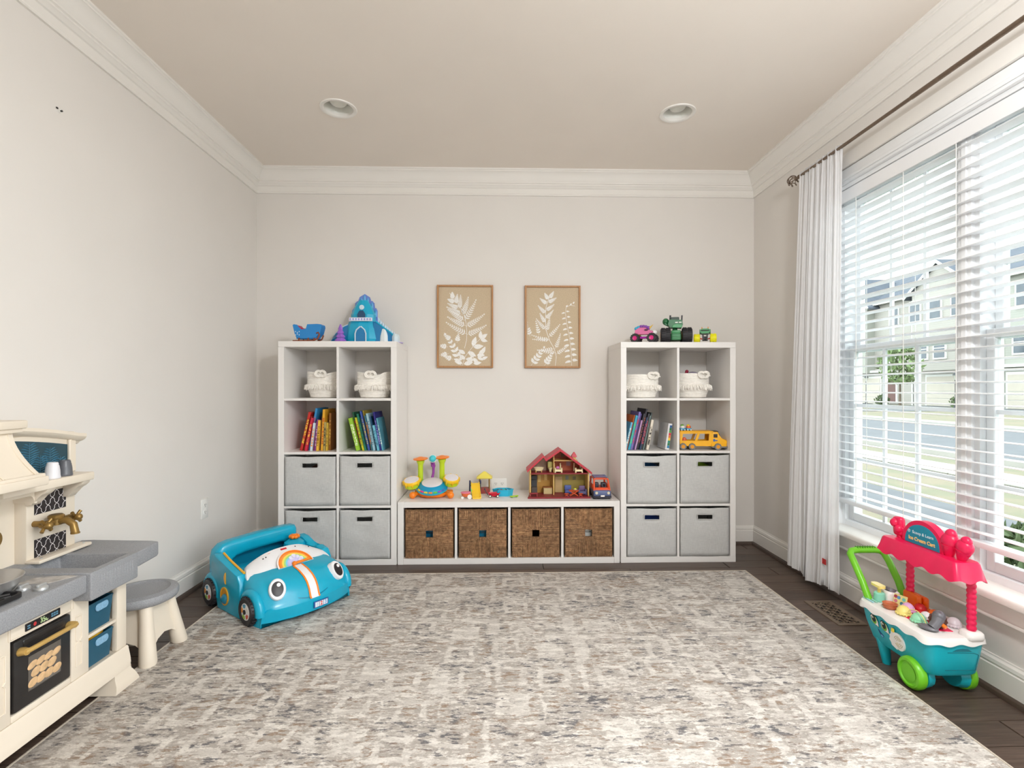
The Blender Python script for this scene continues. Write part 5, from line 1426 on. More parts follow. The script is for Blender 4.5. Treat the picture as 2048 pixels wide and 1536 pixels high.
G().b2((-0.312, -0.215, 0.09), (-0.292, 0.20, 0.262), 0.006, 2).obj('seat_back_panel', CBD, car)
# corner post with orange flower knob, steering wheel
G().lathe([(0.07, 0.0), (0.068, 0.20), (0.055, 0.245), (0.03, 0.262)], 24, T(-0.155, 0.165, 0.0)).obj('corner_post', CB, car)
g = G()
for k in range(6): g.ball((-0.155+0.018*math.cos(k*PI/3), 0.165+0.018*math.sin(k*PI/3), 0.276), (0.014, 0.014, 0.012), 12, 8)
g.ball((-0.155, 0.165, 0.278), (0.016, 0.016, 0.013), 12, 8)
g.obj('flower_knob', ORG, car)
G().lathe([(0.040, -0.008), (0.048, -0.004), (0.048, 0.004), (0.040, 0.008), (0.02, 0.006)], 26, T(0.005, -0.075, 0.235) @ R(-0.95, 'Y')).obj('steering_wheel', ORG, car)
# windscreen: white shield leaning back
def ws(u, v):          # u -1..1 across, v 0 bottom..1 top
    y_ = u*lerp(0.232, 0.185, v**1.3)
    top = 0.288-0.055*abs(u)**2.4
    z_ = lerp(0.205-0.014*abs(u)**2, top, v)+0.010*math.sin(PI*v)
    x_ = lerp(0.150-0.055*abs(u)**2, 0.018-0.02*abs(u)**2, v)
    return (x_, y_, z_)
g = G(); nu_, nv_ = 24, 10
VV = [[g.bm.verts.new(ws(-1+2*i/nu_, j/nv_)) for i in range(nu_+1)] for j in range(nv_+1)]
for j in range(nv_):
    for i in range(nu_): g.bm.faces.new((VV[j][i], VV[j][i+1], VV[j+1][i+1], VV[j+1][i]))
rr_g = bmesh.ops.extrude_face_region(g.bm, geom=list(g.bm.faces))
bmesh.ops.translate(g.bm, verts=[v for v in rr_g['geom'] if isinstance(v, bmesh.types.BMVert)], vec=(-0.028, 0, -0.022))
wsh = g.obj('windscreen', WHT, car, ang=45)
# rainbow dial on it
nrm = (Vector(ws(0.05, 0.4))-Vector(ws(-0.05, 0.4))).cross(Vector(ws(0, 0.5))-Vector(ws(0, 0.3))).normalized()
c0 = Vector(ws(0.0, 0.06))
ex = Vector((0, 1, 0)); ey = nrm.cross(ex).normalized()
if ey.z < 0: ey = -ey
nz_ = ex.cross(ey).normalized()
if nz_.x < 0: nz_ = -nz_
DM = Matrix(((ex.x, ey.x, nz_.x, c0.x), (ex.y, ey.y, nz_.y, c0.y), (ex.z, ey.z, nz_.z, c0.z), (0, 0, 0, 1))) @ T(0, 0, 0.011)
def half_ring(r0, r1, z, h, col, nm, parent=wsh):
    a = [(r1*math.cos(PI*i/20), r1*math.sin(PI*i/20)) for i in range(21)]+[(r0*math.cos(PI-PI*i/20), r0*math.sin(PI-PI*i/20)) for i in range(21)]
    return G().prism(a, h, DM @ T(0, 0, z)).obj(nm, col, parent)
half_ring(0.0002, 0.098, -0.004, 0.004, plastic((246, 240, 236)), 'dial_plate')
half_ring(0.084, 0.091, 0.0, 0.005, ORG, 'dial_rim')
rb_ = [(240, 150, 60), (246, 214, 90), (170, 215, 120), (130, 205, 230), (190, 190, 240)]
for k, rgb in enumerate(rb_): half_ring(0.083-(k+1)*0.009, 0.083-k*0.009, 0.0, 0.0012+0.0002*k, paper(rgb), 'rainbow_band')
half_ring(0.0002, 0.038, 0.0, 0.001, paper((205, 200, 240)), 'sky_print')
g = G()
for x_, y_, r_ in ((-0.01, 0.045, 0.012), (0.008, 0.052, 0.014), (0.024, 0.044, 0.011), (0.04, 0.03, 0.010), (0.03, 0.018, 0.012)): g.prism(circ(r_, 14, x_, y_), 0.0008, DM @ T(0, 0, 0.0022))
co_ = g.obj('cloud_print', paper((226, 226, 248)), wsh)
G().cyl(DM @ Vector((-0.012, 0.002, 0.006)), DM @ Vector((0.075, 0.006, 0.008)), 0.008, 0.006, n=12).ball(DM @ Vector((-0.014, 0.002, 0.007)), 0.012, 12, 8).obj('dial_pointer', ORG, wsh)
p = Vector(ws(-0.05, 0.86))+nz_*0.0005
G().box((0, 0, 0), (0.034, 0.012, 0.002), 0.0006, 1, Matrix.Translation(p) @ DM.to_3x3().to_4x4()).obj('badge', M('badge_red', (200, 30, 36), 0.4, noise=(20, 0.04)), wsh)['label'] = 'small red badge'
for u_, v_ in ((-0.62, 0.72), (-0.55, 0.74), (0.3, 0.86), (0.7, 0.78)):
    p = Vector(ws(u_, v_)); G().ball(p, 0.004, 8, 6).obj('screw_hole', BLKP, wsh)
# hood stripe following the hood
def hood(x): 
    for (a, _, h0, b0), (b, _, h1, b1) in zip(st[:-1], st[1:]):
        if a <= x <= b: return lerp(h0, h1, (x-a)/(b-a))+0.012
    return st[-1][2]
def ribbon(yc, hw_, x0, x1, off, mat, nm):
    g = G(); pts = [(lerp(x0, x1, i/14), hood(lerp(x0, x1, i/14))) for i in range(15)]
    pts += [(0.314, 0.096), (0.3215, 0.086)]
    v = [[g.bm.verts.new((x_+off*0.6, yc+s_*hw_, z_+off)) for s_ in (-1, 1)] for x_, z_ in pts]
    for a, b in zip(v[:-1], v[1:]): g.bm.faces.new((a[0], a[1], b[1], b[0]))
    g.obj(nm, mat, car)
ribbon(0.0, 0.022, 0.155, 0.302, 0.0015, WHT, 'hood_stripe')
for s_ in (-1, 1): ribbon(s_*0.0235, 0.0045, 0.155, 0.302, 0.0022, ORG, 'stripe_edge')
# eyes on the front corners
def eye(sgn):
    yc = sgn*0.168; xc, zc_ = 0.262, 0.166
    d = Vector((0.80, sgn*0.30, 0.52)).normalized()
    q = d.to_track_quat('Z', 'Y').to_matrix().to_4x4()
    m = T(xc, yc, zc_) @ q
    e = G().lathe([(0.046, -0.03), (0.046, 0.0), (0.042, 0.005), (0.02, 0.008)], 28, m @ S(0.86, 1.12, 1)).obj('eye', WHT, car)
    G().lathe([(0.034, 0.004), (0.032, 0.0085), (0.015, 0.0105)], 26, m @ S(0.84, 1.1, 1)).obj('pupil', BLKP, e)
    G().lathe([(0.010, 0.008), (0.009, 0.0122), (0.003, 0.013)], 16, m @ T(0.006, 0.018, 0)).obj('glint', WHT, e)
eye(-1); eye(1)
# smile groove and number plate
def nose(y_, z_): return 0.3235-0.064*(abs(y_)/0.25)**2.2+(0.0 if z_ < 0.082 else -(z_-0.082)*0.75)
pts = []
for i in range(21):
    y_ = lerp(-0.135, 0.135, i/20); z_ = 0.092+0.036*(abs(y_)/0.135)**2
    pts.append((nose(y_, z_)-0.001, y_, z_))
G().tube(pts, 0.0032, 6).obj('smile_line', CBD, car)
pl_ = G().box((nose(0.03, 0.05)+0.001, 0.03, 0.050), (0.006, 0.082, 0.032), 0.001, 1).obj('number_plate', M('plate_blue', (44, 92, 160), 0.4, noise=(40, 0.08)), car)
PM = Matrix(((0, 0, 1, nose(0.03, 0.05)+0.0044), (1, 0, 0, 0.03), (0, 1, 0, 0.050), (0, 0, 0, 1)))
for k, (ch, rgb) in enumerate((('1', (180, 210, 235)), ('2', (214, 60, 50)), ('3', (120, 170, 220)))):
    b_ = G().box((0, 0, 0), (0.021, 0.024, 0.001), 0, 1, PM @ T(-0.024+k*0.024, 0, -0.0004)).obj('number_tile', paper((232, 236, 240)), pl_)
    o = link('numeral', text_mesh(ch, 0.026, 0.0004, bold=0.0008), paper(rgb), b_); o.matrix_local = PM @ T(-0.024+k*0.024, 0, 0.0006)
# wheels with picture hubs and arches
HUBC = [(226, 226, 220), (90, 160, 190), (230, 150, 60), (150, 190, 80), (210, 90, 70)]
def wheel(xc, sgn, r=0.068, w=0.058):
    yo = sgn*0.250
    m = T(xc, yo, r) @ R(-sgn*PI/2, 'X')
    wh = G().lathe([(r*0.66, -w/2), (r*0.92, -w/2), (r, -w/2+0.012), (r, w/2-0.012), (r*0.90, w/2), (r*0.62, w/2-0.002), (r*0.58, w/2-0.008)], 36, m)
    for k in range(24):
        a = 2*PI*k/24
        wh.box((0, 0, 0), (0.009, 0.006, w*0.8), 0.001, 1, m @ R(a, 'Z') @ T(r, 0, 0))
    wo = wh.obj('wheel', BLKP, car)
    G().lathe([(r*0.60, w/2-0.012), (r*0.60, w/2-0.003), (r*0.2, w/2)], 28, m).obj('hub_cap', WHT, wo)
    for k in range(5):
        a0 = 2*PI*k/5
        G().prism([(r*q*math.cos(a0+t_), r*q*math.sin(a0+t_)) for q, t_ in ((0.25, 0.1), (0.52, 0.1), (0.54, 0.5), (0.52, 0.95), (0.25, 0.95))], 0.001, m @ T(0, 0, w/2-0.0015)).obj('hub_picture', paper(HUBC[k]), wo)
    G().lathe([(r*0.17, w/2-0.003), (r*0.17, w/2+0.003), (r*0.1, w/2+0.004)], 12, m).obj('hub_axle', BLKP, wo)
for xc in (0.165, -0.235):
    for s_ in (-1, 1):
        wheel(xc, s_)
        pts = [(xc+0.078*math.cos(a), s_*0.243, 0.066+0.078*math.sin(a)) for a in [-0.15+(PI+0.3)*i/16 for i in range(17)]]
        G().tube(pts, 0.024, 10, True, 1.0).obj('wheel_arch', CB, car, ang=60)
# door play pieces: half-moon handle and ball roller
G().prism([(-0.062+0.018*math.cos(PI/2+PI*i/12), 0.175+0.030*math.sin(PI/2+PI*i/12)) for i in range(13)], 0.004, FS(-0.2655), 0.001, 1).obj('door_handle', YLW, car)
G().frame(circ(0.042, 28, -0.075, 0.082, 0.046), circ(0.034, 28, -0.075, 0.082, 0.038), 0.005, FS(-0.2665)).obj('roller_ring', YLW, car)
G().prism(circ(0.034, 28, -0.075, 0.082, 0.038), 0.002, FS(-0.264)).obj('roller_pocket', plastic((214, 150, 24), 0.35), car)
G().ball((-0.070, -0.262, 0.070), (0.026, 0.020, 0.026), 20, 12).obj('roller_ball', plastic((16, 120, 150), 0.25), car)

# ================================================================ ice cream cart by the window
CT = plastic((22, 172, 188), 0.32); PNK = plastic((228, 26, 84), 0.32); GRN = plastic((112, 196, 38), 0.32); CWH = plastic((240, 238, 236), 0.35)
cart = thing('ice_cream_cart', 'turquoise and pink toy ice cream cart with smiling face by window', 'toy cart', (1.690, 2.020, 0))
# local: x across (towards the window +), y along the wall (viewer side -)
def rrect3(hx, hy, r, z, cy=0.0, n=5): return [(x, y+cy, z) for x, y in rrect(2*hx, 2*hy, r, n)]
bot = lambda y: 0.0
rg = [rrect3(0.088, 0.150, 0.035, 0.088, -0.010), rrect3(0.094, 0.160, 0.035, 0.100, -0.010), rrect3(0.104, 0.176, 0.035, 0.160, 0.0), rrect3(0.111, 0.184, 0.03, 0.226, 0.004)]
G().rings(rg).obj('cart_body', CT, cart, ang=40)
# white tray with a scalloped icing skirt
n = 120
def even(pts, n):
    L = [0.0]
    for a, b in zip(pts, pts[1:]+pts[:1]): L.append(L[-1]+math.hypot(b[0]-a[0], b[1]-a[1]))
    out = []; k = 0
    for i in range(n):
        d = L[-1]*i/n
        while L[k+1] < d: k += 1
        a, b = pts[k], pts[(k+1) % len(pts)]; t_ = (d-L[k])/(L[k+1]-L[k] or 1)
        out.append((lerp(a[0], b[0], t_), lerp(a[1], b[1], t_)))
    return out
def skirt(hx, hy, r, z, amp=0.0, cy=0.006):
    base_ = even(rrect(2*hx, 2*hy, r, 8), 160)
    return [(x, y+cy, z-amp*(0.5+0.5*math.sin(i/160*2*PI*14))) for i, (x, y) in enumerate(base_)]
G().rings([skirt(0.112, 0.186, 0.04, 0.222), skirt(0.119, 0.192, 0.045, 0.216, 0.009), skirt(0.1215, 0.195, 0.045, 0.217, 0.009), skirt(0.120, 0.193, 0.045, 0.228, 0.002), skirt(0.115, 0.188, 0.04, 0.237), skirt(0.104, 0.178, 0.035, 0.2385)]).obj('tray', CWH, cart, ang=50)
G().b2((0.026, -0.196, 0.225), (0.092, -0.140, 0.262), 0.016, 3).obj('post_plinth', CWH, cart)
G().b2((0.03, 0.07, 0.225), (0.098, 0.15, 0.256), 0.012, 2).obj('post_plinth', CWH, cart)
# wheels, rear legs
def cwheel(sx):
    m = T(sx*0.098, -0.086, 0.060) @ R(sx*PI/2, 'Y')
    w = G().lathe([(0.022, -0.020), (0.050, -0.020), (0.0585, -0.013), (0.060, 0.0), (0.0585, 0.010), (0.052, 0.017), (0.044, 0.018), (0.040, 0.012), (0.020, 0.012)], 40, m).obj('wheel', GRN, cart)
    G().lathe([(0.0, 0.011), (0.030, 0.011), (0.032, 0.0135), (0.02, 0.0145)], 28, m).obj('wheel_disc', GRN, w)
    G().rings([[(sx*0.050, -0.086+r*math.cos(a), z0+r*0.9*math.sin(a)) for a in [2*PI*i/16 for i in range(16)]] for r, z0 in ((0.052, 0.06),)]+[[(sx*0.080, -0.086+r*math.cos(a), z0+r*0.9*math.sin(a)) for a in [2*PI*i/16 for i in range(16)]] for r, z0 in ((0.060, 0.062),)]).obj('wheel_well', CT, cart)
cwheel(-1); cwheel(1)
for sx in (-1, 1):
    G().rings([[(sx*lerp(0.060, 0.072, k)+lerp(0.016, 0.024, k)*math.cos(2*PI*i/16), 0.100+lerp(-0.008, 0, k)+lerp(0.015, 0.03, k)*math.sin(2*PI*i/16), lerp(0.0, 0.105, k)) for i in range(16)] for k in (0, 0.08, 0.5, 1.0)]).obj('rear_leg', CT, cart)
# face on the room side: plane slopes, x about -0.105
def fx(z): return -lerp(0.094, 0.112, (z-0.1)/0.112)-0.0008
def face_poly(pts, mat, nm, lift=0.0, parent=None):
    g = G(); v = [g.bm.verts.new((fx(z)-lift, y, z)) for y, z in pts]; g.bm.faces.new(v)
    return g.obj(nm, mat, parent or cart, smooth=False)
EW = paper((240, 240, 236)); EG = paper((110, 180, 40)); EB = paper((26, 28, 34))
for yc, zc_ in ((0.098, 0.176), (0.042, 0.172)):
    e = face_poly([(yc+0.0230, zc_+0.0184), (yc+0.0138, zc_+0.0253), (yc-0.0115, zc_+0.0207), (yc-0.0207, zc_+0.0046), (yc-0.0218, zc_-0.0196), (yc+0.0069, zc_-0.0149), (yc+0.0207, zc_-0.0069)], EB, 'eye_outline', 0.0002)
    face_poly([(yc+0.0207, zc_+0.0161), (yc+0.0126, zc_+0.0218), (yc-0.0103, zc_+0.0184), (yc-0.0184, zc_+0.0034), (yc-0.0196, zc_-0.0172), (yc+0.0069, zc_-0.0126), (yc+0.0184, zc_-0.0057)], EW, 'eye_white', 0.0006, e)
    face_poly([(yc+0.0023+0.0144*math.cos(a), zc_+0.0046+0.0172*math.sin(a)) for a in [2*PI*i/18 for i in range(18)]], EG, 'iris', 0.0010, e)
    face_poly([(yc+0.0034+0.0109*math.cos(a), zc_+0.0080+0.0132*math.sin(a)) for a in [2*PI*i/18 for i in range(18)]], EB, 'pupil', 0.0014, e)
    face_poly([(yc+0.0069+0.0040*math.cos(a), zc_+0.0138+0.0040*math.sin(a)) for a in [2*PI*i/12 for i in range(12)]], EW, 'glint', 0.0018, e)
mo = face_poly([(0.088, 0.152), (0.083, 0.140), (0.073, 0.126), (0.062, 0.122), (0.056, 0.128), (0.057, 0.133), (0.068, 0.138), (0.078, 0.146)], paper((20, 60, 120)), 'mouth', 0.0003)
face_poly([(0.074, 0.130), (0.063, 0.124), (0.058, 0.129), (0.066, 0.133)], paper((110, 180, 225)), 'tongue', 0.0007, mo)
# speaker cloud with spiral slots and a yellow tag
cl = [(-0.030+0.030*math.cos(a), 0.150+0.034*math.sin(a)) for a in [-1.2-3.9*i/20 for i in range(21)]]
cl += [(0.004, 0.178), (0.006, 0.168), (0.016, 0.160), (0.014, 0.150), (0.020, 0.140), (0.012, 0.130), (0.010, 0.120), (-0.004, 0.116), (-0.018, 0.112)]
c3 = G(); 
v0 = [c3.bm.verts.new((fx(z)+0.001, y, z)) for y, z in cl]; v1 = [c3.bm.verts.new((fx(z)-0.0045, y, z)) for y, z in cl]
c3.bm.faces.new(v1); [c3.bm.faces.new((v0[i], v0[(i+1) % len(cl)], v1[(i+1) % len(cl)], v1[i])) for i in range(len(cl))]
spk = c3.obj('speaker_cloud', CWH, cart)
g = G()
for r_ in (0.008, 0.014, 0.020):
    for a0 in (0.3, 3.4):
        g.tube([(fx(0.150+r_*1.1*math.sin(a0+t_*0.26))-0.0048, -0.030+r_*math.cos(a0+t_*0.26), 0.150+r_*1.1*math.sin(a0+t_*0.26)) for t_ in range(10)], 0.0012, 5)
g.obj('sound_slots', M('slot_sand', (190, 180, 150), 0.6, noise=(20, 0.05)), spk)
G().box((fx(0.186)-0.003, -0.006, 0.186), (0.006, 0.014, 0.016), 0.002, 1).obj('yellow_tag', plastic((244, 214, 80)), spk)
# drawer on the end facing the room entrance
def fy(z): return -lerp(0.170, 0.179, (z-0.1)/0.112)-0.001
g = G()
for a, b in (((-0.045, 0.115), (0.070, 0.115)), ((0.070, 0.115), (0.078, 0.172)), ((0.078, 0.172), (0.060, 0.180)), ((0.060, 0.180), (-0.04, 0.182))):
    g.tube([(a[0], fy(a[1]), a[1]), (b[0], fy(b[1]), b[1])], 0.0011, 5)
g.obj('drawer_seam', plastic((10, 110, 124), 0.4), cart)
G().prism([(-0.022, 0.0), (0.052, 0.0), (0.035, 0.009), (0.015, 0.011), (-0.006, 0.008)], 0.002, FY @ T(0, 0.186, -fy(0.186)-0.001)).obj('drawer_grip', plastic((10, 110, 124), 0.4), cart)
# handle
hp = [(-0.080, 0.168, 0.235), (-0.082, 0.205, 0.300), (-0.082, 0.262, 0.372), (-0.080, 0.288, 0.398), (-0.068, 0.297, 0.408), (-0.04, 0.299, 0.411), (0.04, 0.299, 0.411), (0.066, 0.297, 0.408), (0.078, 0.288, 0.398), (0.080, 0.262, 0.372), (0.080, 0.205, 0.300), (0.078, 0.168, 0.235)]
hd_ = G().tube(hp, 0.0145, 14).obj('push_handle', GRN, cart)
g = G()
for k in range(8): g.box((-0.042+k*0.0115, 0.299, 0.4245), (0.0035, 0.022, 0.006), 0.001, 1)
g.obj('grip_ridges', plastic((70, 140, 20), 0.4), hd_)
# twisted posts
def post(yc, z0):
    pr = []
    nb = 11
    for k in range(nb):
        za, zb = lerp(z0, 0.475, k/nb), lerp(z0, 0.475, (k+1)/nb)
        pr += [(0.0125, za), (0.0152, lerp(za, zb, .35)), (0.0152, lerp(za, zb, .65)), (0.0125, zb-0.0005)]
    G().lathe(pr, 18, T(0.055, yc, 0) ).obj('awning_post', PNK, cart, ang=60)
post(-0.172, 0.262); post(0.110, 0.250)
# awning
def aw(hx, y0, y1, z, sc=0.0):
    per = even(rrect(2*hx, y1-y0, 0.012, 3, 0, (y0+y1)/2), 150)
    return [(x+0.012, y, z-sc*(0.5+0.5*math.sin(i/150*2*PI*13))) for i, (x, y) in enumerate(per)]
G().rings([aw(0.044, -0.200, 0.148, 0.468), aw(0.060, -0.222, 0.170, 0.462, 0.012), aw(0.062, -0.224, 0.172, 0.463, 0.012), aw(0.050, -0.208, 0.157, 0.515), aw(0.046, -0.203, 0.152, 0.522), aw(0.03, -0.185, 0.134, 0.524)]).obj('awning', PNK, cart, ang=40)
# arched sign facing the room
SGX = -0.004
arc = [(-0.020+0.100*math.cos(PI*i/24), 0.520+0.105*math.sin(PI*i/24)**0.9) for i in range(25)]
sgn = G().prism(arc, 0.030, FX @ T(0, 0, SGX), 0.006, 2).obj('sign_arch', PNK, cart)
arc2 = [(-0.020+0.083*math.cos(PI*i/24), 0.526+0.082*math.sin(PI*i/24)**0.9) for i in range(25)]
sp_ = G().prism(arc2, 0.002, FX @ T(0, 0, SGX-0.0018)).obj('sign_plate', M('sign_teal', (24, 140, 168), 0.4, noise=(18, 0.08)), sgn)
TM = lambda y, z: Matrix(((0, 0, -1, SGX-0.0022), (-1, 0, 0, y), (0, 1, 0, z), (0, 0, 0, 1)))
o = link('lettering', text_mesh('Scoop & Learn', 0.0170, 0.0004), paper((225, 236, 240)), sgn); o.matrix_local = TM(-0.026, 0.572)
o = link('lettering', text_mesh('Ice Cream Cart', 0.0200, 0.0004, bold=0.0007), paper((248, 208, 130)), sgn); o.matrix_local = TM(-0.020, 0.546)
o['label'] = 'yellow words Ice Cream Cart'
G().frame(circ(0.0062, 18), circ(0.0046, 18), 0.0006, TM(0.041, 0.573)).prism([(-0.002, -0.002), (0.0025, 0.0), (-0.001, 0.003)], 0.0006, TM(0.041, 0.573)).obj('round_logo', paper((225, 236, 240)), sgn)
# moulded ice creams on the roof
def cone(yc, tilt, s_, kind):
    m = T(0.010, yc, 0.520) @ R(tilt, 'X') @ S(s_, s_, s_)
    if kind == 'bar':
        c = G().box((0, 0, 0.052), (0.030, 0.052, 0.082), 0.014, 3, m).box((0, 0, 0.008), (0.018, 0.024, 0.03), 0.006, 2, m).ball(m @ Vector((-0.010, 0.008, 0.066)), 0.02*s_, 12, 8).ball(m @ Vector((-0.010, -0.010, 0.042)), 0.018*s_, 12, 8)
    else:
        c = G().cyl(m @ Vector((0, 0, 0)), m @ Vector((0, 0, 0.045)), 0.012*s_, 0.026*s_, n=14)
        for dy, dz, r_ in ((0, 0.058, 0.031), (0.016, 0.044, 0.013), (-0.016, 0.044, 0.013), (0.0, 0.042, 0.016), (0, 0.082, 0.020)): c.ball(m @ Vector((0, dy, dz)), (r_*s_*0.8, r_*s_, r_*s_), 16, 10)
    c.obj('moulded_ice_cream', PNK, cart, ang=60)
cone(0.108, -0.10, 0.98, 'bar'); cone(-0.128, 0.10, 1.05, 'cone'); cone(-0.178, 0.28, 0.98, 'cone')
# pink well in the tray
G().prism([(0.005+0.040*math.cos(a)*1.0, 0.02+0.05*math.sin(a)) for a in [PI*0.1+PI*0.9*i/12 for i in range(13)]]+[(-0.040, -0.05), (-0.012, -0.125), (0.045, -0.135), (0.05, -0.09)], 0.004, T(-0.025, 0.0, 0.237), 0.001, 1).obj('pink_well', PNK, cart)

# loose play food on the tray (top of tray z = 0.239)
def onTray(x, y, z=0.2392): return (1.690+x, 2.020+y, z)
def scoop(name, x, y, rgb, r, label, z=0.2412, base_=None):
    t = thing(name, label, 'toy food', onTray(x, y, z))
    pm = plastic(rgb, 0.4)
    g = G().lathe([(r*0.85, 0.0), (r*1.05, r*0.12), (r*1.10, r*0.30), (r*1.0, r*0.42), (r*1.02, r*0.5), (r*0.98, r*0.75), (r*0.92, r*0.82), (r*0.88, r*0.9), (r*0.62, r*1.25), (r*0.3, r*1.42)], 28)
    g.obj('scoop_dome', pm, t)
    f = G()
    for k in range(14): f.ball((r*1.05*math.cos(2*PI*k/14), r*1.05*math.sin(2*PI*k/14), r*0.18), r*0.17, 8, 6)
    f.obj('ruffle', plastic(tuple(min(255, int(v*0.96)) for v in rgb), 0.4), t)
scoop('toy_scoop', -0.052, 0.012, (240, 222, 130), 0.024, 'pale yellow toy ice cream scoop in the cart tray')
scoop('toy_scoop', -0.046, -0.055, (150, 220, 180), 0.024, 'mint green toy ice cream scoop in the cart tray')
scoop('toy_scoop', -0.012, 0.040, (222, 170, 214), 0.023, 'lilac toy ice cream scoop in the cart tray')
scoop('toy_scoop', 0.040, 0.040, (206, 24, 34), 0.022, 'red toy ice cream scoop in the cart tray', 0.2395)
scoop('toy_scoop', 0.048, -0.020, (244, 112, 20), 0.022, 'orange toy ice cream scoop in the cart tray', 0.2395)
scoop('toy_scoop', 0.062, -0.092, (222, 214, 220), 0.023, 'white toy ice cream scoop beside the cart post', 0.2395)
scoop('toy_scoop', 0.004, -0.030, (236, 232, 236), 0.019, 'small white sprinkled toy scoop in the middle of the tray')
bw = thing('toy_waffle_bowl', 'terracotta toy waffle bowl on the cart tray', 'toy food', onTray(-0.062, 0.072))
TC = plastic((196, 112, 72), 0.5)
G().lathe([(0.017, 0), (0.023, 0.004), (0.026, 0.020), (0.0275, 0.022), (0.0255, 0.0225), (0.021, 0.014), (0.012, 0.012)], 26).obj('bowl', TC, bw)
G().lathe([(0.0262, 0.009), (0.0272, 0.011), (0.0262, 0.013)], 26).obj('band', plastic((180, 98, 62), 0.5), bw)
pm = thing('toy_syrup_pump', 'toy syrup bottle with pale yellow pump head on the cart tray', 'toy', onTray(-0.050, 0.148))
G().lathe([(0.018, 0), (0.021, 0.003), (0.020, 0.034), (0.016, 0.038)], 20).obj('ribbed_base', plastic((140, 214, 190), 0.4), pm)
G().cyl((0, 0, 0.036), (0, 0, 0.062), 0.007, n=12).obj('pump_stem', plastic((240, 214, 120)), pm)
G().rings([[(x, y, z) for x, y in rrect(0.030, 0.062, 0.012, 4, 0, 0.006)] for z in (0.060, 0.070)]).obj('pump_head', plastic((244, 226, 134)), pm)
vs_ = thing('toy_machine', 'white toy soft serve machine standing at the back of the tray', 'toy', onTray(0.0, 0.150))
G().b2((-0.030, -0.026, 0), (0.028, 0.024, 0.044), 0.010, 3).obj('housing', CWH, vs_)
G().cyl((0, 0, 0.042), (0.004, 0, 0.053), 0.022, 0.019, n=18).obj('grey_lid', plastic((110, 108, 116)), vs_)
cd = thing('toy_menu_card', 'small picture menu card standing on the cart tray', 'card', onTray(-0.008, 0.090))
cd.rotation_euler = (0, 0.25, 0.35)
G().box((0, 0, 0.024), (0.003, 0.052, 0.046), 0.001, 1).obj('card', paper((236, 224, 150)), cd)
for k, (y_, z_, rgb) in enumerate(((-0.014, 0.032, (120, 205, 190)), (0.006, 0.034, (90, 150, 200)), (0.016, 0.018, (210, 120, 140)), (-0.008, 0.014, (70, 130, 150)), (0.018, 0.036, (170, 60, 80)))):
    G().prism(circ(0.007, 12, y_, z_), 0.0008, FX @ T(0, 0, -0.0024)).obj('picture_dot', paper(rgb), cd)
pz = thing('toy_popsicle_block', 'orange toy popsicle mould standing behind the scoops', 'toy', onTray(0.046, 0.088))
G().box((0.0, 0, 0.032), (0.022, 0.085, 0.056), 0.011, 3).obj('mould_half', plastic((240, 108, 14)), pz)
G().box((0.025, -0.006, 0.028), (0.022, 0.085, 0.050), 0.010, 3).obj('mould_half', plastic((236, 100, 10)), pz)
G().b2((-0.03, -0.05, 0), (0.04, 0.045, 0.008), 0.003, 1).obj('mould_base', plastic((244, 118, 20)), pz)
SG = M('scooper_grey', (112, 112, 118), 0.4, 0.2, noise=(20, 0.06))
sc_ = thing('toy_scooper', 'grey plastic toy ice cream scooper resting on the tray front', 'toy', onTray(-0.062, -0.118))
sc_.rotation_euler = (0, 0, 0.5)
G().ball((0, 0.0, 0.010), (0.020, 0.034, 0.010), 16, 8).obj('scooper_shoe', SG, sc_)
G().tube([(0.0, -0.012, 0.014), (0.014, -0.020, 0.030), (0.026, -0.022, 0.046)], [0.016, 0.017, 0.020], 14).ball((0.031, -0.022, 0.054), 0.021, 16, 10).obj('scooper_handle', SG, sc_)
G().cyl((0.020, -0.048, 0.022), (0.024, -0.030, 0.030), 0.007, n=10).obj('thumb_lever', plastic((240, 120, 30)), sc_)
wc = thing('toy_waffle_disc', 'dark brown scalloped toy wafer standing behind the scooper', 'toy food', onTray(-0.018, -0.108))
wc.rotation_euler = (0, 0.35, 0.7)
G().prism([((0.028+0.002*math.cos(12*a))*math.cos(a), (0.028+0.002*math.cos(12*a))*math.sin(a)) for a in [2*PI*i/72 for i in range(72)]], 0.008, T(0, 0, 0.030) @ R(PI/2, 'Y') @ T(0, 0, -0.004), 0.001, 1).obj('wafer', M('wafer_brown', (92, 52, 40), 0.6, noise=(20, 0.1)), wc)
G().prism(circ(0.018, 24), 0.002, T(-0.0048, 0, 0.030) @ R(PI/2, 'Y') @ T(0, 0, -0.002)).obj('wafer_centre', M('wafer_dark', (70, 40, 34), 0.6, noise=(20, 0.1)), wc)
bh = thing('toy_bucket_handle', 'thin pale yellow hoop arching over the mint scoop', 'toy', onTray(-0.040, -0.060, 0.2412))
G().tube([(-0.020+0.0*i, 0.048*math.cos(PI*i/16), 0.046*math.sin(PI*i/16)) for i in range(17)], 0.0016, 6).obj('hoop', plastic((238, 222, 140)), bh)
for s_ in (-1, 1): G().ball((-0.020, s_*0.048, 0.002), 0.0032, 8, 6).obj('hoop_end', plastic((238, 222, 140)), bh)
tw = thing('toy_tongs', 'flat pale green toy tongs lying by the syrup pump', 'toy', onTray(-0.075, 0.150))
G().box((0, 0.006, 0.003), (0.010, 0.060, 0.005), 0.002, 1).obj('arm', plastic((150, 214, 190)), tw); G().box((-0.016, 0.004, 0.003), (0.008, 0.056, 0.005), 0.002, 1).obj('arm', plastic((150, 205, 215)), tw)
G().box((-0.008, 0.034, 0.003), (0.026, 0.008, 0.005), 0.002, 1).obj('bridge', plastic((150, 214, 190)), tw)

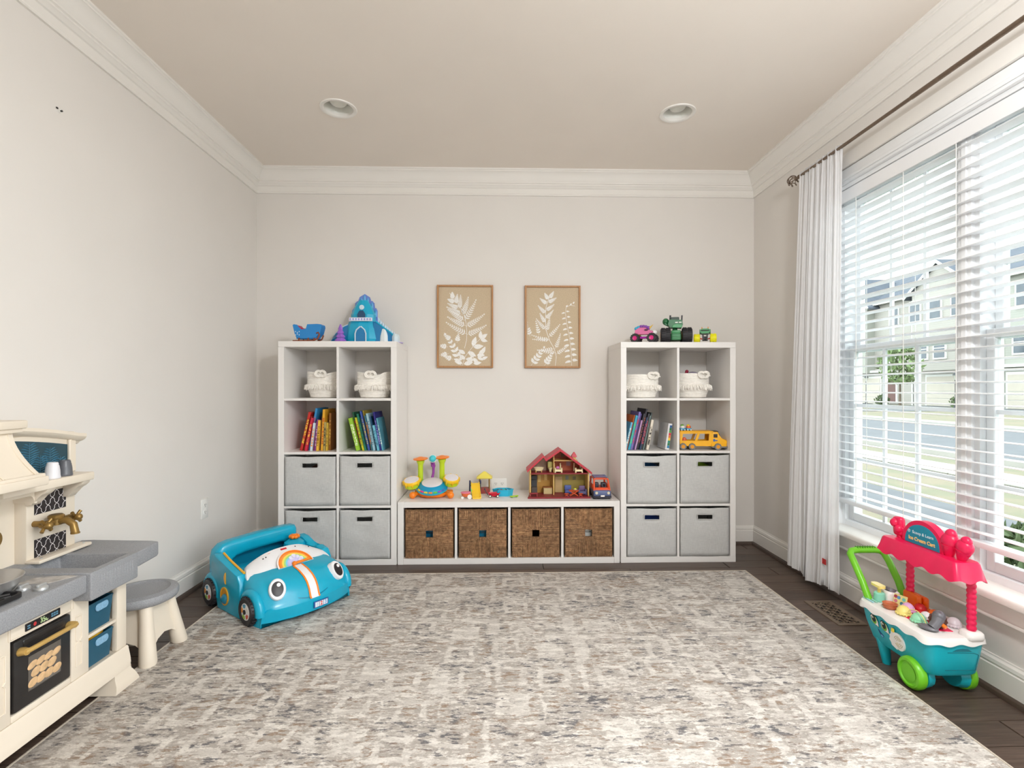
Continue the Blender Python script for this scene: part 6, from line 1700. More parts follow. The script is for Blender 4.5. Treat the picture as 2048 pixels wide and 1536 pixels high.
# ================================================================ small toys
def xpx(px, Y):
    u = (px-1024)/1024; th = math.atan(26/1024); s_, c_ = math.sin(th), math.cos(th)
    return Y*(s_+u*c_)/(c_-u*s_)
LIME = plastic((190, 214, 40), 0.35); YEL2 = plastic((248, 200, 30), 0.35); PURP = plastic((150, 66, 160), 0.35); AQ = plastic((70, 196, 206), 0.35); BLU = plastic((0, 146, 190), 0.3); RED = plastic((196, 40, 52), 0.4); DGR = plastic((62, 62, 66), 0.5)
# ---------------------------------------------------------------- drum kit on the bench
kY = 3.545
dk = thing('toy_drum_kit', 'lime, orange and blue toy drum kit on the white bench', 'toy drum kit', (xpx(866, kY), kY, HB))
G().rings([[(x*k, y*k-0.01, z) for x, y in circ(0.105, 32, 0, 0, 0.075)] for k, z in ((0.75, 0.003), (0.9, 0.010), (1.0, 0.026), (1.0, 0.034), (0.9, 0.040))]).obj('orange_base', ORG, dk)
for sx in (-1, 1):
    G().tube([(sx*0.075, -0.02, 0.030), (sx*0.105, -0.045, 0.030), (sx*0.126, -0.068, 0.023)], [0.016, 0.014, 0.018], 12).ball((sx*0.128, -0.072, 0.023), 0.023, 16, 10).obj('front_foot', ORG, dk)
    G().tube([(sx*0.075, 0.02, 0.030), (sx*0.11, 0.05, 0.024), (sx*0.12, 0.06, 0.018)], [0.014, 0.013, 0.018], 10).obj('rear_foot', ORG, dk)
tlt = R(0.30, 'X')
m = T(-0.004, 0.0, 0.050) @ tlt
G().lathe([(0.092, 0.0), (0.105, 0.006), (0.106, 0.018), (0.090, 0.040), (0.074, 0.050), (0.068, 0.051)], 40, m).obj('drum_body', BLU, dk)
G().lathe([(0.070, 0.048), (0.070, 0.053), (0.066, 0.0555), (0.03, 0.0565)], 36, m).obj('drum_head', plastic((226, 220, 224), 0.45), dk)
G().prism([(0.112*math.cos(a), 0.112*math.sin(a)) for a in [PI*1.12+PI*0.76*i/16 for i in range(17)]]+[(0.080*math.cos(a), 0.080*math.sin(a)) for a in [PI*1.88-PI*0.76*i/16 for i in range(17)]], 0.010, m @ T(0, 0, 0.012), 0.003, 2).obj('key_rim', plastic((40, 170, 200), 0.3), dk)
for k, rgb in enumerate(((250, 200, 40), (230, 50, 130), (250, 214, 50), (250, 140, 40), (110, 200, 60), (140, 90, 190), (70, 120, 200))):
    a = PI*1.20+PI*0.60*k/6
    G().box((0, 0, 0), (0.019, 0.026, 0.010), 0.003, 2, m @ T(0.098*math.cos(a), 0.097*math.sin(a), 0.025) @ R(a, 'Z') ).obj('piano_key', plastic(rgb, 0.3), dk)
def side_drum(x, y, z, r, tx, ty):
    mm = T(x, y, z) @ R(tx, 'X') @ R(ty, 'Y')
    d = G().lathe([(r*0.9, 0), (r*1.0, 0.004), (r*1.04, 0.034)], 10, mm).obj('side_drum', LIME, dk, ang=20)
    G().lathe([(r*1.05, 0.030), (r*1.10, 0.034), (r*1.10, 0.046), (r*1.02, 0.052), (r*0.9, 0.052)], 30, mm).obj('drum_hoop', YEL2, d)
    G().lathe([(r*0.95, 0.050), (r*0.92, 0.054), (r*0.4, 0.055)], 30, mm).obj('drum_head', plastic((226, 222, 228), 0.45), d)
    for k in range(8):
        a = 2*PI*k/8+0.2
        G().box((0, 0, 0), (0.008, 0.010, 0.034), 0.003, 1, mm @ T(r*1.09*math.cos(a), r*1.09*math.sin(a), 0.036) @ R(a, 'Z')).obj('hoop_clamp', YEL2, d)
side_drum(-0.140, 0.0, 0.068, 0.054, 0.30, -0.10); side_drum(0.124, 0.01, 0.082, 0.050, 0.34, 0.10)
for sx, xx, zt in ((-1, -0.094, 0.252), (1, 0.056, 0.262)):
    G().lathe([(0.019, 0.06), (0.018, zt-0.045), (0.019, zt-0.04), (0.027, zt-0.022), (0.029, zt-0.012), (0.02, zt-0.008)], 22, T(xx, 0.055, 0)).obj('cymbal_post', LIME, dk)
    G().lathe([(0.018, -0.006), (0.049, -0.004), (0.052, 0.0), (0.049, 0.004), (0.022, 0.010), (0.012, 0.014)], 34, T(xx, 0.055, zt) @ R(-0.05, 'Y') @ R(0.06, 'X')).obj('cymbal', ORG, dk)
G().tube([(-0.018, 0.06, 0.09), (-0.012, 0.062, 0.12), (-0.006, 0.064, 0.15), (-0.004, 0.062, 0.185), (-0.002, 0.06, 0.205)], [0.012, 0.0095, 0.009, 0.009, 0.013], 12).obj('mic_arm', PURP, dk)
G().cyl((-0.010, 0.06, 0.200), (-0.018, 0.050, 0.232), 0.012, 0.006, n=10).cyl((0.000, 0.06, 0.200), (-0.003, 0.036, 0.238), 0.010, 0.008, n=10).obj('mic_clip', PURP, dk)
G().ball((-0.006, 0.030, 0.256), 0.0245, 18, 12).obj('mic_head', AQ, dk)
G().lathe([(0.0258, -0.003), (0.0275, 0.0), (0.0258, 0.003)], 26, T(-0.006, 0.030, 0.256) @ R(1.3, 'X')).obj('mic_ring', plastic((230, 240, 240)), dk)

# ---------------------------------------------------------------- little playground pieces
def onB(px, Y, z=0.0): return (xpx(px, Y), Y, HB+z)
sl_ = thing('toy_slide', 'small yellow toy slide with navy ladder posts on the bench', 'toy slide', onB(952, 3.50))
sl_.rotation_euler = (0, 0, 0.15)
YS = plastic((240, 196, 40), 0.35); NV = plastic((34, 44, 84), 0.4)
g = G()
rg = []
for y_, z_ in ((0.06, 0.085), (0.045, 0.080), (0.0, 0.036), (-0.035, 0.010), (-0.052, 0.007)):
    rg.append([(-0.030, y_, z_+0.012), (-0.030, y_, z_), (0.030, y_, z_), (0.030, y_, z_+0.012), (0.025, y_, z_+0.012), (0.025, y_, z_+0.004), (-0.025, y_, z_+0.004), (-0.025, y_, z_+0.012)])
g.rings(rg).obj('chute', YS, sl_, ang=30)
G().tube([(-0.028, -0.052, 0.004), (0.028, -0.052, 0.004)], 0.004, 8).obj('chute_foot', YS, sl_)
for sx in (-1, 1):
    G().tube([(sx*0.036, 0.068, 0.0), (sx*0.036, 0.066, 0.085), (sx*0.036, 0.062, 0.104), (sx*0.036, 0.050, 0.104), (sx*0.036, 0.047, 0.086)], 0.0055, 8).obj('ladder_post', NV, sl_)
for z_ in (0.02, 0.045, 0.07): G().cyl((-0.034, 0.068, z_), (0.034, 0.068, z_), 0.004, n=8).obj('rung', NV, sl_)
G().b2((-0.034, 0.044, 0.074), (0.034, 0.070, 0.080), 0.002, 1).obj('platform', plastic((120, 180, 70)), sl_)
cp = thing('toy_gazebo', 'little toy gazebo with a yellow pyramid roof and brown posts', 'toy gazebo', onB(969, 3.66))
WB = plastic((140, 104, 44), 0.5)
for sx in (-1, 1):
    for sy in (-1, 1):
        G().cyl((sx*0.034, sy*0.03, 0.0), (sx*0.034, sy*0.03, 0.112), 0.005, n=8).obj('post', WB, cp)
G().b2((-0.040, -0.036, 0.0), (0.040, 0.036, 0.036), 0.003, 1).obj('floor_box', plastic((160, 70, 66), 0.5), cp)
G().rings([[(-0.054, -0.045, 0.106), (0.054, -0.045, 0.106), (0.054, 0.045, 0.106), (-0.054, 0.045, 0.106)], [(-0.056, -0.046, 0.112), (0.056, -0.046, 0.112), (0.056, 0.046, 0.112), (-0.056, 0.046, 0.112)], [(-0.006, -0.006, 0.152), (0.006, -0.006, 0.152), (0.006, 0.006, 0.152), (-0.006, 0.006, 0.152)]]).obj('roof', plastic((230, 214, 92), 0.45), cp, ang=20)
pr_ = thing('toy_pram', 'tiny orange and pink toy pram with a white wheel by the slide', 'toy pram', onB(932, 3.475))
G().rings([[(x, y, z) for x, y in circ(r, 18, 0, 0, r*0.8)] for r, z in ((0.020, 0.012), (0.028, 0.020), (0.034, 0.040), (0.031, 0.042))]).obj('basket', plastic((226, 110, 60), 0.45), pr_)
G().lathe([(0.033, 0.036), (0.037, 0.039), (0.033, 0.044)], 22, None, 1, 0.8).obj('basket_rim', plastic((226, 120, 150), 0.45), pr_)
for x_, y_ in ((0.026, -0.022), (-0.022, -0.022), (0.026, 0.02), (-0.022, 0.02)):
    r_ = 0.015 if x_ > 0 else 0.009
    wm = T(x_, y_, r_) @ R(PI/2, 'X')
    w_ = G().lathe([(r_*0.6, -0.003), (r_, -0.003), (r_, 0.003), (r_*0.6, 0.003)], 18, wm).obj('wheel', plastic((235, 235, 232)), pr_)
    G().lathe([(r_*0.55, -0.0015), (r_*0.55, 0.0015)], 14, wm).obj('hub', WB, w_)
G().tube([(0.030, -0.005, 0.03), (0.040, -0.005, 0.058), (0.032, -0.005, 0.066)], 0.0035, 8).obj('push_bar', plastic((150, 210, 90)), pr_)
wg = thing('toy_wagon', 'small red toy pull wagon with white wheels beside the sandbox', 'toy wagon', onB(988, 3.515))
G().rings([rrect3(0.030, 0.017, 0.008, 0.008), rrect3(0.042, 0.024, 0.010, 0.030), rrect3(0.039, 0.021, 0.008, 0.030), rrect3(0.030, 0.016, 0.008, 0.013)]).obj('wagon_tub', plastic((206, 24, 50), 0.3), wg)
for sx in (-1, 1):
    for sy in (-1, 1):
        wm = T(sx*0.026, sy*0.024, 0.010) @ R(PI/2, 'X')
        w_ = G().lathe([(0.006, -0.003), (0.010, -0.003), (0.010, 0.003), (0.006, 0.003)], 16, wm).obj('wheel', DGR, wg)
        G().lathe([(0.006, -0.0036), (0.006, 0.0036)], 14, wm).obj('hub', plastic((240, 236, 214)), w_)
G().tube([(-0.040, 0, 0.012), (-0.052, 0, 0.030), (-0.062, 0, 0.052)], 0.003, 8).ball((-0.063, 0, 0.054), 0.006, 10, 8).obj('pull_bar', DGR, wg)
sb = thing('toy_sandbox', 'light blue open toy sandbox tub in front of the outlet', 'toy sandbox', onB(1006, 3.565))
AZ = plastic((40, 178, 214), 0.35)
hexo = lambda r, z, k=1: [(r*1.0*math.cos(PI/3*i), r*0.62*math.sin(PI/3*i), z) for i in range(6)]
G().rings([hexo(0.066, 0), hexo(0.072, 0.040), hexo(0.075, 0.042), hexo(0.074, 0.046), hexo(0.067, 0.045), hexo(0.060, 0.006)]).obj('tub', AZ, sb, ang=20)
for k, (x_, y_, rgb, r_) in enumerate(((-0.035, -0.005, (40, 52, 44), 0.016), (-0.012, 0.008, (150, 50, 44), 0.013), (0.008, -0.006, (60, 190, 160), 0.016), (0.016, 0.015, (34, 50, 60), 0.014), (0.034, 0.0, (190, 150, 200), 0.011), (-0.022, -0.018, (110, 60, 40), 0.010), (0.048, -0.004, (40, 90, 170), 0.012))):
    t = thing('toy_bead', ('dark green', 'brick red', 'mint', 'navy', 'lilac', 'brown', 'royal blue')[k]+' toy bead in the blue sandbox tub', 'bead', (onB(1006, 3.565)[0]+x_, 3.565+y_, HB+0.0285))
    G().lathe([(0.003, -r_*0.9), (r_*0.7, -r_*0.7), (r_, 0), (r_*0.7, r_*0.8), (r_*0.3, r_), (0.003, r_*0.7)], 14).obj('bead_body', plastic(rgb, 0.35), t)
    G().lathe([(r_*0.98, -0.0015), (r_*1.04, 0), (r_*0.98, 0.0015)], 14).obj('bead_ring', plastic(tuple(int(v*.7) for v in rgb), 0.4), t)
gb_ = thing('toy_board', 'lime green flat toy skateboard at the corner of sandbox', 'toy', onB(1028, 3.50))
gb_.rotation_euler = (0, 0, 0.5)
G().rings([[(x, y, z+abs(x)**3*60) for x, y in rrect(0.066, 0.024, 0.011, 4)] for z in (0.006, 0.010)]).obj('deck', plastic((176, 214, 50), 0.4), gb_)
for sx in (-1, 1): G().cyl((sx*0.018, -0.010, 0.004), (sx*0.018, 0.010, 0.004), 0.004, n=10).obj('roller', plastic((120, 160, 40), 0.4), gb_)

# ---------------------------------------------------------------- dollhouse (plain two-storey stand-in)
dY = 3.60
dh = thing('dollhouse', 'open two-storey dollhouse with a red gabled roof on the bench', 'dollhouse', (xpx(1117, 3.53), 3.53, HB))
RROOF = plastic((190, 52, 66), 0.45); RFL = plastic((140, 40, 48), 0.45); DTAN = plastic((214, 178, 108), 0.5); DOCH = plastic((190, 142, 62), 0.5); DOL = plastic((160, 142, 66), 0.5); DORG = plastic((176, 86, 48), 0.5); DTP = plastic((176, 148, 122), 0.5)
X = lambda px: (px-1117)/292
G().prism([(X(1053.5), -0.085), (X(1178), -0.085), (X(1177), 0.08), (X(1060), 0.08)], 0.010, None, 0.002, 1).obj('porch_floor', RFL, dh)
G().b2((X(1059), -0.045, 0.158), (X(1176), 0.08, 0.166), 0.001, 1).obj('upper_floor', RFL, dh)
def roofline(px):
    pts = [(1055, 0.196), (1085.5, 0.288), (1090, 0.262), (1119, 0.330), (1180, 0.180)]
    for (a, za), (b, zb) in zip(pts[:-1], pts[1:]):
        if a <= px <= b: return lerp(za, zb, (px-a)/(b-a))
    return pts[-1][1]
G().prism([(X(1060), 0.010), (X(1107), 0.010), (X(1107), 0.158), (X(1060), 0.158)], 0.006, FY @ T(0, 0, -0.080)).obj('kitchen_wall', DOCH, dh)
G().prism([(X(1107), 0.010), (X(1176), 0.010), (X(1176), 0.158), (X(1107), 0.158)], 0.006, FY @ T(0, 0, -0.080)).obj('lounge_wall', DOL, dh)
G().prism([(X(1060), 0.166), (X(1107), 0.166), (X(1107), roofline(1107)-0.012), (X(1090), roofline(1090)-0.012), (X(1085.5), roofline(1085.5)-0.012), (X(1060), roofline(1060)-0.012)], 0.006, FY @ T(0, 0, -0.080)).obj('bathroom_wall', DTP, dh)
G().prism([(X(1107), 0.166), (X(1176), 0.166), (X(1176), roofline(1176)-0.012), (X(1119), roofline(1119)-0.012), (X(1107), roofline(1107)-0.012)], 0.006, FY @ T(0, 0, -0.080)).obj('bedroom_wall', DORG, dh)
for px in (1059.5, 1175.5): G().b2((X(px)-0.004, -0.045, 0.010), (X(px)+0.004, 0.08, roofline(px)-0.008), 0.001, 1).obj('end_wall', DTAN, dh)
G().b2((X(1107)-0.003, -0.02, 0.166), (X(1107)+0.003, 0.08, roofline(1107)-0.010), 0.001, 1).obj('partition', DTAN, dh)
G().b2((X(1107)-0.004, -0.01, 0.010), (X(1107)+0.004, 0.08, 0.158), 0.001, 1).obj('partition', DTAN, dh)
G().b2((X(1107), -0.02, 0.244), (X(1155), 0.08, 0.250), 0.001, 1).obj('loft_beam', DTAN, dh)
for a, b, za, zb in ((1053, 1085.5, 0.188, 0.290), (1085.5, 1090.5, 0.290, 0.264), (1090.5, 1119, 0.264, 0.332), (1119, 1182, 0.332, 0.172)):
    G().rings([[(X(a), y_, za), (X(b), y_, zb), (X(b), y_, zb-0.016), (X(a), y_, za-0.016)] for y_ in (-0.055, 0.085)]).obj('roof_slope', RROOF, dh, smooth=False)
G().b2((X(1148)-0.011, -0.02, 0.245), (X(1148)+0.011, 0.004, 0.275)).obj('chimney', DTAN, dh); G().rings([[(X(1148)+k*c_, -0.008+k*s2, z_) for c_, s2 in ((-1, -1), (1, -1), (1, 1), (-1, 1))] for k, z_ in ((0.018, 0.272), (0.016, 0.284), (0.003, 0.306))]).obj('chimney_cap', RROOF, dh)
for (px, z_, w_, h_, c_) in ((1093, 0.12, 0.02, 0.045, (226, 190, 110)), (1080, 0.11, 0.02, 0.05, (226, 190, 110)), (1137, 0.115, 0.022, 0.028, (120, 124, 110)), (1152, 0.112, 0.022, 0.024, (110, 100, 60)), (1078, 0.235, 0.016, 0.02, (140, 110, 110)), (1140, 0.215, 0.03, 0.03, (150, 110, 120)), (1128, 0.274, 0.024, 0.024, (110, 90, 40))):
    G().b2((X(px)-w_/2, 0.071, z_-h_/2), (X(px)+w_/2, 0.074, z_+h_/2)).obj('wall_picture', paper(c_), dh)
G().b2((X(1112), 0.068, 0.012), (X(1127), 0.074, 0.125), 0.001, 1).obj('inner_door', plastic((188, 160, 110), 0.5), dh)
def onD(px, y, z): return (xpx(1117, 3.53)+X(px), 3.53+y, HB+z)
CRM = plastic((236, 222, 178), 0.45)
tb = thing('toy_bathtub', 'cream toy bathtub with tan feet on the upper dollhouse floor', 'toy bathtub', onD(1077, 0.0, 0.1665))
G().rings([[(x, y, z) for x, y in rrect(2*a_, 2*b_, b_*0.8, 4)] for a_, b_, z in ((0.024, 0.011, 0.010), (0.032, 0.015, 0.026), (0.038, 0.019, 0.034), (0.034, 0.015, 0.034), (0.024, 0.010, 0.016))]).obj('tub', CRM, tb)
for sx in (-1, 1):
    for sy in (-1, 1): G().cyl((sx*0.020, sy*0.008, 0), (sx*0.018, sy*0.008, 0.014), 0.004, n=8).obj('foot', DTAN, tb)
to = thing('toy_toilet', 'olive green toy toilet next to the toy bathtub', 'toy toilet', onD(1101, 0.02, 0.1665))
OLV = plastic((190, 184, 110), 0.45)
G().b2((-0.018, 0.008, 0.020), (0.018, 0.020, 0.068), 0.004, 2).obj('cistern', OLV, to)
G().lathe([(0.008, 0), (0.009, 0.012), (0.015, 0.022), (0.017, 0.030), (0.012, 0.031)], 18, T(0, -0.006, 0)).obj('bowl', plastic((220, 212, 160), 0.45), to)
G().box((0, 0.008, 0.046), (0.030, 0.004, 0.034), 0.002, 1).obj('lid', OLV, to)
def bed(px, label, pillow):
    t = thing('toy_bed', label, 'toy bed', onD(px, -0.005, 0.1665), 0, 'toy beds in the dollhouse')
    G().b2((-0.020, -0.022, 0.008), (0.020, 0.05, 0.020), 0.002, 1).obj('mattress', CRM, t)
    for sx in (-1, 1):
        for y_, h_ in ((-0.026, 0.034), (0.052, 0.056)):
            G().lathe([(0.005, 0), (0.005, h_-0.012), (0.0035, h_-0.009), (0.006, h_-0.004), (0.003, h_)], 10, T(sx*0.022, y_, 0)).obj('bedpost', CRM, t)
    G().b2((-0.020, -0.029, 0.008), (0.020, -0.024, 0.022), 0.001, 1).obj('footboard', CRM, t)
    if pillow: G().ball((0.0, 0.025, 0.028), (0.013, 0.010, 0.010), 12, 8).obj('pillow', plastic((206, 120, 190), 0.6), t)
bed(1116, 'cream toy bed with a pink pillow in the dollhouse', True); bed(1157, 'bare cream toy bed at the end of the dollhouse', False)
tbl = thing('toy_table', 'orange toy picnic table with a fruit plate on the dollhouse porch', 'toy table', onD(1146, -0.045, 0.0105))
DO2 = plastic((206, 84, 40), 0.45)
G().b2((-0.034, -0.016, 0.034), (0.034, 0.018, 0.040), 0.002, 1).obj('table_top', DO2, tbl)
for sx in (-1, 1):
    G().tube([(sx*0.028, -0.012, 0.002), (-sx*0.026, -0.012, 0.035)], 0.003, 6).obj('leg', DO2, tbl); G().tube([(sx*0.028, 0.014, 0.002), (-sx*0.026, 0.014, 0.035)], 0.003, 6).obj('leg', DO2, tbl)
fr_ = thing('toy_plate', 'tiny plate of yellow and green toy fruit on picnic table', 'toy food', onD(1149, -0.045, 0.0512))
G().lathe([(0.008, 0), (0.014, 0.002), (0.015, 0.004), (0.010, 0.003)], 18).obj('dish', plastic((210, 220, 215), 0.4), fr_)
for x_, y_, rgb in ((-0.005, 0, (220, 224, 60)), (0.005, 0.003, (150, 196, 60)), (0.0, -0.005, (236, 214, 70)), (0.003, 0.0, (190, 210, 60))): G().ball((x_, y_, 0.007), 0.005, 10, 8).obj('fruit', plastic(rgb, 0.4), fr_)
for px, lab in ((1131, 'orange toy stool beside the picnic table near the doorway'), (1159, 'orange toy stool between picnic table and armchair')):
    t = thing('toy_stool', lab, 'toy stool', onD(px, -0.062, 0.0105), 0, 'toy stools on the porch')
    G().b2((-0.015, -0.011, 0.016), (0.015, 0.011, 0.021), 0.002, 1).obj('stool_seat', DO2, t)
    for sx in (-1, 1): G().tube([(sx*0.011, 0, 0.001), (-sx*0.010, 0, 0.017)], 0.0025, 6).obj('leg', DO2, t)
ac = thing('toy_armchair', 'slate violet toy armchair inside the dollhouse lounge', 'toy chair', onD(1165, -0.005, 0.0105))
VIO = plastic((112, 88, 128), 0.5); SLT = plastic((92, 90, 130), 0.5)
G().b2((-0.024, -0.016, 0.004), (0.024, 0.02, 0.026), 0.004, 2).obj('seat_cushion', SLT, ac); G().b2((-0.022, 0.010, 0.024), (0.022, 0.024, 0.060), 0.006, 2).obj('backrest', VIO, ac)
for sx in (-1, 1): G().b2((sx*0.024-0.006, -0.016, 0.0), (sx*0.024+0.006, 0.022, 0.040), 0.004, 2).obj('armrest', SLT, ac)
sf = thing('toy_sofa', 'blue toy sofa against the dollhouse lounge wall', 'toy sofa', onD(1138, 0.04, 0.0105))
BL3 = plastic((86, 104, 170), 0.5)
G().b2((-0.024, -0.016, 0.0), (0.024, 0.016, 0.024), 0.005, 2).obj('seat_cushion', BL3, sf); G().b2((-0.024, 0.008, 0.020), (0.024, 0.020, 0.056), 0.006, 2).obj('backrest', BL3, sf)
kc = thing('toy_counter', 'cream and brown toy kitchen counter in the dollhouse', 'toy cabinet', onD(1096, 0.03, 0.0105))
G().b2((-0.030, -0.016, 0), (0.030, 0.018, 0.044), 0.002, 1).obj('cabinet', plastic((200, 180, 130), 0.5), kc); G().b2((-0.033, -0.019, 0.044), (0.033, 0.02, 0.050), 0.001, 1).obj('worktop', plastic((150, 92, 46), 0.5), kc)
st2 = thing('toy_stove', 'dark toy stove with a hood in the dollhouse kitchen corner', 'toy stove', onD(1069, 0.045, 0.0105))
G().b2((-0.020, -0.016, 0), (0.020, 0.016, 0.046), 0.002, 1).obj('oven', plastic((84, 76, 72), 0.5), st2); G().b2((-0.020, 0.0, 0.095), (0.020, 0.02, 0.125), 0.003, 1).b2((-0.02, 0.014, 0.044), (0.02, 0.018, 0.1)).obj('hood', DGR, st2)
be = thing('toy_bench', 'dark red toy porch bench at the dollhouse edge', 'toy bench', onD(1066, -0.055, 0.0105))
G().b2((-0.030, -0.010, 0.018), (0.028, 0.012, 0.024), 0.002, 1).obj('bench_seat', plastic((160, 60, 66), 0.5), be)
for sx in (-1, 1): G().b2((sx*0.022-0.003, -0.008, 0), (sx*0.022+0.003, 0.010, 0.018)).obj('leg', plastic((150, 54, 60), 0.5), be)

# ---------------------------------------------------------------- orange toy car on the bench
jp = thing('toy_jeep', 'orange and slate blue toy car with roof rack on the bench', 'toy car', onB(1200, 3.50))
JO = plastic((226, 84, 36), 0.35); JS = plastic((88, 100, 140), 0.4); JD = plastic((44, 44, 58), 0.45)
G().b2((-0.058, -0.085, 0.016), (0.058, 0.10, 0.060), 0.010, 3).obj('lower_body', JS, jp)
G().rings([[(sx*w_, y_, z_) for sx, y_ in ((-1, ya), (1, ya), (1, yb), (-1, yb))] for w_, ya, yb, z_ in ((0.057, -0.072, 0.10, 0.056), (0.056, -0.066, 0.10, 0.066))]).obj('hood_line', JO, jp, smooth=False)
for sx in (-1, 1):
    G().tube([(sx*0.052, -0.066, 0.064), (sx*0.047, -0.030, 0.128)], 0.006, 6).obj('pillar', JO, jp); G().b2((sx*0.052-0.004, -0.01, 0.06), (sx*0.052+0.004, 0.10, 0.090), 0.002, 1).obj('side_panel', JO, jp); G().tube([(sx*0.050, 0.092, 0.064), (sx*0.047, 0.088, 0.128)], 0.006, 6).obj('pillar', JO, jp)
G().b2((-0.050, -0.036, 0.124), (0.050, 0.094, 0.133), 0.004, 2).obj('roof', JO, jp)
G().b2((-0.044, -0.060, 0.064), (0.044, -0.052, 0.074)).obj('windscreen_sill', JO, jp)
for sx in (-1, 1):
    G().b2((sx*0.024-0.016, 0.0, 0.05), (sx*0.024+0.016, 0.03, 0.098), 0.006, 2).obj('seat', JD, jp)
    G().tube([(sx*0.040, -0.03, 0.134), (sx*0.040, 0.08, 0.134)], 0.003, 6).obj('rack_side', JS, jp)
G().frame(circ(0.015, 18), circ(0.011, 18), 0.003, T(0.022, -0.022, 0.082) @ R(1.1, 'X')).obj('steering_wheel', JD, jp)
for y_ in (-0.03, 0.01, 0.05): G().cyl((-0.046, y_, 0.142), (0.046, y_, 0.142), 0.003, n=8).obj('rack_bar', JS, jp)
for sx in (-1, 1): G().cyl((sx*0.040, -0.083, 0.044), (sx*0.040, -0.091, 0.044), 0.009, n=16).obj('headlight', plastic((214, 206, 180), 0.3), jp)
G().b2((-0.060, -0.092, 0.010), (0.060, -0.080, 0.024), 0.003, 1).obj('bumper', JD, jp); G().b2((-0.013, -0.0935, 0.020), (0.013, -0.090, 0.030)).obj('number_plate', paper((236, 230, 226)), jp)
for sx in (-1, 1):
    for y_ in (-0.05, 0.065): G().lathe([(0.012, -0.010), (0.022, -0.010), (0.024, -0.004), (0.024, 0.006), (0.02, 0.010), (0.010, 0.008)], 20, T(sx*0.052, y_, 0.024) @ R(sx*PI/2, 'Y')).obj('wheel', JD, jp)

# ---------------------------------------------------------------- on top of the shelf by the wall: blue castle, sleigh, lilac tree
cY = 3.57
ca = thing('toy_castle', 'blue plastic toy castle with arched doorway and side ramp on shelf', 'toy castle', (xpx(727, cY), cY, HT))
TQ = plastic((24, 168, 206), 0.25); TQD = plastic((20, 120, 176), 0.2); ICE = plastic((206, 224, 236), 0.35); LAV = plastic((150, 150, 214), 0.3)
fac = lambda r, z, ry=0.6, n=10, ph=0.15: [(r*math.cos(2*PI*i/n+ph), r*ry*math.sin(2*PI*i/n+ph), z) for i in range(n)]
G().rings([fac(0.118, 0), fac(0.128, 0.03), fac(0.118, 0.10), fac(0.098, 0.152)]).obj('castle_base', TQ, ca, ang=12)
G().prism([(-0.030, 0.004), (0.030, 0.004), (0.030, 0.062), (0.024, 0.082), (0.013, 0.096), (0.0, 0.106), (-0.013, 0.096), (-0.024, 0.082), (-0.030, 0.062)], 0.012, FY @ T(0, 0, 0.066)).obj('doorway', TQD, ca)
for sx in (-1, 1):
    G().tube([(sx*0.036, -0.078, 0.004), (sx*0.036, -0.078, 0.064), (sx*0.028, -0.078, 0.088), (sx*0.002, -0.076, 0.112)], 0.0045, 6).obj('door_trim', ICE, ca)
G().b2((-0.078, -0.080, 0.148), (0.078, -0.070, 0.172), 0.002, 1).obj('balcony_rail', plastic((230, 232, 240)), ca)
for k in range(8): G().b2((-0.072+k*0.019, -0.0815, 0.153), (-0.063+k*0.019, -0.080, 0.167)).obj('rail_opening', LAV, ca)
G().rings([fac(0.084, 0.15, 0.62), fac(0.084, 0.20, 0.62), fac(0.060, 0.255, 0.62), fac(0.030, 0.300, 0.62)]).obj('upper_tower', TQ, ca, ang=12)
G().prism([(-0.026, 0.172), (0.026, 0.172), (0.026, 0.198), (0.012, 0.222), (-0.012, 0.222), (-0.026, 0.198)], 0.010, FY @ T(0, 0, 0.050)).obj('tower_window', plastic((20, 70, 110), 0.3), ca)
crown_ = [(-0.088, 0.15), (-0.088, 0.235), (-0.078, 0.252), (-0.066, 0.244), (-0.066, 0.288), (-0.052, 0.302), (-0.044, 0.296), (-0.036, 0.330), (0.0, 0.352), (0.034, 0.330), (0.042, 0.296), (0.052, 0.304), (0.066, 0.288), (0.066, 0.244), (0.078, 0.254), (0.088, 0.235), (0.088, 0.15)]
G().prism(crown_, 0.014, FY @ T(0, 0, -0.046), 0.003, 1).obj('stepped_backdrop', plastic((110, 140, 214), 0.25), ca)
for x_, z0, z1 in ((-0.052, 0.25, 0.292), (-0.022, 0.29, 0.326), (0.0, 0.296, 0.344), (0.022, 0.29, 0.326), (0.052, 0.25, 0.292), (-0.077, 0.19, 0.240), (0.077, 0.19, 0.240)):
    G().rings([[(x_+k*c_, 0.028+k*0.6*s2, z_) for c_, s2 in ((-1, 0), (0, -1), (1, 0), (0, 1))] for k, z_ in ((0.009, z0), (0.008, z1-0.014), (0.001, z1))]).obj('spire', plastic((90, 170, 224), 0.2), ca, smooth=False)
G().ball((0.0, -0.046, 0.246), (0.017, 0.004, 0.017), 16, 10).obj('round_boss', ICE, ca)
G().prism([(0.075, 0.0), (0.075, 0.150), (0.100, 0.142), (0.150, 0.104), (0.200, 0.066), (0.226, 0.040), (0.228, 0.0)], 0.050, FS(-0.045), 0.004, 1).obj('side_ramp', TQD, ca)
G().tube([(0.095, -0.046, 0.150), (0.150, -0.046, 0.108), (0.200, -0.046, 0.070), (0.228, -0.046, 0.042)], 0.006, 6).obj('ramp_rail', TQ, ca)
for k in range(9):
    t_ = k/8; G().rings([[(lerp(0.09, 0.225, t_)+q*c_, lerp(0.05, 0.0, t_)+q*0.7*s2, lerp(0.165, 0.045, t_**0.85)+z_) for c_, s2 in ((-1, 0), (0, -1), (1, 0), (0, 1))] for q, z_ in ((0.011, -0.02), (0.010, 0.01), (0.002, 0.026))]).obj('ramp_crystal', ICE, ca, smooth=False)
rk_ = random.Random(4)
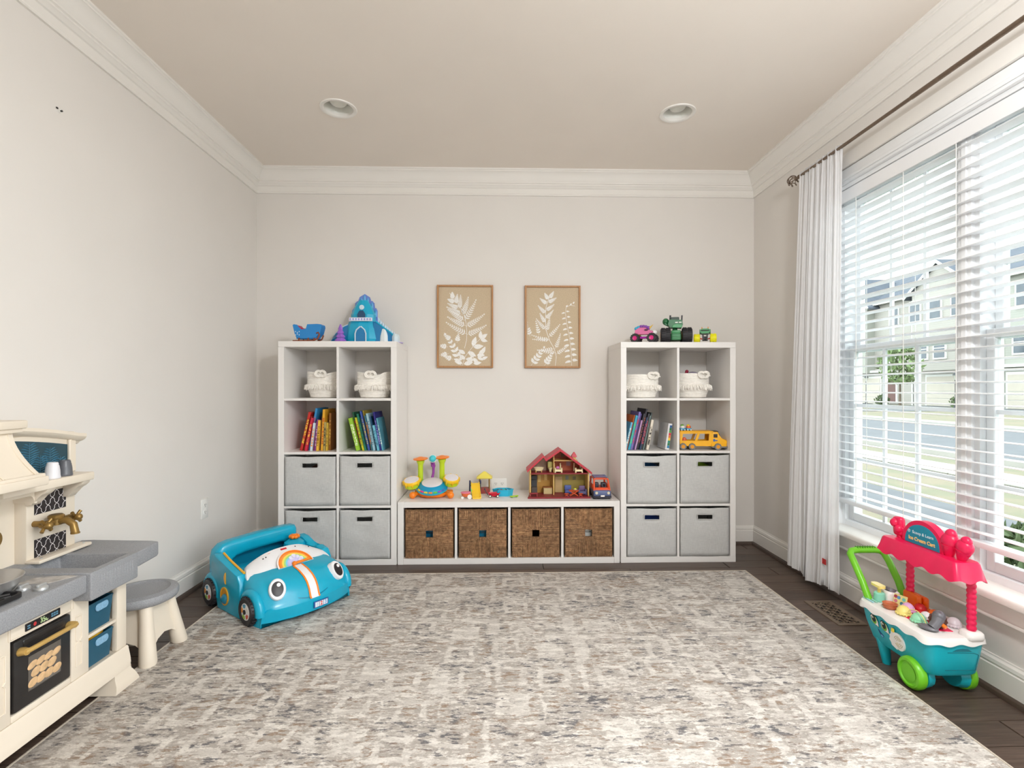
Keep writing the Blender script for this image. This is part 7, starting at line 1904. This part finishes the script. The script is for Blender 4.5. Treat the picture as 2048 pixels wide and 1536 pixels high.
G().rings([[(0.150+k*math.cos(a)*rk_.uniform(.85, 1.1), -0.035+k*0.6*math.sin(a), z_) for a in [2*PI*i/9 for i in range(9)]] for k, z_ in ((0.034, 0), (0.032, 0.05), (0.020, 0.098), (0.006, 0.112))]).obj('white_rock', plastic((222, 228, 230), 0.45), ca, ang=15)
G().rings([[(0.232+k*math.cos(a), -0.045+k*math.sin(a), z_) for a in [2*PI*i/7 for i in range(7)]] for k, z_ in ((0.026, 0.006), (0.026, 0.045), (0.018, 0.062))]).obj('end_block', plastic((206, 222, 228), 0.45), ca, ang=15)
G().prism(circ(0.045, 20, 0.238, -0.05, 0.05), 0.006, None, 0.002, 1).obj('ramp_foot', plastic((190, 176, 226), 0.4), ca)
rg = []
for k in range(9):
    t_ = k/8; x_ = lerp(-0.07, -0.222, t_); z_ = 0.128*math.cos(t_*PI/2)**0.7+0.004
    rg.append([(x_, -0.030, 0.0), (x_, -0.040, z_*0.55), (x_, -0.02, z_), (x_, 0.04, z_), (x_, 0.05, 0.0)])
G().rings(rg).obj('left_wing', TQD, ca, ang=30)
G().tube([(lerp(-0.07, -0.222, k/8), 0.0, 0.128*math.cos(k/8*PI/2)**0.7+0.008) for k in range(9)], 0.008, 6).obj('wing_ridge', ICE, ca)
sgY = 3.455
sg_ = thing('toy_sleigh', 'small blue toy sleigh with crimson seat and brown runners on shelf', 'toy sleigh', (xpx(620, sgY), sgY, HT))
SB = plastic((30, 130, 200), 0.35); BRN = plastic((134, 66, 36), 0.5)
hull = [(-0.092, 0.116), (-0.100, 0.110), (-0.086, 0.050), (-0.074, 0.024), (0.0, 0.020), (0.055, 0.030), (0.078, 0.055), (0.090, 0.100), (0.086, 0.116), (0.060, 0.118), (-0.005, 0.116), (-0.012, 0.084), (-0.044, 0.080), (-0.060, 0.098), (-0.070, 0.112)]
for y_ in (-0.040, 0.034): G().prism(hull, 0.006, FS(y_), 0.0015, 1).obj('sleigh_side', SB, sg_)
G().b2((-0.076, -0.036, 0.020), (0.058, 0.036, 0.030)).obj('sleigh_floor', SB, sg_)
G().rings([[(x_, y_, z_) for x_, z_ in ((0.055, 0.03), (0.078, 0.055), (0.090, 0.100), (0.084, 0.116), (0.070, 0.112), (0.060, 0.05))] for y_ in (-0.036, 0.036)]).obj('dashboard', SB, sg_)
G().prism([(-0.080, 0.112), (-0.064, 0.108), (-0.050, 0.090), (-0.014, 0.088), (-0.014, 0.060), (-0.070, 0.060)], 0.066, FS(-0.033), 0.002, 1).obj('seat', plastic((190, 26, 70), 0.45), sg_)
for y_ in (-0.040, 0.036):
    G().tube([(-0.098, y_, 0.005), (-0.03, y_, 0.005), (0.035, y_, 0.007), (0.066, y_, 0.022), (0.076, y_, 0.046), (0.068, y_, 0.062), (0.056, y_, 0.056)], 0.0055, 8).obj('runner', BRN, sg_)
    for x_ in (-0.06, 0.0, 0.04): G().tube([(x_, y_, 0.008), (x_+0.004, y_, 0.026)], 0.005, 6).obj('runner_strut', BRN, sg_)
for k in range(6): G().ball((-0.080+0.012*(k % 3), -0.0405, 0.045+0.016*(k//3)+0.006*(k % 2)), (0.003, 0.001, 0.004), 8, 6).obj('frost_dot', ICE, sg_)
lt_ = thing('toy_tree', 'lilac toy fir tree in front of the blue toy castle', 'toy tree', (xpx(681, 3.45), 3.45, HT))
LIL = plastic((150, 100, 196), 0.35)
G().prism(circ(0.032, 18, 0.006, 0, 0.022), 0.008, None, 0.002, 1).obj('tree_base', plastic((140, 70, 180), 0.4), lt_)
for k in range(4):
    z_ = 0.006+k*0.026; r_ = 0.040-k*0.008
    G().rings([[((r_*(1.0 if i % 2 else 0.78))*q*math.cos(2*PI*i/14), (r_*(1.0 if i % 2 else 0.78))*q*0.7*math.sin(2*PI*i/14), z_+dz) for i in range(14)] for q, dz in ((0.9, 0), (1.0, 0.006), (0.25, 0.036))]).obj('tree_tier', LIL, lt_, ang=25)

# ---------------------------------------------------------------- on top of the other shelf: three big-wheeled trucks
def tyre(parent, x, y, z, r, w, mat, hubm, ax='Y', knobs=14):
    m = T(x, y, z) @ (R(PI/2, 'X') if ax == 'Y' else R(PI/2, 'Y'))
    g = G().lathe([(r*0.5, -w/2), (r*0.86, -w/2), (r*0.97, -w/2+0.004), (r, 0), (r*0.97, w/2-0.004), (r*0.86, w/2), (r*0.5, w/2), (r*0.45, w/2-0.004)], 28, m)
    for k in range(knobs):
        for s_ in (-1, 1): g.box((0, 0, 0), (0.006*r/0.035, 0.006*r/0.035, w*0.36), 0.0008, 1, m @ R(2*PI*k/knobs+(0.2 if s_ > 0 else 0), 'Z') @ T(r*0.98, 0, s_*w*0.24))
    w_ = g.obj('tyre', mat, parent)
    G().lathe([(r*0.46, -w/2+0.003), (r*0.48, -w/2-0.001), (r*0.2, -w/2+0.002)], 20, m).lathe([(r*0.46, w/2-0.003), (r*0.48, w/2+0.001), (r*0.2, w/2-0.002)], 20, m).obj('rim', hubm, w_)
TY = plastic((40, 38, 42), 0.6); MAG = plastic((206, 30, 120), 0.35)
pY = 3.46
pt = thing('toy_monster_truck', 'pink and purple toy monster truck with white nose on shelf top', 'toy truck', (xpx(1289, pY), pY, HT), -0.45, 'toy trucks on the tall shelf')
for x_ in (-0.055, 0.055):
    for y_ in (-0.042, 0.042): tyre(pt, x_, y_, 0.031, 0.031, 0.036, TY, MAG)
G().b2((-0.06, -0.008, 0.030), (0.06, 0.008, 0.044), 0.003, 1).tube([(-0.05, -0.03, 0.034), (-0.05, 0.03, 0.034)], 0.005, 8).tube([(0.05, -0.03, 0.034), (0.05, 0.03, 0.034)], 0.005, 8).obj('chassis', plastic((190, 40, 190), 0.35), pt)
for x_ in (-0.04, 0.04):
    for y_ in (-0.02, 0.02): G().cyl((x_, y_, 0.034), (x_*0.75, y_*0.8, 0.066), 0.0045, n=8).obj('shock_absorber', plastic((226, 190, 50), 0.35), pt)
G().rings([[(x_, y_*w_, z_) for x_, z_ in ((-0.062, 0.058), (0.058, 0.056), (0.062, 0.076), (0.03, 0.088), (0.008, 0.104), (-0.03, 0.104), (-0.058, 0.086))] for y_, w_ in ((-1, 0.026), (-1, 0.030), (1, 0.030), (1, 0.026))]).obj('truck_body', plastic((226, 120, 170), 0.3), pt, ang=30)
G().ball((0.064, 0, 0.070), (0.020, 0.024, 0.017), 16, 10).obj('white_nose', plastic((236, 232, 232), 0.35), pt)
for k in range(6): G().ball((-0.055+k*0.016, 0, 0.100+0.012*math.sin(k*0.6)), (0.014, 0.009, 0.013), 12, 8).obj('mane_tuft', plastic((124, 62, 160) if k > 1 else (60, 170, 206), 0.4), pt)
G().cyl((0.032, 0, 0.100), (0.058, 0, 0.124), 0.007, 0.001, n=10).obj('horn', plastic((214, 176, 50), 0.35), pt)
for y_ in (-0.0305, 0.0305): G().box((0.016, y_, 0.086), (0.022, 0.001, 0.010), 0, 1).obj('window', plastic((60, 34, 60), 0.2), pt)
gY = 3.50
gt = thing('toy_monster_truck', 'big green toy tractor truck with wide black wheels on shelf top', 'toy truck', (xpx(1351, gY), gY, HT), -0.26, 'toy trucks on the tall shelf')
GN = plastic((30, 104, 58), 0.4); GNL = plastic((70, 150, 96), 0.4)
for x_ in (-0.068, 0.072): tyre(gt, x_, -0.03, 0.052, 0.052, 0.066, TY, plastic((226, 160, 40), 0.4), 'X', 20)
for x_ in (-0.062, 0.062): tyre(gt, x_, 0.08, 0.046, 0.046, 0.05, TY, plastic((226, 160, 40), 0.4), 'X', 18)
G().b2((-0.034, -0.055, 0.020), (0.034, 0.09, 0.066), 0.006, 2).obj('engine_block', GN, gt)
for k in range(4): G().b2((-0.026, -0.058, 0.024+k*0.011), (0.026, -0.054, 0.031+k*0.011), 0.001, 1).obj('grille_bar', GNL, gt)
G().b2((-0.030, -0.052, 0.066), (0.030, -0.01, 0.088), 0.004, 2).obj('front_fairing', GNL, gt)
G().cyl((-0.004, -0.02, 0.082), (-0.008, -0.018, 0.114), 0.018, 0.014, n=12).obj('neck_column', GN, gt)
G().rings([[(x_, y_, z_) for x_, z_ in ((-0.040, 0.106), (0.036, 0.102), (0.044, 0.126), (0.036, 0.156), (-0.044, 0.160), (-0.054, 0.128))] for y_ in (-0.060, 0.022)]).obj('cab', GN, gt, ang=20)
G().b2((-0.036, -0.055, 0.156), (0.020, 0.02, 0.176), 0.003, 1).obj('cab_roof', plastic((36, 60, 48), 0.45), gt)
G().prism([(-0.03, 0.104), (0.034, 0.102), (0.040, 0.122), (0.004, 0.128), (-0.02, 0.124)], 0.012, FY @ T(0, 0, 0.058), 0.002, 1).obj('bumper_jaw', GNL, gt)
for x_ in (0.002, 0.026): G().box((x_, -0.062, 0.139), (0.018, 0.004, 0.007), 0.001, 1).obj('headlight', plastic((236, 236, 226), 0.3), gt)
G().cyl((0.038, -0.03, 0.146), (0.040, -0.03, 0.190), 0.005, n=10).obj('exhaust_stack', DGR, gt); G().cyl((-0.038, -0.03, 0.15), (-0.036, -0.03, 0.192), 0.006, n=10).obj('exhaust_stack', DGR, gt)
G().ball((-0.066, -0.02, 0.150), (0.022, 0.024, 0.024), 14, 10).tube([(-0.075, -0.03, 0.148), (-0.066, -0.034, 0.13), (-0.05, -0.03, 0.122)], 0.008, 8).obj('side_tank', GN, gt)
yY = 3.46
yt = thing('toy_monster_truck', 'small green toy truck with bright yellow wheels on shelf top', 'toy truck', (xpx(1410, yY), yY, HT), -0.38, 'toy trucks on the tall shelf')
YW = plastic((232, 226, 20), 0.45)
for x_ in (-0.052, 0.052):
    for y_ in (-0.045, 0.05): tyre(yt, x_, y_, 0.029, 0.029, 0.040, YW, plastic((220, 60, 40), 0.4), 'X', 16)
for sx in (-1, 1): G().b2((sx*0.013-0.005, -0.05, 0.012), (sx*0.013+0.005, -0.03, 0.072), 0.002, 1).obj('frame_rail', DGR, yt); G().tube([(sx*0.016, -0.045, 0.024), (sx*0.036, -0.045, 0.030)], 0.004, 8).obj('axle_stub', plastic((200, 50, 40), 0.4), yt)
G().b2((-0.016, -0.03, 0.020), (0.016, 0.06, 0.044), 0.003, 1).obj('chassis', DGR, yt)
G().rings([[(sx*w_, y_, z_) for sx, y_ in ((-1, -0.056), (1, -0.056), (1, 0.06), (-1, 0.06))] for w_, z_ in ((0.022, 0.062), (0.031, 0.072), (0.032, 0.084), (0.022, 0.094))]).obj('truck_body', GNL, yt, ang=20)
G().b2((-0.026, -0.0575, 0.078), (0.026, -0.052, 0.085)).obj('windscreen', plastic((30, 38, 32), 0.2), yt)
for sx in (-1, 1): G().cyl((sx*0.018, -0.03, 0.090), (sx*0.020, -0.03, 0.108), 0.006, 0.002, n=8).obj('roof_spike', plastic((224, 150, 70), 0.4), yt); G().b2((sx*0.032-0.003, -0.05, 0.06), (sx*0.032+0.003, 0.02, 0.09), 0.002, 1).obj('side_fin', GN, yt)

# ---------------------------------------------------------------- yellow car carrier in the cube
cx, cz, cw = cellR(1, 2)
tY = 3.470
tr = thing('toy_car_carrier', 'yellow toy car carrier truck standing in the shelf cube', 'toy truck', (xpx(1404, tY), tY, cz), -0.10)
YT = plastic((246, 180, 24), 0.35); YTD = plastic((226, 150, 16), 0.4); GRYP = plastic((120, 122, 122), 0.5)
FS2 = lambda y0: FS(y0)
bed_ = [(-0.160, 0.026), (0.040, 0.026), (0.056, 0.050), (0.052, 0.116), (0.060, 0.128), (-0.160, 0.122)]
w1 = [(-0.150, 0.060), (-0.072, 0.060), (-0.055, 0.112), (-0.138, 0.112)]
for y_ in (-0.050, 0.042):
    g = G()
    out_ = [(-0.160, 0.026), (0.045, 0.026), (0.052, 0.070), (0.060, 0.128), (-0.05, 0.124), (-0.160, 0.121)]
    inn_ = [(-0.146, 0.062), (-0.02, 0.062), (0.030, 0.064), (0.034, 0.110), (-0.05, 0.110), (-0.140, 0.108)]
    g.frame(out_, inn_, 0.008, FS(y_)); g.obj('trailer_side', YT, tr, ang=25)
    G().prism([(-0.062, 0.060), (-0.046, 0.060), (-0.026, 0.112), (-0.044, 0.112)], 0.008, FS(y_)).obj('trailer_strut', YT, tr)
G().b2((-0.158, -0.046, 0.030), (0.044, 0.046, 0.040)).obj('lower_deck', GRYP, tr); G().b2((-0.160, -0.050, 0.118), (0.062, 0.050, 0.128), 0.003, 1).obj('upper_deck', YT, tr)
cabp = [(0.048, 0.022), (0.150, 0.022), (0.152, 0.060), (0.146, 0.070), (0.112, 0.074), (0.098, 0.112), (0.090, 0.122), (0.054, 0.122), (0.048, 0.110)]
G().prism(cabp, 0.096, FS(-0.048), 0.006, 2).obj('cab', YT, tr)
G().box((0, 0, 0), (0.004, 0.074, 0.030), 0.002, 1, T(0.1075, 0, 0.094) @ R(-0.36, 'Y')).obj('windscreen', plastic((50, 44, 44), 0.15), tr)
G().b2((0.062, -0.0495, 0.084), (0.088, -0.047, 0.108), 0.001, 1).obj('side_window', plastic((50, 44, 44), 0.15), tr)
G().b2((0.062, -0.034, 0.120), (0.100, 0.034, 0.127), 0.003, 1).obj('roof_hatch', plastic((60, 56, 56), 0.4), tr)
G().b2((0.1505, -0.022, 0.034), (0.1535, 0.022, 0.062), 0.001, 1).obj('grille', plastic((160, 150, 140), 0.4), tr)
for y_ in (-0.036, 0.036): G().box((0.151, y_, 0.050), (0.004, 0.014, 0.014), 0.002, 1).obj('headlight', plastic((240, 236, 220), 0.3), tr)
G().b2((0.052, -0.050, 0.014), (0.158, 0.050, 0.026), 0.004, 1).obj('bumper', GRYP, tr)
G().ball((0.066, -0.049, 0.066), (0.008, 0.0008, 0.010), 10, 6).ball((0.080, -0.0488, 0.064), (0.010, 0.0008, 0.004), 10, 6).obj('door_sticker', paper((70, 110, 170)), tr)
for x_ in (-0.140, -0.080, 0.090):
    for y_ in (-0.048, 0.048):
        m = T(x_, y_, 0.023) @ R(PI/2, 'X')
        w_ = G().lathe([(0.012, -0.010), (0.021, -0.010), (0.023, -0.006), (0.023, 0.006), (0.021, 0.010), (0.012, 0.010)], 24, m).obj('wheel', GRYP, tr)
        G().lathe([(0.0125, -0.011), (0.0125, 0.011)], 20, m).lathe([(0.006, -0.0125), (0.006, 0.0125)], 14, m).obj('hub', YTD, w_)
def egg_car(px_, dz, top, low, label, s_=1.0):
    loc = (xpx(px_, tY), tY, cz+dz)
    t = thing('toy_egg_car', label, 'toy car', loc, 0, 'little round toy cars on the carrier')
    G().box((0, 0, 0.009), (0.036, 0.030, 0.014), 0.004, 2).obj('car_base', plastic(low, 0.35), t)
    G().ball((0, 0, 0.022), (0.016, 0.014, 0.016), 16, 10).obj('dome_body', plastic(top[0], 0.35), t)
    G().ball((-0.002, 0, 0.034), (0.012, 0.011, 0.008), 14, 8).obj('cap', plastic(top[1], 0.35), t)
    for x_ in (-0.011, 0.011):
        for y_ in (-0.015, 0.015): G().cyl((x_, y_-0.002, 0.0045), (x_, y_+0.002, 0.0045), 0.0045, n=12).obj('wheel', plastic((230, 230, 230), 0.4), t)
egg_car(1365, 0.1285, ((235, 232, 226), (110, 180, 60)), (50, 150, 200), 'round toy car with green cap on the carrier roof')
egg_car(1377, 0.1285, ((236, 110, 60), (236, 206, 50)), (60, 160, 200), 'round orange toy car with yellow cap on the carrier roof')
egg_car(1369, 0.0405, ((230, 110, 70), (236, 120, 70)), (60, 160, 200), 'round coral toy car inside the yellow carrier')
